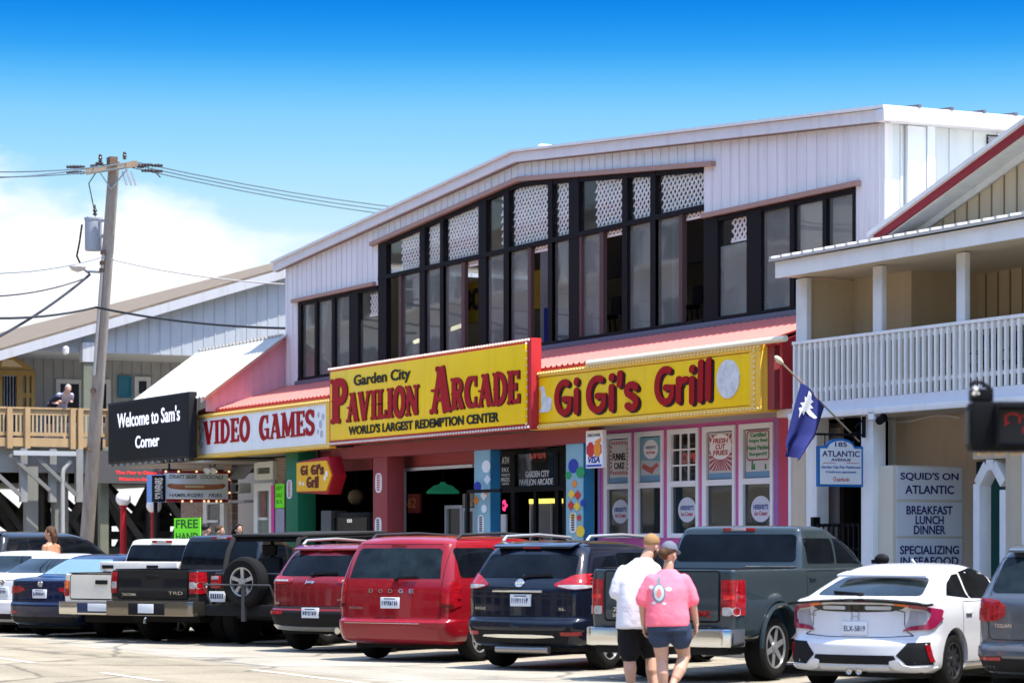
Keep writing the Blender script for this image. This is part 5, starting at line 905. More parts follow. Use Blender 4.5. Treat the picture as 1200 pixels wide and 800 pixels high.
for (l, m_, r_), nm in zip((((-260, 180), (150, 203), (700, 253)), ((-260, 188), (153, 209), (700, 258.5)), ((-260, 192), (140, 212), (700, 264))), ('uppermost', 'middle', 'lowest')):
    wire([PD(l[0], l[1], 46), c0+rt*(.35 if m_[0] > 149 else -.45)+OF+Vector((0, 0, .15 if nm == 'uppermost' else .05))], .014, 'power_line', nm+' of the three power lines left of the pole crossarm', wblue); wire([c0+rt*.5+OF+Vector((0, 0, .2 if nm == 'uppermost' else .12 if nm == 'middle' else .04)), PD(r_[0], r_[1], 104)], .016, 'power_line', nm+' of the three power lines right of the pole crossarm', wblue)
wire([PD(-120, 362, 50), onp(362)+Vector((0, -.2, 0)), PD(333.5, 384.5, 61.2)], .028, 'telephone_cable', 'thick black telephone cable crossing the pole in front of the shingle roof')
wire([PD(-80, 430, 52), PD(105, 322, 68.5)], .035, 'service_cable', 'thick twisted cable dropping from the transformer towards the lower left')
wire([PD(-80, 345, 52), PD(100, 326, 68.6)], .016, 'service_cable', 'thin cable running left from just under the street light')
wire([PD(-80, 318, 52), onp(303)], .01, 'service_cable', 'faint cable running left from beside the transformer foot', wblue)
wire([onp(306), PD(333, 333, 61.2)], .016, 'service_cable', 'pale cable running right from the pole over the shingle roof', mat('wire_pale', (.5, .48, .44), .6))
# ================================================================ restaurant with the balcony on the right
YQ = 22.0; tan_ = mat('tan_siding', (.52, .41, .26), .7, stain=.35, sc=(.3, .22, .13), var=.06, stretch=(1, 1, .25)); tan2 = mat('tan_render', (.56, .46, .33), .8, stain=.4, sc=(.3, .24, .17), var=.08, vs=1.5, bump=.15, bs=30); wpt = mat('white_paint', (.77, .755, .72), .5, var=.06, stain=.35, sc=(.45, .42, .36)); wdirty = mat('aged_white_paint', (.68, .67, .64), .6, var=.12, vs=2)
Xa = X(931, YQ); Xe = -8
rs = thing('restaurant_building', 'tan restaurant with white balcony railing and red edged gable beside the arcade', 'building', ((Xa+Xe)/2, YQ, 0))
zrail, zbot, zbeam = 4.70, 3.76, 3.56
# balcony
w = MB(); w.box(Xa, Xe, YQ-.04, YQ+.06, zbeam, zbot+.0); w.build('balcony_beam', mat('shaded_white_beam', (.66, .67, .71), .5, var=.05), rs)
w = MB(); w.box(Xa, Xe, YQ-.12, YQ-.045, zbeam-.05, zbeam+.05); w.build('gutter', wpt, rs, bevel=.015)
w = MB(); w.box(Xa, Xe, YQ+.06, 24.2, zbeam+.03, zbot-.02); w.build('balcony_floor', mat('balcony_floor', (.5, .46, .38), .8), rs)
w = MB(); w.box(Xa, Xe, YQ-.05, YQ+.07, zrail-.05, zrail); w.box(Xa, Xe, YQ, YQ+.04, zrail-.14, zrail-.052); w.box(Xa, Xe, YQ, YQ+.04, zbot+.16, zbot+.22); rl = w.build('railing', wpt, rs, bevel=.006)
w = MB(); x = Xa+.06
while x < Xe: w.box(x-.024, x+.024, YQ-.05, YQ-.002, zbot+.001, zrail-.055); x += .148
w.build('baluster', wpt, rl)
for p0, p1 in ((934, 946.5), (1024, 1034.5), (1122, 1132), (1222, 1231)):
    w = MB(); w.box(X(p0, YQ+.1), X(p1, YQ+.1), YQ+.08, YQ+.17, zbot, 5.66); w.build('balcony_post', wdirty, rs, bevel=.008)
# porch roof edge over the balcony
Yf = 21.7; Xl = X(908.5, Yf); w = MB(); w.box(Xl, Xe, Yf, Yf+.05, 5.66, 5.90); w.build('porch_fascia', wpt, rs)
w = MB(); w.prism([(Xl-.06, Yf-.08, 5.91), (Xe, Yf-.08, 5.91), (Xe, 24.3, 6.35), (Xl-.06, 24.3, 6.35)], (0, 0, .04)); pr2 = w.build('porch_roof', mat('grey_porch_metal', (.48, .46, .43), .5, var=.1), rs)
w = MB(); x = Xl
while x < Xe: w.prism([(x-.03, Yf-.09, 5.95), (x+.03, Yf-.09, 5.95), (x+.03, 24.3, 6.39), (x-.03, 24.3, 6.39)], (0, 0, .035)); x += .3
w.build('roof_rib', mat('pale_rib', (.6, .58, .55), .5), pr2)
w = MB(); w.prism([(Xl, Yf+.055, 5.68), (Xe, Yf+.055, 5.68), (Xe, 24.2, 5.68), (Xl, 24.2, 5.68)], (0, 0, .03)); w.build('porch_ceiling', mat('cream_ceiling', (.6, .52, .38), .7), rs)
w = MB(); w.box(Xa+.1, Xe, 24.2, 24.35, .1, 6.3); w.box(X(947, 23), X(1068, 23.0), 23.0, 24.2, zbot, 5.68); uw = w.build('upper_wall', tan_, rs)
w = MB(); x = X(1075, 24.2)
while x < Xe: w.box(x-.012, x+.012, 24.185, 24.199, 3.7, 5.67); x += .3
w.build('siding_groove', mat('tan_groove', (.24, .17, .085), .8), uw)
w = MB(); w.box(Xa, Xa+.1, 22.1, 24.2, zbot, 5.66); w.box(Xa, Xa+.12, 24.35, 36, 0, 6.2); w.build('side_wall', tan_, rs)
t = thing('wall_lamp', 'black wall lamp high on the tan balcony wall', 'wall lamp', PY(1188, 293, 24.1)); w = MB(); w.lathe([(.02, -.12), (.08, -.1), (.1, .05), (.06, .07)], PY(1188, 295, 24.0), (0, -.7, -.7), 12); w.build('lamp_shade', black, t, smooth=True); w = MB(); p = PY(1188, 291, 24.1); w.box(p.x-.06, p.x+.06, 24.05, 24.18, p.z-.02, p.z+.06); w.build('mount', black, t)
# gable with red rake
Yg = 22.9; g0 = PY(1024, 285, Yg); g1 = PY(1202, 154.5, Yg); sl_ = (g1.z-g0.z)/(g1.x-g0.x); Xap = g1.x+3.4; Zap = g0.z+sl_*(Xap-g0.x)
def gz(x): return g0.z+sl_*(x-g0.x) if x < Xap else Zap-sl_*(x-Xap)
X2 = 2*Xap-g0.x
mrd = mat('maroon_trim', (.24, .025, .035), .5)
w = MB()
for a, b in ((g0.x, Xap), (Xap, X2)): w.xz([(a, gz(a)), (b, gz(b)), (b, gz(b)+.12), (a, gz(a)+.12)], Yg, Yg+.04)
w.build('rake_board', mrd, rs)
w = MB()
for a, b in ((g0.x-.1, Xap), (Xap, X2+.1)): w.xz([(a, gz(g0.x)+.121-(.1*sl_ if a < g0.x else 0) if a < g0.x else gz(a)+.121), (b, gz(min(b, X2))+.121), (b, gz(min(b, X2))+.165), (a, gz(max(a, g0.x))+.165)], Yg-.06, 38)
w.build('roof', mat('pale_metal_roof', (.66, .64, .62), .45, var=.1), rs)
w = MB()
for a, b in ((g0.x, Xap), (Xap, X2)): w.xz([(a, gz(a)-.02), (b, gz(b)-.02), (b, gz(b)+.11), (a, gz(a)+.11)], Yg+.045, 24.5)
w.build('rake_soffit', mat('soffit_white', (.62, .62, .58), .6, var=.1, vs=4), rs)
Yw = Yg+.42; w = MB(); w.xz([(g0.x+.2, 5.9), (g0.x+.2, gz(g0.x+.2)-.021), (Xap, Zap-.021), (X2-.2, gz(X2-.2)-.021), (X2-.2, 5.9)], Yw, Yw+.1); gwl = w.build('gable_wall', tan_, rs)
w = MB(); x = g0.x+.6
while x < X2-.5: w.box(x-.012, x+.012, Yw-.014, Yw-.001, 5.95, gz(x)-.05); x += .3
w.build('siding_groove', mat('tan_groove', (.24, .17, .085), .8), gwl)
w = MB()
for a, b in ((g0.x+.1, Xap), (Xap, X2-.1)): w.xz([(a, gz(a)-.12), (b, gz(b)-.12), (b, gz(b)-.021), (a, gz(a)-.021)], Yw-.06, Yw-.015)
w.build('frieze_board', mat('soffit_white', (.62, .62, .58), .6, var=.1, vs=4), rs)
# ground floor: rendered walls, pilasters, arched door
Yd = 24.0; w = MB()
w.box(X(953, Yd), X(1040, Yd), Yd, Yd+.19, .1, zbeam+.03); w.box(X(1040, Yd), X(1146, Yd), Yd, Yd+.19, .1, zbeam+.03); w.box(X(1180, Yd), Xe, Yd, Yd+.19, .1, zbeam+.03); gw_ = w.build('ground_wall', tan2, rs)
w = MB(); w.box(X(926, 22.4), X(944.5, 22.4), 22.4, 22.6, .1, zbeam+.03); w.build('front_wall', tan2, rs)
w = MB(); w.box(X(1178.5, 22.5), X(1197, 22.5), 22.5, 22.7, .1, zbeam+.02); w.build('front_wall', tan2, rs)
for p0, p1, y in ((923.5, 926.5, 22.38), (944.5, 957, 22.36), (1009, 1023, 22.02), (1197, 1206, 22.45)): w = MB(); w.box(X(p0, y), X(p1, y), y, y+.22, .1, zbeam-.003); w.build('pilaster', wpt, rs, bevel=.01)
w = MB(); x0, x1 = X(1140, 22.5), X(1178.5, 22.5); za = Z(1150, 538, 22.5); P_ = [(x0+.08, .1), (x0+.08, za-.34), (x0+.30, za-.08), (x1-.30, za-.08), (x1-.08, za-.34), (x1-.08, .1)]
for i in range(5): w.bar((P_[i][0], 22.6+.002*i, P_[i][1]-(.09 if i == 4 else 0)), (P_[i+1][0], 22.6+.002*i, P_[i+1][1]), .15, .2, (0, 1, 0))
w.build('door_arch', wpt, rs, bevel=.008)
w = MB(); w.box(x0+.003, x1-.003, 22.5, 22.7, za+.003, zbeam+.02); w.build('arch_wall', tan2, rs)
Y5 = 23.1; w = MB(); w.box(X(1144, Y5), X(1186, Y5), Y5, Y5+.06, .13, Z(1160, 556, Y5)); d = w.build('door', mat('dark_green_door', (.005, .06, .045), .4), rs); w = MB(); w.box(X(1144, Y5), X(1186, Y5), Y5, Y5+.05, Z(1160, 555, Y5), Z(1160, 540, Y5)); w.build('transom', blackg, d); w = MB(); w.box(X(1180, Y5), X(1181.5, Y5), Y5-.08, Y5-.01, 1.0, 1.25); w.build('handle', mat('brass', (.5, .35, .12), .3, metal=1), d)
w = MB(); w.box(X(975, 23.98), X(985, 23.98), 23.93, 23.99, .1, 3.5); w.build('inner_trim', wpt, rs)
w = MB(); w.box(X(986, 23.98), X(1008, 23.98), 23.95, 23.99, .1, 3.0); w.build('opening_dark_panel', mat('brown_dark', (.05, .035, .02), .8), rs)  # flat dark panel, its colour stands in for a shaded opening
# iron gate
Yi = 22.15; x0, x1 = X(955.5, Yi), X(1009, Yi); zt = Z(980, 613, Yi); t = thing('iron_gate', 'low black iron gate between white posts of the restaurant', 'gate', ((x0+x1)/2, Yi, .13)); w = MB()
w.box(x0, x1, Yi-.02, Yi+.02, zt-.05, zt); w.box(x0, x1, Yi-.02, Yi+.02, zt-.4, zt-.36); w.box(x0, x1, Yi-.02, Yi+.02, .25, .3); w.build('rail', black, t)
w = MB(); n = 9
for i in range(n+1): xx = x0+(x1-x0)*i/n; w.box(xx-.014, xx+.014, Yi-.045, Yi-.021, .15, zt-.001)
w.build('bar', black, t); w = MB(); w.box(x0-.04, x0+.04, Yi-.06, Yi+.06, .13, zt+.1); w.build('gate_post', black, t)
# menu board facing along the street
XSq = X(1049, 22.15); y0, y1 = YX(1049, XSq), YX(1128, XSq); zt, zl_ = ZX(1090, 545.5, XSq), ZX(1090, 690, XSq)
t = thing('restaurant_sign', "white three panel sign reading SQUID'S ON ATLANTIC on the tan porch wall", 'sign', (XSq, (y0+y1)/2, zl_)); w = MB(); w.box(XSq-.42, XSq, y0-.04, y1+.03, zl_, zt); w.build('box', mat('cream_box', (.62, .56, .44), .5), t, bevel=.012)
nv = mat('navy_sign_letter', (.03, .035, .13), .5); pw = mat('pale_sign_face', (.66, .66, .66), .45)
rows = ((547.5, 585, (("SQUID'S ON", 558.5, 68), ('ATLANTIC', 573.5, 57))), (588.5, 628, (('BREAKFAST', 597.5, 54), ('LUNCH', 609, 33), ('DINNER', 620.5, 37))), (631, 676, (('SPECIALIZING', 644, 69), ('IN SEAFOOD', 657, 68), ('AND STEAKS', 669, 60))))
for q0, q1, ls in rows:
    w = MB(); w.box(XSq+.002, XSq+.012, y0+.02, y1-.02, ZX(1090, q1, XSq), ZX(1090, q0, XSq)); pn = w.build('panel', pw, t)
    for s_, q, wd in ls: text(s_, wd/79*(y1-y0), .125, on_side(XSq+.013, (y0+y1)/2, ZX(1090, q, XSq)), nv, 'lettering', pn, .005, .022)
# 185 atlantic avenue sign
XA = X(1011, 21.93); y0, y1 = YX(958.5, XA), YX(1011.5, XA); q = lambda v: ZX(985, v, XA); ym = (y0+y1)/2; hw = (y1-y0)/2
def shape(k): return [(ym-hw+k, q(570)+k), (ym+hw-k, q(570)+k), (ym+hw-k, q(522.5)-k), (ym+hw*.62-k*.4, q(522.5)-k)]+[(ym+(hw*.6-k*.4)*cos(a), q(522.5)-k+(q(513.5)-q(522.5))*sin(a)) for a in [pi*i/12 for i in range(1, 12)]]+[(ym-hw*.62+k*.4, q(522.5)-k), (ym-hw+k, q(522.5)-k)]
t = thing('hanging_sign', 'blue edged white hanging sign reading 185 Atlantic Avenue', 'sign', (XA, ym, q(570))); w = MB(); w.yz(shape(0), XA-.05, XA); w.build('board', mat('sign_blue', (.02, .14, .36), .4), t); w = MB(); w.yz(shape(.035), XA+.001, XA+.008); w.build('panel', mat('sign_pale', (.68, .69, .68), .45), t)
for s_, v, wd, hh, m_ in (('185', 520.5, 14, .07, nv), ('ATLANTIC', 531.5, 44, .085, nv), ('AVENUE', 538.5, 23, .04, nv), ('Garden City Pier Penthouse', 547.5, 46, .05, mat('sign_blue_letter', (.03, .12, .35), .5)), ('4 bedroom apartment', 553, 36, .045, mat('sign_blue_letter', (.03, .12, .35), .5)), ('airbnb', 561.5, 15, .055, mat('coral_letter', (.5, .12, .12), .5))): text(s_, wd/53*2*hw, hh, on_side(XA+.009, ym+(.09*hw if s_ == 'airbnb' else 0), q(v)), m_, 'lettering', t, .003, .02)
w = MB(); w.tube([(XA+.011, ym-.28*hw+.02*sin(a)*(1+.0*a), q(561)+.03*cos(a)) for a in [pi*i/8 for i in range(17)]], .005, 5); w.tube([(XA+.011, ym-.8*hw, q(542.5)), (XA+.011, ym-.25*hw, q(542))], .004, 4); w.tube([(XA+.011, ym+.25*hw, q(542)), (XA+.011, ym+.8*hw, q(542.5))], .004, 4); w.build('ornament', mat('coral_letter', (.5, .12, .12), .5), t)
w = MB(); w.tube([(XA-.03, YX(950, XA), q(508.8)), (XA-.03, YX(1012, XA)+.03, q(508.8))], .017, 6); w.build('arm', black, t); w = MB()
for p in (968, 1002): w.tube([(XA-.03, YX(p, XA), q(509)), (XA-.03, YX(p, XA), q(524))], .008, 5)
w.tube([(XA-.03, ym+hw+.0, q(492)), (XA-.03, ym+hw-.12, q(500)), (XA-.03, ym+hw-.03, q(505)), (XA-.03, ym+hw-.22, q(508))], .012, 6); w.tube([(XA-.03, ym+hw+.03, q(487)), (XA-.03, ym+hw+.03, q(512))], .03, 6); w.build('bracket', black, t)
# flag on a slanting staff
XF = X(1007, 21.99)+.1; pf = lambda x, y: PX(x, y, XF)
t = thing('flag', 'dark blue flag with white palmetto tree hanging from a slanting staff', 'flag', pf(1007, 517)); w = MB(); w.tube([pf(1007, 517), pf(940, 449)], .014, 8); w.tube([pf(940, 449), pf(915, 424)], .013, 8); st_ = w.build('staff', mat('varnished_wood', (.34, .26, .17), .4), t, smooth=True); w = MB(); w.lathe([(0, 0), (.03, .03), (.045, .1), (.03, .16), (0, .19)], pf(918, 427), pf(915, 424)-pf(940, 449), 10); w.build('finial', mat('finial_cream', (.75, .6, .42), .4), st_, smooth=True)
L = [(938.5, 448), (930, 480), (923, 508), (919.5, 520), (921, 531)]; R = [(967.5, 475.5), (962, 492), (956, 511), (945, 526), (935.5, 540)]
def lerp(P, u): u *= len(P)-1; i = min(int(u), len(P)-2); f = u-i; return (P[i][0]*(1-f)+P[i+1][0]*f, P[i][1]*(1-f)+P[i+1][1]*f)
def fpos(u, v):
    a, b = lerp(L, u), lerp(R, u); p = pf(a[0]*(1-v)+b[0]*v, a[1]*(1-v)+b[1]*v); p.x += .075*sin(v*9+u*1.5)*(.35+u)+.05*sin(v*4.2-u*2); return p
N, M_ = 26, 22; w = MB(); w.add([fpos(i/N, j/M_) for i in range(N+1) for j in range(M_+1)], [(i*(M_+1)+j, i*(M_+1)+j+1, (i+1)*(M_+1)+j+1, (i+1)*(M_+1)+j) for i in range(N) for j in range(M_)]); fl = w.build('cloth', mat('flag_blue', (.025, .032, .15), .8, bump=.1, bs=90), t, smooth=True)
GR = [(u/40, v/40, (lerp(L, u/40)[0]*(1-v/40)+lerp(R, u/40)[0]*v/40, lerp(L, u/40)[1]*(1-v/40)+lerp(R, u/40)[1]*v/40)) for u in range(41) for v in range(41)]
def uvof(x, y): return min(GR, key=lambda g: (g[2][0]-x)**2+(g[2][1]-y)**2)[:2]
palm = [(945.5, 457), (949, 462), (949.5, 467), (952, 470), (949.5, 473), (951.5, 478), (948, 478.5), (950.5, 483), (954.5, 490), (952, 491), (948, 485.5), (945, 481.5), (942, 482), (940.5, 486), (937, 484), (933.5, 489), (935.5, 481), (933.8, 478), (938, 476), (936.5, 471), (940.5, 471), (940, 465.5), (943, 466)]
pu = [Vector(uvof(*p)) for p in palm]
vv, ee, ff, *_ = delaunay_2d_cdt(pu+[Vector((a/40+.0031, b/40+.0017)) for a in range(1, 36) for b in range(1, 39)], [(i, (i+1) % len(pu)) for i in range(len(pu))], [], 1, 1e-5)
w = MB(); w.add([fpos(min(max(p.x, 0), 1), min(max(p.y, 0), 1))+Vector((.006, 0, 0)) for p in vv], [tuple(f) for f in ff]); w.build('palmetto_emblem', mat('flag_white', (.75, .75, .78), .8), fl, smooth=True)
t = thing('security_camera', 'small black security camera under the white balcony beam', 'camera', PY(1031, 489, 21.95)); w = MB(); p = PY(1033, 491, 21.9); w.lathe([(.05, -.1), (.06, -.09), (.06, .09), (.045, .1)], p, (.5, -.75, -.3), 10); w.build('body', black, t, smooth=True); w = MB(); p2 = PY(1026, 488, 21.95); w.box(p2.x-.09, p2.x+.06, 21.88, 21.95, p2.z-.04, p2.z+.06); w.build('mount', wpt, t); w = MB(); w.tube([p2, p], .015, 5); w.build('bracket', black, t)
w = MB(); w.tube([PY(1040+14*i, 492+3*sin(i*1.1)+i*-.6, 23.9) for i in range(7)], .012, 5); tag(w.build('cable', wpt, smooth=True), 'thin white cable sagging along the tan porch wall', 'cable')
w = MB(); p = PY(1198.5, 547, 22.3); w.box(p.x-.1, p.x+.12, 22.4, 22.43, p.z-.22, p.z+.2); tag(w.build('blue_plate', mat('sign_blue', (.02, .14, .36), .4)), 'small blue plate on the white post at the right edge', 'sign')
# balcony chairs glimpsed through the railing
for p, lab in ((1143, 'dark balcony chair behind the railing, left one'), (1181, 'dark balcony chair behind the railing, right one')):
    c = PY(p, 440, 23.2); t = thing('balcony_chair', lab, 'chair', (c.x, 23.2, zbot), group='balcony chairs'); w = MB(); w.box(c.x-.25, c.x+.25, 22.95, 23.45, zbot+.42, zbot+.46); w.build('seat', black, t, bevel=.01); w = MB(); w.box(c.x-.25, c.x+.25, 23.42, 23.46, zbot+.47, zbot+.9); w.build('backrest', mat('navy_cloth', (.03, .03, .06), .8), t, bevel=.01)
    for sx in (-.23, .23):
        for sy in (22.98, 23.42): w = MB(); w.box(c.x+sx-.015, c.x+sx+.015, sy-.015, sy+.015, zbot, zbot+.419); w.build('leg', black, t)
        w = MB(); w.box(c.x+sx-.02, c.x+sx+.02, 22.98, 23.44, zbot+.62, zbot+.65); w.build('arm', black, t)
# ================================================================ pedestrian signal close to the camera
o = PD(1135, 533, 17.2); rz_ = radians(90)-TH-radians(9)+0; t = thing('pedestrian_signal', 'black pedestrian signal with red dot display near the right edge', 'traffic signal', (o.x, o.y, 0)); 
rtv = Vector((S_, C_, 0)); fw = Vector((-C_, S_, 0)); k = 17.2/F
def sg(px, py, d=0): return o+rtv*(px-1135)*k+Vector((0, 0, (533-py)*k))+fw*d
def sbox(mb, p0, p1, q0, q1, d0, d1): mb.prism([sg(p0, q1, d0), sg(p1, q1, d0), sg(p1, q0, d0), sg(p0, q0, d0)], fw*(d1-d0))
hb = mat('signal_black', (.007, .007, .008), .6, spec=.08); w = MB(); sbox(w, 1138, 1262, 470, 529, 0, .2); hs = w.build('housing', hb, t, bevel=.03)
w = MB(); sbox(w, 1168, 1250, 475, 479, -.14, -.002); sbox(w, 1164.5, 1168, 475, 523, -.1, -.002); sbox(w, 1250, 1253, 475, 523, -.1, -.002); sbox(w, 1168, 1250, 521, 523, -.04, -.002); w.build('visor', hb, t, bevel=.004)
w = MB(); sbox(w, 1169, 1249, 480, 520, -.008, -.001); w.build('screen', mat('signal_screen', (.03, .028, .026), .5, var=.3, vs=200), t)
rd = mat('signal_red', (.75, .02, .03), .5, emit=.04); w = MB()
for a, b in ((1178, 497), (1178, 494), (1178, 491), (1178, 488), (1181, 486), (1184.5, 484.5), (1188, 484.5), (1191.5, 485.5), (1194.5, 488), (1194.5, 491), (1194.5, 494), (1181, 495), (1199, 487), (1202, 486), (1205, 488), (1205, 492), (1202, 497), (1199, 502), (1199, 506), (1203, 506), (1207, 506)): w.lathe([(.0055, 0), (.0055, .004)], sg(a, b, -.0085), -fw, 8)
w.build('red_dot', rd, t)
w = MB(); sbox(w, 1135, 1139, 481, 519, .03, .15); w.build('hinge', mat('dark_hinge', (.05, .045, .04), .5), t)
w = MB(); sbox(w, 1140, 1165, 455, 469.5, .02, .16); w.tube([sg(1139, 452, .05), sg(1143, 447, .05), sg(1152, 447.5, .05), sg(1160, 453, .05), sg(1164, 457, .05)], .014, 8); w.build('top_clamp', hb, t, bevel=.006)
w = MB(); w.ball(sg(1144, 456, .02), .015, 9, 6, (1, 1, 1.3)); w.ball(sg(1142, 461, .02), .013, 9, 6); w.ball(sg(1147, 461, .03), .013, 9, 6); w.build('white_cap', mat('cap_white', (.75, .68, .6), .6), t, smooth=True)
w = MB()
for i in range(17): w.ball(sg(1148+i*6.5, 531+.8*sin(i*2.2), .03+.03*(i % 3)), .010, 8, 5)
w.build('amber_bead', mat('amber_bead', (.75, .42, .12), .2, coat=.5), t, smooth=True)
w = MB(); w.tube([sg(1262, 498, .1), sg(1300, 498, .1)], .03, 8); w.build('arm', hb, t); pp = sg(1306, 498, .1); w = MB(); w.tube([(pp.x, pp.y, 0), (pp.x, pp.y, 3.1)], .06, 12); w.build('pole', gal, t, smooth=True)
# ================================================================ vehicles: bodies lofted from horizontal slices, fittings laid on the skin
def pchip(vals, k):
    n = len(vals); out = []; d = [vals[i+1]-vals[i] for i in range(n-1)]
    m = [0]*n; m[0], m[-1] = d[0], d[-1]
    for i in range(1, n-1): m[i] = 0 if d[i-1]*d[i] <= 0 else 2*d[i-1]*d[i]/(d[i-1]+d[i])
    for i in range(n-1):
        for j in range(k):
            t = j/k; out.append((2*t**3-3*t*t+1)*vals[i]+(t**3-2*t*t+t)*m[i]+(-2*t**3+3*t*t)*vals[i+1]+(t**3-t*t)*m[i+1])
    return out+[vals[-1]]
class Skin:
    """a car body: rows are (z, y rear, y front, half width, rear corner radius, rear bow)"""
    def __init__(s, rows, k=5, fc=.45, fb=.18, taper=.05):
        cols = [pchip([r[i] for r in rows], k) for i in range(6)]; s.v = []; s.f = []; N = None
        for z, yr, yf, w, rc, bw in zip(*cols):
            rc = min(rc, w*.9, (yf-yr)*.4); h = []
            for i in range(11): x = (w-rc)*i/10; h.append((x, yr+bw*(x/max(w-rc, .01))**2))
            for i in range(1, 9): a = pi/2*i/8; h.append((w-rc+rc*sin(a), yr+bw+rc*(1-cos(a))))
            f_ = min(fc, w*.9, (yf-yr)*.4); y0, y1 = yr+bw+rc, yf-fb*min(1, w/.6)-f_
            for i in range(1, 40): h.append((w, y0+(y1-y0)*i/40))
            for i in range(9): a = pi/2*i/8; h.append((w-f_+f_*cos(a), y1+f_*sin(a)))
            for i in range(1, 8): x = (w-f_)*(1-i/7); h.append((x, y1+f_+(yf-y1-f_)*(1-(x/max(w-f_, .01))**2)))
            ym, hl = (yr+yf)/2, (yf-yr)/2
            h = [(x*(1-taper*max(0, (y-ym)/hl)**3-taper*.35*max(0, (ym-y)/hl)**3), y) for x, y in h]
            ring = h+[(-x, y) for x, y in h[-2:0:-1]]; N = len(ring); s.v += [(x, y, z) for x, y in ring]
        s.N = N; R = len(s.v)//N
        for i in range(R-1):
            for j in range(N): s.f.append((i*N+j, i*N+(j+1) % N, (i+1)*N+(j+1) % N, (i+1)*N+j))
        for base, fl in ((0, 1), ((R-1)*N, 0)):
            H2 = N//2
            for j in range(H2):
                a, b, c, d = j, j+1, (N-j-1) % N, (N-j) % N; q = [base+i for i in (a, b, c, d)]
                q = list(dict.fromkeys(q)); 
                if len(q) > 2: s.f.append(tuple(q[::-1] if fl else q))
        s.bvh = BVHTree.FromPolygons([Vector(v) for v in s.v], s.f)
        s.L = max(v[1] for v in s.v)
    def hit(s, view, a, b):
        if view == 'rear': o, d = Vector((a, -2, b)), Vector((0, 1, 0))
        elif view == 'front': o, d = Vector((a, s.L+2, b)), Vector((0, -1, 0))
        elif view == 'right': o, d = Vector((3, a, b)), Vector((-1, 0, 0))
        elif view == 'left': o, d = Vector((-3, a, b)), Vector((1, 0, 0))
        else: o, d = Vector((a, b, 4)), Vector((0, 0, -1))
        p, n, *_ = s.bvh.ray_cast(o, d)
        if p is None: p, n, *_ = s.bvh.find_nearest(o+d*2.3)
        if n.dot(d) > 0: n = -n
        if view == 'rear':
            lim = min(s.bvh.ray_cast(Vector((a*.82, -2, b)), d)[0].y if s.bvh.ray_cast(Vector((a*.82, -2, b)), d)[0] else p.y, p.y)+.24
            if p.y > lim:
                k0, k1 = .8, 1.0
                for _ in range(9):
                    k = (k0+k1)/2; q = s.bvh.ray_cast(Vector((a*k, -2, b)), d)[0]
                    if q is not None and q.y <= lim: k0 = k
                    else: k1 = k
                p, n, *_ = s.bvh.ray_cast(Vector((a*k0, -2, b)), d)
                if n.dot(d) > 0: n = -n
        return p, n
    def patch(s, view, poly, name, m, parent, off=.005, step=.05, skirt=.02):
        xs_ = [p[0] for p in poly]; ys_ = [p[1] for p in poly]
        q = []; n = len(poly)
        for i in range(n):
            a, b = Vector(poly[i]), Vector(poly[(i+1) % n]); k = max(1, int((b-a).length/step)); q += [a+(b-a)*j/k for j in range(k)]
        ne = len(q); pts = list(q); x = min(xs_)+step/2
        while x < max(xs_):
            y = min(ys_)+step/2
            while y < max(ys_):
                if min((Vector((x, y))-e).length for e in q) > step*.5: pts.append(Vector((x, y)))
                y += step
            x += step
        vv, ee, ff, ov, *_ = delaunay_2d_cdt(pts, [(i, (i+1) % ne) for i in range(ne)], [], 1, 1e-5)
        mb = MB(); top = []; low = []
        for p in vv: c, nn = s.hit(view, p.x, p.y); top.append(c+nn*off); low.append(c-nn*skirt)
        mb.add(top, ff); k = len(top); cnt = {}
        for f in ff:
            for i in range(len(f)): e = (f[i], f[(i+1) % len(f)]); cnt[frozenset(e)] = cnt.get(frozenset(e), 0)+1
        bd = [tuple(e) for e, c in cnt.items() if c == 1]; idx = {}
        for a, b in bd:
            for i in (a, b):
                if i not in idx: idx[i] = len(mb.v); mb.v.append(tuple(low[i]))
            mb.f.append((a, b, idx[b], idx[a]))
        return mb.build(name, m, parent, smooth=True, local=True, ang=45)
def body_mesh(sk, name, m, parent, arches=(), R=.38, cuts=()):
    mb = MB(); mb.add(sk.v, sk.f); o = mb.build(name, m, parent, smooth=True, local=True, ang=50); tools = []
    if arches:
        c = MB()
        for y in arches:
            for sx in (1, -1): c.lathe([(R, 0), (R, .9)], (sx*.62, y, R-.02+.0), (sx, 0, 0), 28)
        tools.append(c.build('cutter', m, parent, local=True))
    for b in cuts: c = MB(); c.box(*b); tools.append(c.build('cutter', m, parent, local=True))
    for t_ in tools:
        md = o.modifiers.new('cut', 'BOOLEAN'); md.object = t_; md.operation = 'DIFFERENCE'; md.solver = 'EXACT'
    if tools:
        dg = bpy.context.evaluated_depsgraph_get(); me = bpy.data.meshes.new_from_object(o.evaluated_get(dg)); o.modifiers.clear(); o.data = me
        for t_ in tools: bpy.data.objects.remove(t_)
        bm = bmesh.new(); bm.from_mesh(me)
        for f in bm.faces: f.smooth = True
        for e in bm.edges: e.smooth = not (len(e.link_faces) == 2 and e.calc_face_angle(0) > radians(45))
        bm.to_mesh(me); bm.free()
    return o
rubber = mat('tyre_rubber', (.012, .012, .012), .9, bump=.2, bs=60, spec=.08); alloy = mat('alloy', (.42, .42, .43), .35, metal=.7); steel_d = mat('dark_alloy', (.06, .06, .065), .3, metal=.6); chrome = mat('chrome', (.70, .69, .66), .16, metal=1); blackp = mat('black_plastic', (.013, .013, .014), .6, spec=.1); under = mat('underbody', (.012, .012, .012), .8)
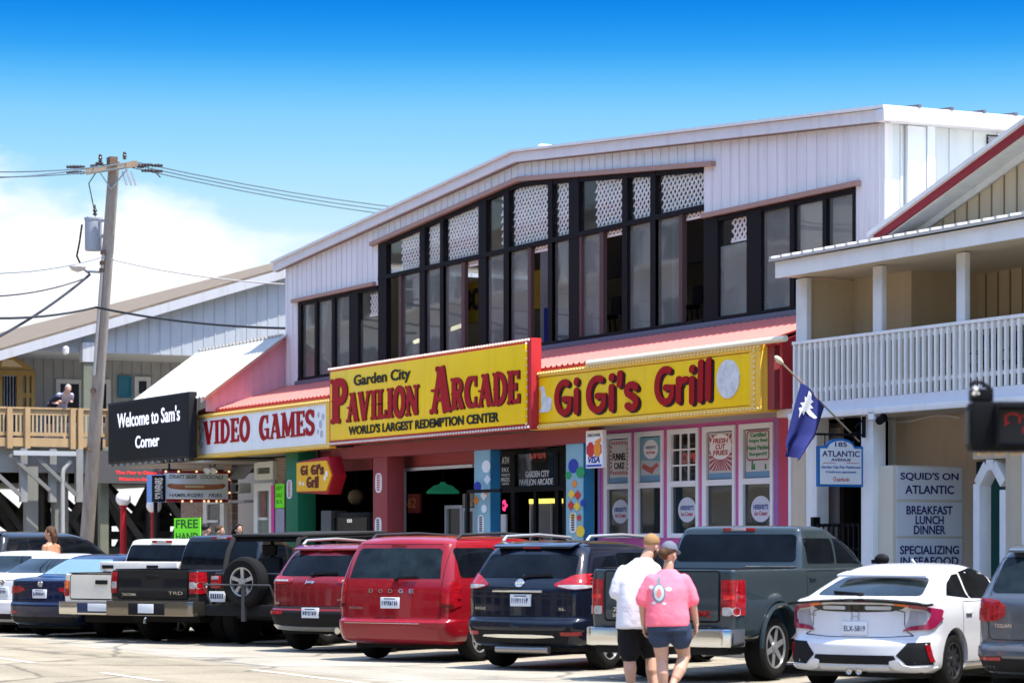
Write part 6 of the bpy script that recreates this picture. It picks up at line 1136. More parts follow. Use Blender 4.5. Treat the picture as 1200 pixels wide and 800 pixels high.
cglass = mat('car_glass', (.004, .006, .009), .03, spec=.12, var=.7, vs=2.2); cglass_l = mat('car_glass_light', (.010, .016, .018), .03, spec=.2, var=.9, vs=2.6); lens_r = mat('red_lens', (.30, .005, .010), .08, coat=.8, var=.5, vs=5, stretch=(1.5, 1.5, 9)); lens_w = mat('clear_lens', (.36, .35, .34), .12, coat=.5, var=.3, vs=16); lens_o = mat('amber_lens', (.75, .16, .02), .1, coat=.5); plate_m = mat('plate_white', (.62, .64, .66), .45); ink = mat('plate_ink', (.05, .06, .12), .6); gap = mat('seam_black', (.006, .006, .006), .9)  # glass colour noise painted in for uneven reflections and seat shapes
def paintm(name, c, rough=.22, metal=.0): return mat('paint_'+name, c, rough, metal, coat=.65, var=.06, vs=1.6, spec=.15)
def wheel(parent, x, y, r, wd, rim, sp=5, side=1):
    a = Vector((side, 0, 0)); w = MB(); w.lathe([(r*.60, -wd), (r*.86, -wd), (r*.97, -wd*.86), (r, -wd*.6), (r, -wd*.4), (r*.97, -wd*.1), (r*.9, -.005), (r*.82, .005), (r*.66, -.004), (r*.62, -.02)], (x, y, r), a, 32)
    o = w.build('wheel', rubber, parent, smooth=True, local=True)
    w = MB(); w.lathe([(r*.64, -.02), (r*.62, -.01), (r*.58, -.035), (r*.56, -.09), (.0, -.10)], (x, y, r), a, 28); w.build('rim_well', under, o, smooth=True, local=True)
    w = MB(); w.lathe([(r*.645, -.03), (r*.645, .0), (r*.60, .002), (r*.585, -.03)], (x, y, r), a, 28, False)
    for i in range(sp):
        an = 2*pi*i/sp+.3; d = Vector((0, cos(an), sin(an))); p = Vector((0, -sin(an), cos(an))); c = Vector((x, y, r))
        w.prism([c+a*-.02+d*r*.10+p*r*.10, c+a*-.02+d*r*.10-p*r*.10, c+a*-.012+d*r*.61-p*r*.075, c+a*-.012+d*r*.61+p*r*.075], a*-.03)
    w.lathe([(r*.16, -.04), (r*.16, -.008), (r*.08, .0), (0, .0)], (x, y, r), a, 14); w.build('rim', rim, o, smooth=True, local=True); return o
def wheels(t, ys, hw, r, rim, sp=5, wd=.23):
    for y in ys:
        for sd in (1, -1): wheel(t, sd*(hw-.03), y, r, wd, rim, sp, sd)
def at_px(px, s, rear_shift=0):
    tt = F/s; d = (px-600)/F; return (tt*(-C_+d*S_), tt*(S_+d*C_), .008)
YAW = radians(32)
def vehicle(name, label, cat, px, s, yaw=YAW): return thing(name, label, cat, at_px(px, s), yaw, group='vehicles parked nose in along the kerb')
def lbox(parent, name, m, x0, x1, y0, y1, z0, z1, bev=.012): w = MB(); w.box(x0, x1, y0, y1, z0, z1); return w.build(name, m, parent, local=True, bevel=bev)
def plate(t, sk, x, z, wd=.31, h=.155, txt=None, y=None, frame_m=None, dark=False):
    c, n = sk.hit('rear', x, z) if y is None else (Vector((x, y, z)), None); yy = min(c.y, sk.hit('rear', x, z+h*.45)[0].y if y is None else 9, sk.hit('rear', x, z-h*.45)[0].y if y is None else 9)-.012
    o = lbox(t, 'licence_plate', plate_m, x-wd/2, x+wd/2, yy, yy+.03, z-h/2, z+h/2, .006)
    if txt: text(txt, wd*.84, h*.42, frame((x, yy-.001, z-.005), (1, 0, 0), (0, 0, 1)), ink, 'lettering', o, .003, .01, local=True)
    else:
        w = MB()
        i = x-wd*.42; rp_ = random.Random(round(x*100+z*991+wmx(t).translation.x*7))
        while i < x+wd*.36: q = wd*rp_.uniform(.05, .10); w.box(i, i+q*.45, yy-.003, yy-.0005, z-h*.24, z+h*.2); w.box(i+q*.45, i+q, yy-.003, yy-.0005, z+h*rp_.uniform(-.24, .05), z+h*rp_.uniform(.06, .2)); i += q+wd*.035
        w.box(x-wd*.3, x+wd*.3, yy-.003, yy-.0005, z+h*.31, z+h*.41)
        w.build('lettering', ink, o, local=True)
    return o
def badge_text(t, sk, s_, x, z, wd, h, m=chrome, bold=.01):
    c, n = sk.hit('rear', x, z); up = Vector((0, 0, 1)); u = up-n*up.dot(n); r = u.cross(n); M4 = frame(c+n*.002, r, u); return text(s_, wd, h, M4, m, 'badge', t, .006, bold, local=True)
def emblem(t, sk, x, z, r, m=chrome):
    c, n = sk.hit('rear', x, z); w = MB(); w.lathe([(r*.75, 0), (r*.75, .008), (r*.8, .012), (r*.95, .012), (r, .008), (r, -.01)], c, n, 18); w.box(c.x-r*.9, c.x+r*.9, c.y-.016, c.y-.004, c.z-r*.18, c.z+r*.18); return w.build('emblem', m, t, smooth=True, local=True)
def mir(p): return [(-x, y) for x, y in p][::-1]
def both(sk, view, poly, name, m, t, **k): a = sk.patch(view, poly, name, m, t, **k); b = sk.patch(view, mir(poly), name, m, t, **k) if view in ('rear', 'front', 'top') else sk.patch('left' if view == 'right' else 'right', poly, name, m, t, **k); return a, b
def seam(sk, view, poly, name, m, t, wd=.008, off=.002):
    """the dark shut line of a panel"""
    mb = MB(); n = len(poly); q = []
    for i in range(n):
        a, b = Vector(poly[i]), Vector(poly[(i+1) % n]); k = max(1, int((b-a).length/.06)); q += [a+(b-a)*j/k for j in range(k)]
    P = [sk.hit(view, p.x, p.y) for p in q]
    for i in range(len(P)):
        (a, n1), (b, n2) = P[i], P[(i+1) % len(P)]
        if (a-b).length > .3 or (a-b).length < 1e-4: continue
        d = (b-a).normalized(); s1 = d.cross(n1)*wd/2; mb.add([a+n1*off-s1, b+n2*off-s1, b+n2*off+s1, a+n1*off+s1], [(0, 1, 2, 3)])
    return mb.build(name, m, t, local=True)
def doors(sk, t, ys, z0, z1, handle_m, hz):
    for a, b in zip(ys[:-1], ys[1:]):
        for v in ('right', 'left'):
            sx = 1 if v == 'right' else -1; d = seam(sk, v, rrect(a+.008, b-.008, z0, z1, .06), 'door', gap, t); c, n = sk.hit(v, a+.16, hz); w = MB(); w.box(c.x-.012, c.x+.022, a+.08, a+.25, hz-.012, hz+.012) if sx > 0 else w.box(c.x-.022, c.x+.012, a+.08, a+.25, hz-.012, hz+.012); w.build('handle', handle_m, d, local=True, bevel=.006)
def mirrors(t, x, y, z, m):
    for s_ in (1, -1):
        w = MB(); w.ball((s_*(x+.10), y, z-.03), .105, 14, 8, (1.0, .55, .72)); w.bar((s_*(x-.04), y+.02, z-.06), (s_*(x+.08), y, z-.05), .06, .05); w.build('mirror', m, t, smooth=True, local=True)
def rails(t, x, y0, y1, z, m, r=.022):
    for s_ in (1, -1): w = MB(); w.tube([(s_*x, y0, z-.06), (s_*x, y0+.08, z), (s_*x*1.01, (y0+y1)/2, z+.025), (s_*x, y1-.1, z-.01), (s_*x, y1, z-.07)], r, 8); w.build('roof_rail', m, t, smooth=True, local=True)
def wiper(t, sk, x0, z0, x1, z1):
    a, b = sk.hit('rear', x0, z0)[0], sk.hit('rear', x1, z1)[0]; w = MB(); w.bar(a+Vector((0, -.03, .01)), b+Vector((0, -.03, .01)), .022, .03); w.ball(a+Vector((0, -.015, 0)), .035, 8, 6); w.build('wiper', blackp, t, local=True)
def side_glass(sk, t, quads, m=cglass):
    for q in quads: both(sk, 'right', q, 'side_window', m, t, off=.004, skirt=.01)
def lights(sk, t, poly, m=lens_r, name='tail_light', off=.012): return both(sk, 'rear', poly, name, m, t, off=off, skirt=.03, step=.018)
def windscreen(sk, t, poly): sk.patch('front', poly, 'windscreen', cglass, t, off=.004, step=.09, skirt=.01)
def head_lamps(sk, t, poly): both(sk, 'front', poly, 'headlight', lens_w, t, off=.008, step=.06); 
# ---------------------------------------------------------------- red minivan
def minivan():
    P = paintm('red', (.23, .005, .011)); t = vehicle('minivan', 'bright red minivan parked between the dark red and black SUVs', 'minivan', 453, 84.5)
    sk = Skin([(.24, .25, 4.9, .84, .2, .05), (.30, .08, 5.0, .95, .22, .06), (.42, .02, 5.1, .985, .24, .07), (.54, .0, 5.13, .99, .24, .07), (.575, .02, 5.12, .99, .24, .07), (.60, .075, 5.1, .985, .2, .07), (.80, .085, 5.02, .995, .2, .07), (1.0, .10, 4.7, .985, .2, .07), (1.08, .115, 4.4, .975, .19, .07), (1.14, .13, 4.2, .965, .18, .07), (1.35, .20, 3.85, .915, .17, .07), (1.56, .30, 3.45, .85, .15, .07), (1.65, .33, 3.2, .80, .15, .08), (1.715, .42, 2.9, .70, .2, .1), (1.745, .62, 2.6, .5, .2, .1), (1.755, .95, 2.2, .2, .1, .02)])
    body_mesh(sk, 'body', P, t, (.95, 4.0), .385)
    seam(sk, 'rear', rrect(-.80, .80, .60, 1.63, .06), 'tailgate_seam', gap, t)
    sk.patch('rear', [(-.76, 1.16), (.76, 1.16), (.70, 1.54), (.64, 1.575), (-.64, 1.575), (-.70, 1.54)], 'rear_window', cglass_l, t, off=.004)
    lights(sk, t, chaikin([(.80, .76), (.99, .72), (1.0, 1.0), (.98, 1.11), (.80, 1.11)], 1)); both(sk, 'rear', [(.81, .765), (.95, .745), (.95, .80), (.81, .81)], 'reverse_lamp', mat('smoky_lens', (.08, .01, .01), .1), t, off=.016, step=.018)
    for i, ch in enumerate('DODGE'): badge_text(t, sk, ch, -.34+.17*i, .985, .075, .055, bold=.02)
    badge_text(t, sk, 'GRAND CARAVAN', -.6, .745, .26, .03); plate(t, sk, 0, .82, frame_m=chrome); lbox(t, 'bumper_strip', chrome, -.72, .55, -.012, .02, .535, .545, .004)
    wiper(t, sk, .08, 1.15, .42, 1.17); lbox(t, 'high_brake_light', lens_r, -.12, .12, .30, .36, 1.60, 1.625, .005)
    side_glass(sk, t, [rrect(.42, 1.45, 1.17, 1.58, .07), rrect(1.52, 2.6, 1.16, 1.6, .06), [(2.68, 1.16), (3.75, 1.14), (3.35, 1.54), (3.2, 1.58), (2.68, 1.6)]]); doors(sk, t, (1.5, 2.62, 3.7), .4, 1.13, P, 1.02)
    wheels(t, (.95, 4.0), .97, .34, alloy); mirrors(t, .97, 3.62, 1.16, P); rails(t, .72, .7, 3.0, 1.76, mat('black_rail', (.03, .03, .03), .4)); windscreen(sk, t, [(-.8, 1.16), (.8, 1.16), (.66, 1.58), (-.66, 1.58)]); head_lamps(sk, t, [(.55, .75), (.93, .78), (.93, .92), (.55, .88)]); lbox(t, 'grille', blackp, -.5, .5, 5.06, 5.14, .55, .80); lbox(t, 'underbody', under, -.8, .8, .4, 4.8, .18, .28)
# ---------------------------------------------------------------- SUVs
def suv(name, label, px, s, P, hw, h, L, belt, bump, tyre, rim, wrange, details, base=.25, rail=None, glass=cglass, arch=.05, splr=True):
    t = vehicle(name, label, 'SUV', px, s); b = belt
    sk = Skin([(base, .22, L-.2, hw*.86, .2, .05), (base+.06, .09, L-.1, hw*.95, .26, .07), (base+.2, .02, L-.02, hw*.985, .28, .09), (bump-.1, .0, L, hw, .28, .09), (bump-.02, .015, L, hw, .28, .09), (bump+.03, .08, L-.02, hw*.995, .25, .09), (b-.22, .085, L-.12, hw, .25, .09), (b-.10, .10, L-.35, hw*.995, .24, .09), (b-.04, .12, L-.8, hw*.985, .23, .09), (b, .15, L-1.05, hw*.965, .22, .09), (b+(h-b)*.35, .28, L-1.4, hw*.90, .2, .09), (b+(h-b)*.70, .42, L-1.75, hw*.82, .18, .09), (h-.10, .47, L-2.0, hw*.765, .18, .09), (h-.04, .55, L-2.3, hw*.66, .2, .1), (h-.012, .75, L-2.6, hw*.48, .2, .1), (h, 1.1, L-3.0, hw*.2, .1, .02)])
    body_mesh(sk, 'body', P, t, wrange, tyre+arch)
    wheels(t, wrange, hw, tyre, rim); lbox(t, 'underbody', under, -hw*.82, hw*.82, .35, L-.3, base-.05, base+.04)
    y0 = .62; ym = (wrange[0]+wrange[1])/2
    side_glass(sk, t, [[(y0+.02, b+.08), (1.22, b+.04), (1.22, h-.2), (1.0, h-.22)], rrect(1.28, 2.2, b+.03, h-.17, .05), [(2.26, b+.03), (L-1.25, b+.02), (L-1.72, h-.2), (2.26, h-.17)]], glass)
    doors(sk, t, (1.27, 2.23, 3.25), base+.12, b, P, b-.12); mirrors(t, hw*.98, L-1.45, b+.04, P)
    windscreen(sk, t, [(-hw*.82, b+.04), (hw*.82, b+.04), (hw*.68, h-.17), (-hw*.68, h-.17)]); head_lamps(sk, t, [(hw*.5, b-.36), (hw*.92, b-.34), (hw*.92, b-.2), (hw*.5, b-.25)]); lbox(t, 'grille', blackp, -hw*.42, hw*.42, L-.1, L+.015, b-.45, b-.22)
    if splr: w = MB(); w.prism([(-hw*.66, .43, h-.08), (hw*.66, .43, h-.08), (hw*.68, .66, h-.02), (-hw*.68, .66, h-.02)], (0, 0, -.03)); w.build('spoiler', P, t, local=True, bevel=.02); lbox(t, 'high_brake_light', lens_r, -.13, .13, .415, .44, h-.112, h-.095, .004)
    if rail: rails(t, hw*.70, .75, L-2.1, h+.045, rail)
    details(t, sk, hw, h, b); return t
def d_rogue(t, sk, hw, h, b):
    seam(sk, 'rear', rrect(-.74, .74, .70, 1.5, .08), 'tailgate_seam', gap, t)
    sk.patch('rear', rpoly([(-.74, 1.20), (.74, 1.20), (.68, 1.50), (-.68, 1.50)], .07), 'rear_window', cglass, t)
    lights(sk, t, chaikin([(.46, 1.10), (.72, 1.04), (.93, 1.06), (.96, 1.17), (.90, 1.26), (.72, 1.24), (.60, 1.17)], 2)); lights(sk, t, chaikin([(.50, 1.10), (.74, 1.05), (.92, 1.07), (.90, 1.11), (.72, 1.11)], 1), lens_w, 'reverse_lamp', .016)
    lbox(t, 'chrome_strip', chrome, -.38, .38, .055, .09, 1.015, 1.045, .008); emblem(t, sk, 0, 1.13, .065); plate(t, sk, .04, .91); badge_text(t, sk, 'ROGUE', -.62, .80, .2, .035); badge_text(t, sk, 'SL', .62, .80, .09, .035); wiper(t, sk, .04, 1.21, .44, 1.23)
    sk.patch('rear', [(-.70, .36), (.70, .36), (.78, .60), (.66, .52), (-.66, .52), (-.78, .60)], 'lower_bumper', blackp, t); sk.patch('rear', chaikin([(-.56, .43), (.56, .43), (.50, .475), (-.50, .475)], 1), 'skid_strip', chrome, t, off=.02); both(sk, 'rear', rrect(.62, .86, .46, .51, .015), 'reflector', lens_r, t, off=.012)
    w = MB(); w.tube([(-.35, .12, .27), (.45, .12, .27)], .05, 10); w.build('exhaust', mat('exhaust_steel', (.3, .28, .26), .35, metal=.9), t, smooth=True, local=True)
def d_cherokee(t, sk, hw, h, b):
    seam(sk, 'rear', rrect(-.76, .76, .70, 1.48, .08), 'tailgate_seam', gap, t)
    sk.patch('rear', rpoly([(-.72, 1.15), (.72, 1.15), (.66, 1.46), (-.66, 1.46)], .07), 'rear_window', cglass, t); lights(sk, t, chaikin([(.42, 1.04), (.88, 1.02), (.93, 1.10), (.88, 1.15), (.44, 1.13)], 1)); lights(sk, t, rrect(.5, .8, 1.065, 1.09, .01), lens_w, 'reverse_lamp', .016)
    badge_text(t, sk, 'Jeep', -.06, 1.06, .17, .06); badge_text(t, sk, '4x4', -.72, .74, .1, .05); badge_text(t, sk, 'LIMITED', .55, .80, .22, .025); sk.patch('rear', [(-.90, .34), (.90, .34), (.92, .66), (.62, .69), (-.62, .69), (-.92, .66)], 'lower_bumper', blackp, t, off=.008); plate(t, sk, .02, .60); both(sk, 'rear', rrect(.55, .84, .57, .62, .015), 'reflector', lens_r, t, off=.018); sk.patch('rear', chaikin([(-.86, .37), (-.5, .335), (.5, .335), (.86, .37), (.82, .43), (.5, .39), (-.5, .39), (-.82, .43)], 1), 'skid_strip', mat('silver_trim', (.5, .48, .44), .3, metal=.7), t, off=.02)
    wiper(t, sk, -.05, 1.17, .40, 1.19)
    w = MB(); w.lathe([(.05, 0), (.05, -.1)], (.55, .06, .34), (0, 1, 0), 12); w.build('exhaust', chrome, t, local=True)
def d_tiguan(t, sk, hw, h, b):
    seam(sk, 'rear', rrect(-.72, .72, .62, 1.5, .08), 'tailgate_seam', gap, t)
    sk.patch('rear', rpoly([(-.72, 1.12), (.72, 1.12), (.66, 1.5), (-.66, 1.5)], .07), 'rear_window', cglass_l, t); lights(sk, t, chaikin([(.52, .83), (.9, .80), (.93, 1.0), (.86, 1.07), (.52, 1.03)], 1)); badge_text(t, sk, 'TIGUAN', -.54, .77, .22, .04); plate(t, sk, 0, .88); emblem(t, sk, 0, 1.05, .07); sk.patch('rear', rrect(-.86, .86, .50, .55, .01), 'crease_shade', mat('crease_dark', (.07, .075, .085), .3), t); sk.patch('rear', [(-.88, .28), (.88, .28), (.9, .42), (-.9, .42)], 'lower_bumper', blackp, t); both(sk, 'rear', rrect(.55, .86, .40, .44, .01), 'reflector', lens_r, t, off=.014); wiper(t, sk, 0, 1.13, .4, 1.15)  # darker strip painted on as the shade of the bumper crease
def d_plain(t, sk, hw, h, b):
    sk.patch('rear', rpoly([(-.80, b+.06), (.80, b+.06), (.74, h-.16), (-.74, h-.16)], .07), 'rear_window', cglass, t); lights(sk, t, rrect(hw*.84, hw*.99, .85, b+.05, .03)); plate(t, sk, 0, b-.25); seam(sk, 'rear', rrect(-.82, .82, .7, h-.1, .08), 'tailgate_seam', gap, t)
silver_rail = mat('silver_rail', (.62, .61, .60), .3, metal=.7)
minivan()
suv('suv', 'black SUV with silver roof rails between red minivan and grey pickup', 603, 90.5, paintm('blue_black', (.006, .008, .016), .15), .92, 1.69, 4.68, 1.16, .66, .36, alloy, (.95, 3.65), d_rogue, .3, silver_rail)
suv('suv', 'dark maroon SUV right of the open topped jeep', 362, 78, paintm('maroon', (.16, .006, .010)), .93, 1.64, 4.62, 1.13, .66, .36, alloy, (.9, 3.6), d_cherokee, .32, silver_rail)
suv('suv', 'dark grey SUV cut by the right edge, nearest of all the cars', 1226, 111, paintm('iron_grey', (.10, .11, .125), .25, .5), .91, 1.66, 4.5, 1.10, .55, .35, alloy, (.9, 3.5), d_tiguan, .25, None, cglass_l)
suv('suv', 'long black SUV at the left edge behind the white saloons', -52, 57, paintm('black', (.008, .009, .011), .15), 1.02, 1.88, 5.4, 1.25, .75, .39, alloy, (1.1, 4.2), d_plain, .35, None)
# ---------------------------------------------------------------- pickups
def pickup(name, label, px, s, P, hw, h, L, rail_z, cab0, tyre, rim, wy, details, base=.48, hood=None, tyre_w=.26):
    t = vehicle(name, label, 'pickup truck', px, s); hood = hood or rail_z-.02
    sk = Skin([(base, .10, L-.25, hw*.90, .10, .01), (base+.08, .07, L-.1, hw*.97, .10, .015), (rail_z*.62, .06, L-.02, hw, .09, .015), (rail_z*.80, .06, L, hw*.995, .09, .015), (rail_z-.08, .065, L-.06, hw*.985, .08, .015), (rail_z-.015, .07, L-.15, hw*.97, .07, .015), (rail_z, .085, L-.3, hw*.95, .06, .01)], fc=.3, taper=.03)
    body_mesh(sk, 'body', P, t, wy, tyre+.09, cuts=[(-hw*.84, hw*.84, .14, cab0-.06, base+.18, rail_z+.4)])
    ck = Skin([(rail_z-.05, cab0-.02, L-1.5, hw*.955, .12, .03), (rail_z+.03, cab0, L-1.62, hw*.945, .12, .03), (rail_z+(h-rail_z)*.5, cab0+.07, L-2.0, hw*.905, .10, .03), (h-.12, cab0+.14, L-2.35, hw*.855, .09, .03), (h-.045, cab0+.165, L-2.5, hw*.82, .09, .035), (h-.012, cab0+.23, max(L-2.65, cab0+.8), hw*.73, .10, .04), (h, cab0+.34, max(L-2.8, cab0+.75), hw*.5, .1, .03)])
    cb = body_mesh(ck, 'cab', P, t); tt_ = h-rail_z
    ck.patch('rear', rpoly([(-hw*.84, rail_z+.08), (hw*.84, rail_z+.08), (hw*.79, h-.11), (-hw*.79, h-.11)], .07), 'rear_window', cglass, t, off=.004); w = MB()
    lbox(t, 'high_brake_light', lens_r, -.22, .22, cab0+.14, cab0+.24, h-.075, h-.03, .008); lbox(t, 'cargo_lamp', lens_w, -.1, .1, cab0+.132, cab0+.2, h-.07, h-.035, .006)
    y1 = L-1.75; md_ = cab0+(y1-cab0)*.45
    side_glass(ck, t, [rrect(cab0+.18, md_-.05, rail_z+.06, h-.16, .05), [(md_+.02, rail_z+.06), (y1+.02, rail_z+.05), (y1-.42, h-.2), (md_+.02, h-.16)]]); doors(sk, t, (cab0+.04, md_, y1+.25), base+.12, rail_z-.03, P, rail_z-.12); mirrors(t, hw*.98, y1-.12, rail_z+.13, blackp)
    windscreen(ck, t, [(-hw*.8, rail_z+.06), (hw*.8, rail_z+.06), (hw*.68, h-.17), (-hw*.68, h-.17)]); head_lamps(sk, t, [(hw*.6, rail_z-.35), (hw*.95, rail_z-.35), (hw*.95, rail_z-.14), (hw*.6, rail_z-.14)]); lbox(t, 'grille', chrome, -hw*.5, hw*.5, L-.09, L+.03, rail_z-.5, rail_z-.15)
    wheels(t, wy, hw-.02, tyre, rim, 6, tyre_w); lbox(t, 'underbody', under, -hw*.75, hw*.75, .4, L-.3, base-.14, base+.02); w = MB(); w.tube([(-hw+.1, wy[0], tyre), (hw-.1, wy[0], tyre)], .06, 8); w.ball((0, wy[0], tyre), .17, 12, 8); w.build('rear_axle', under, t, smooth=True, local=True)
    for s_ in (1, -1): lbox(t, 'bed_rail_cap', blackp, s_*hw*.84-.04, s_*hw*.84+.06*1, .12, cab0-.1, rail_z+.001, rail_z+.02, .006)
    details(t, sk, hw, rail_z, base); return t
def tailgate(t, sk, P, x, z0, z1, hz):
    tg = sk.patch('rear', rrect(-x, x, z0, z1, .03), 'tailgate', P, t, off=.014, step=.08); lbox(tg, 'handle', blackp, -.13, .13, .028, .06, hz-.035, hz+.035, .008); seam(sk, 'rear', rrect(-x-.012, x+.012, z0-.012, z1+.01, .03), 'tailgate_seam', gap, t, .02, .006); return tg
Pg = paintm('teal_grey', (.030, .043, .050), .2, .15)
def d_gmc(t, sk, hw, rz, base):
    tailgate(t, sk, Pg, .76, .74, rz-.03, 1.2); lights(sk, t, rrect(.80, 1.0, .80, 1.22, .02)); both(sk, 'rear', rrect(.815, .99, .80, .90, .02), 'reverse_lamp', lens_w, t, off=.016); both(sk, 'rear', rrect(.83, .96, .99, 1.04, .01), 'lamp_insert', mat('bright_red_lens', (.6, .02, .02), .1, coat=1), t, off=.016)
    w = MB(); w.prism([(x, y, .43) for x, y in ((-1.01, .28), (-.99, -.02), (-.90, -.10), (.90, -.10), (.99, -.02), (1.01, .28), (.9, .28), (.88, .02), (-.88, .02), (-.9, .28))], (0, 0, .22)); w.build('bumper', chrome, t, local=True, bevel=.03); lbox(t, 'step_pad', blackp, -.7, .7, -.095, .03, .652, .67, .006); lbox(t, 'valance', blackp, -.86, .86, 0, .12, .34, .428)
    c = text('GMC', .24, .075, frame((.56, .044, .82), (1, 0, 0), (0, 0, 1)), lens_r, 'badge', t, .012, .02, local=True); text('Z71', .13, .05, frame((-.58, .044, .86), (1, 0, 0), (0, 0, 1)), chrome, 'badge', t, .008, .02, local=True); text('SIERRA', .18, .04, frame((-.56, .044, .79), (1, 0, 0), (0, 0, 1)), chrome, 'badge', t, .008, .02, local=True)
    o = lbox(t, 'licence_plate', plate_m, -.15, .15, -.115, -.102, .46, .60, .004)
    w = MB(); w.tube([(.55, .1, .36), (.62, .9, .36)], .045, 10); w.build('exhaust', mat('exhaust_steel', (.3, .28, .26), .35, metal=.9), t, local=True); w = MB(); w.bar((0, -.16, .36), (0, .4, .36), .07, .07); w.build('hitch', under, t, local=True); lbox(t, 'bed_edge', chrome, .2, hw*.9, 1.85, 1.88, rz+.01, rz+.03, .003)
    for y, r_ in ((1.22, .5),):
        for s_ in (1, -1):
            w = MB(); pts = [(s_*(hw+.004), y+r_*cos(a)*1.02, .40+r_*sin(a)*1.02) for a in [pi*i/16 for i in range(17)]]; w.tube(pts, .03, 6); w.build('arch_lip', Pg, t, smooth=True, local=True)
pickup('pickup_truck', 'teal grey full size pickup with chrome bumper behind the couple', 772, 98.8, Pg, 1.0, 1.87, 5.85, 1.34, 1.92, .40, alloy, (1.2, 4.75), d_gmc)
Pt = paintm('magnetic_grey', (.012, .013, .015), .2, .2); bz = mat('bronze_chrome', (.22, .20, .17), .18, metal=.9)
def d_taco(t, sk, hw, rz, base):
    tailgate(t, sk, Pt, .72, .74, rz-.02, 1.09); lights(sk, t, rrect(.76, .95, .82, 1.17, .02)); both(sk, 'rear', rrect(.77, .94, .90, 1.01, .02), 'reverse_lamp', lens_w, t, off=.016)
    w = MB(); w.prism([(x, y, .45) for x, y in ((-.95, .25), (-.93, -.02), (-.84, -.1), (.84, -.1), (.93, -.02), (.95, .25), (.85, .25), (.82, .02), (-.82, .02), (-.85, .25))], (0, 0, .25)); w.build('bumper', bz, t, local=True, bevel=.03); lbox(t, 'plate_recess', blackp, -.38, .38, -.108, -.09, .47, .66, .01); o = lbox(t, 'licence_plate', plate_m, -.16, .16, -.125, -.11, .50, .65, .004)
    text('TACOMA', .3, .045, frame((-.48, .044, .80), (1, 0, 0), (0, 0, 1)), chrome, 'badge', t, .008, .02, local=True); text('TRD', .3, .05, frame((.5, .044, .83), (1, 0, 0), (0, 0, 1)), chrome, 'badge', t, .008, .0, local=True)
    w = MB(); w.tube([(0, -.1, .42), (0, -.13, .40), (0, -.14, .33)], .025, 8); w.build('hitch', chrome, t, local=True)
pickup('pickup_truck', 'charcoal pickup between the beige pickup and the open topped jeep', 176, 71.5, Pt, .95, 1.78, 5.4, 1.20, 1.75, .40, steel_d, (1.1, 4.3), d_taco)
Pw = paintm('beige_white', (.62, .57, .48), .3)
def d_white(t, sk, hw, rz, base):
    tailgate(t, sk, Pw, .70, .70, rz-.02, .98); lights(sk, t, rrect(.74, .89, .74, 1.0, .02)); both(sk, 'rear', rrect(.75, .885, .86, 1.0, .02), 'turn_lamp', lens_o, t, off=.016); w = MB(); w.prism([(x, y, .43) for x, y in ((-.92, .25), (-.9, -.03), (-.82, -.1), (.82, -.1), (.9, -.03), (.92, .25), (.82, .25), (.8, .02), (-.8, .02), (-.82, .25))], (0, 0, .22)); w.build('bumper', chrome, t, local=True, bevel=.025); lbox(t, 'plate_recess', mat('recess_blue', (.03, .04, .09), .4), -.42, .42, -.106, -.09, .46, .63, .008); lbox(t, 'licence_plate', plate_m, -.17, .3, -.12, -.107, .49, .62, .004)
tk = pickup('pickup_truck', 'pale beige pickup with chrome bumper and a tool box across the bed', 117, 69, Pw, .90, 1.72, 5.1, 1.12, 1.5, .37, alloy, (1.1, 4.1), d_white, .42)
M4 = wmx(tk); w = MB(); w.box(-.86, .86, 1.0, 1.42, 1.15, 1.32); w.v = [tuple(M4 @ Vector(v)) for v in w.v]; o = tag(w.build('tool_box', mat('white_box', (.66, .63, .58), .4), bevel=.015), 'long white tool box across the bed of the beige pickup', 'tool box'); w = MB(); w.box(-.8, -.55, .988, .999, 1.2, 1.26); w.box(.2, .45, .988, .999, 1.2, 1.26); w.v = [tuple(M4 @ Vector(v)) for v in w.v]; w.build('latch', blackp, o)
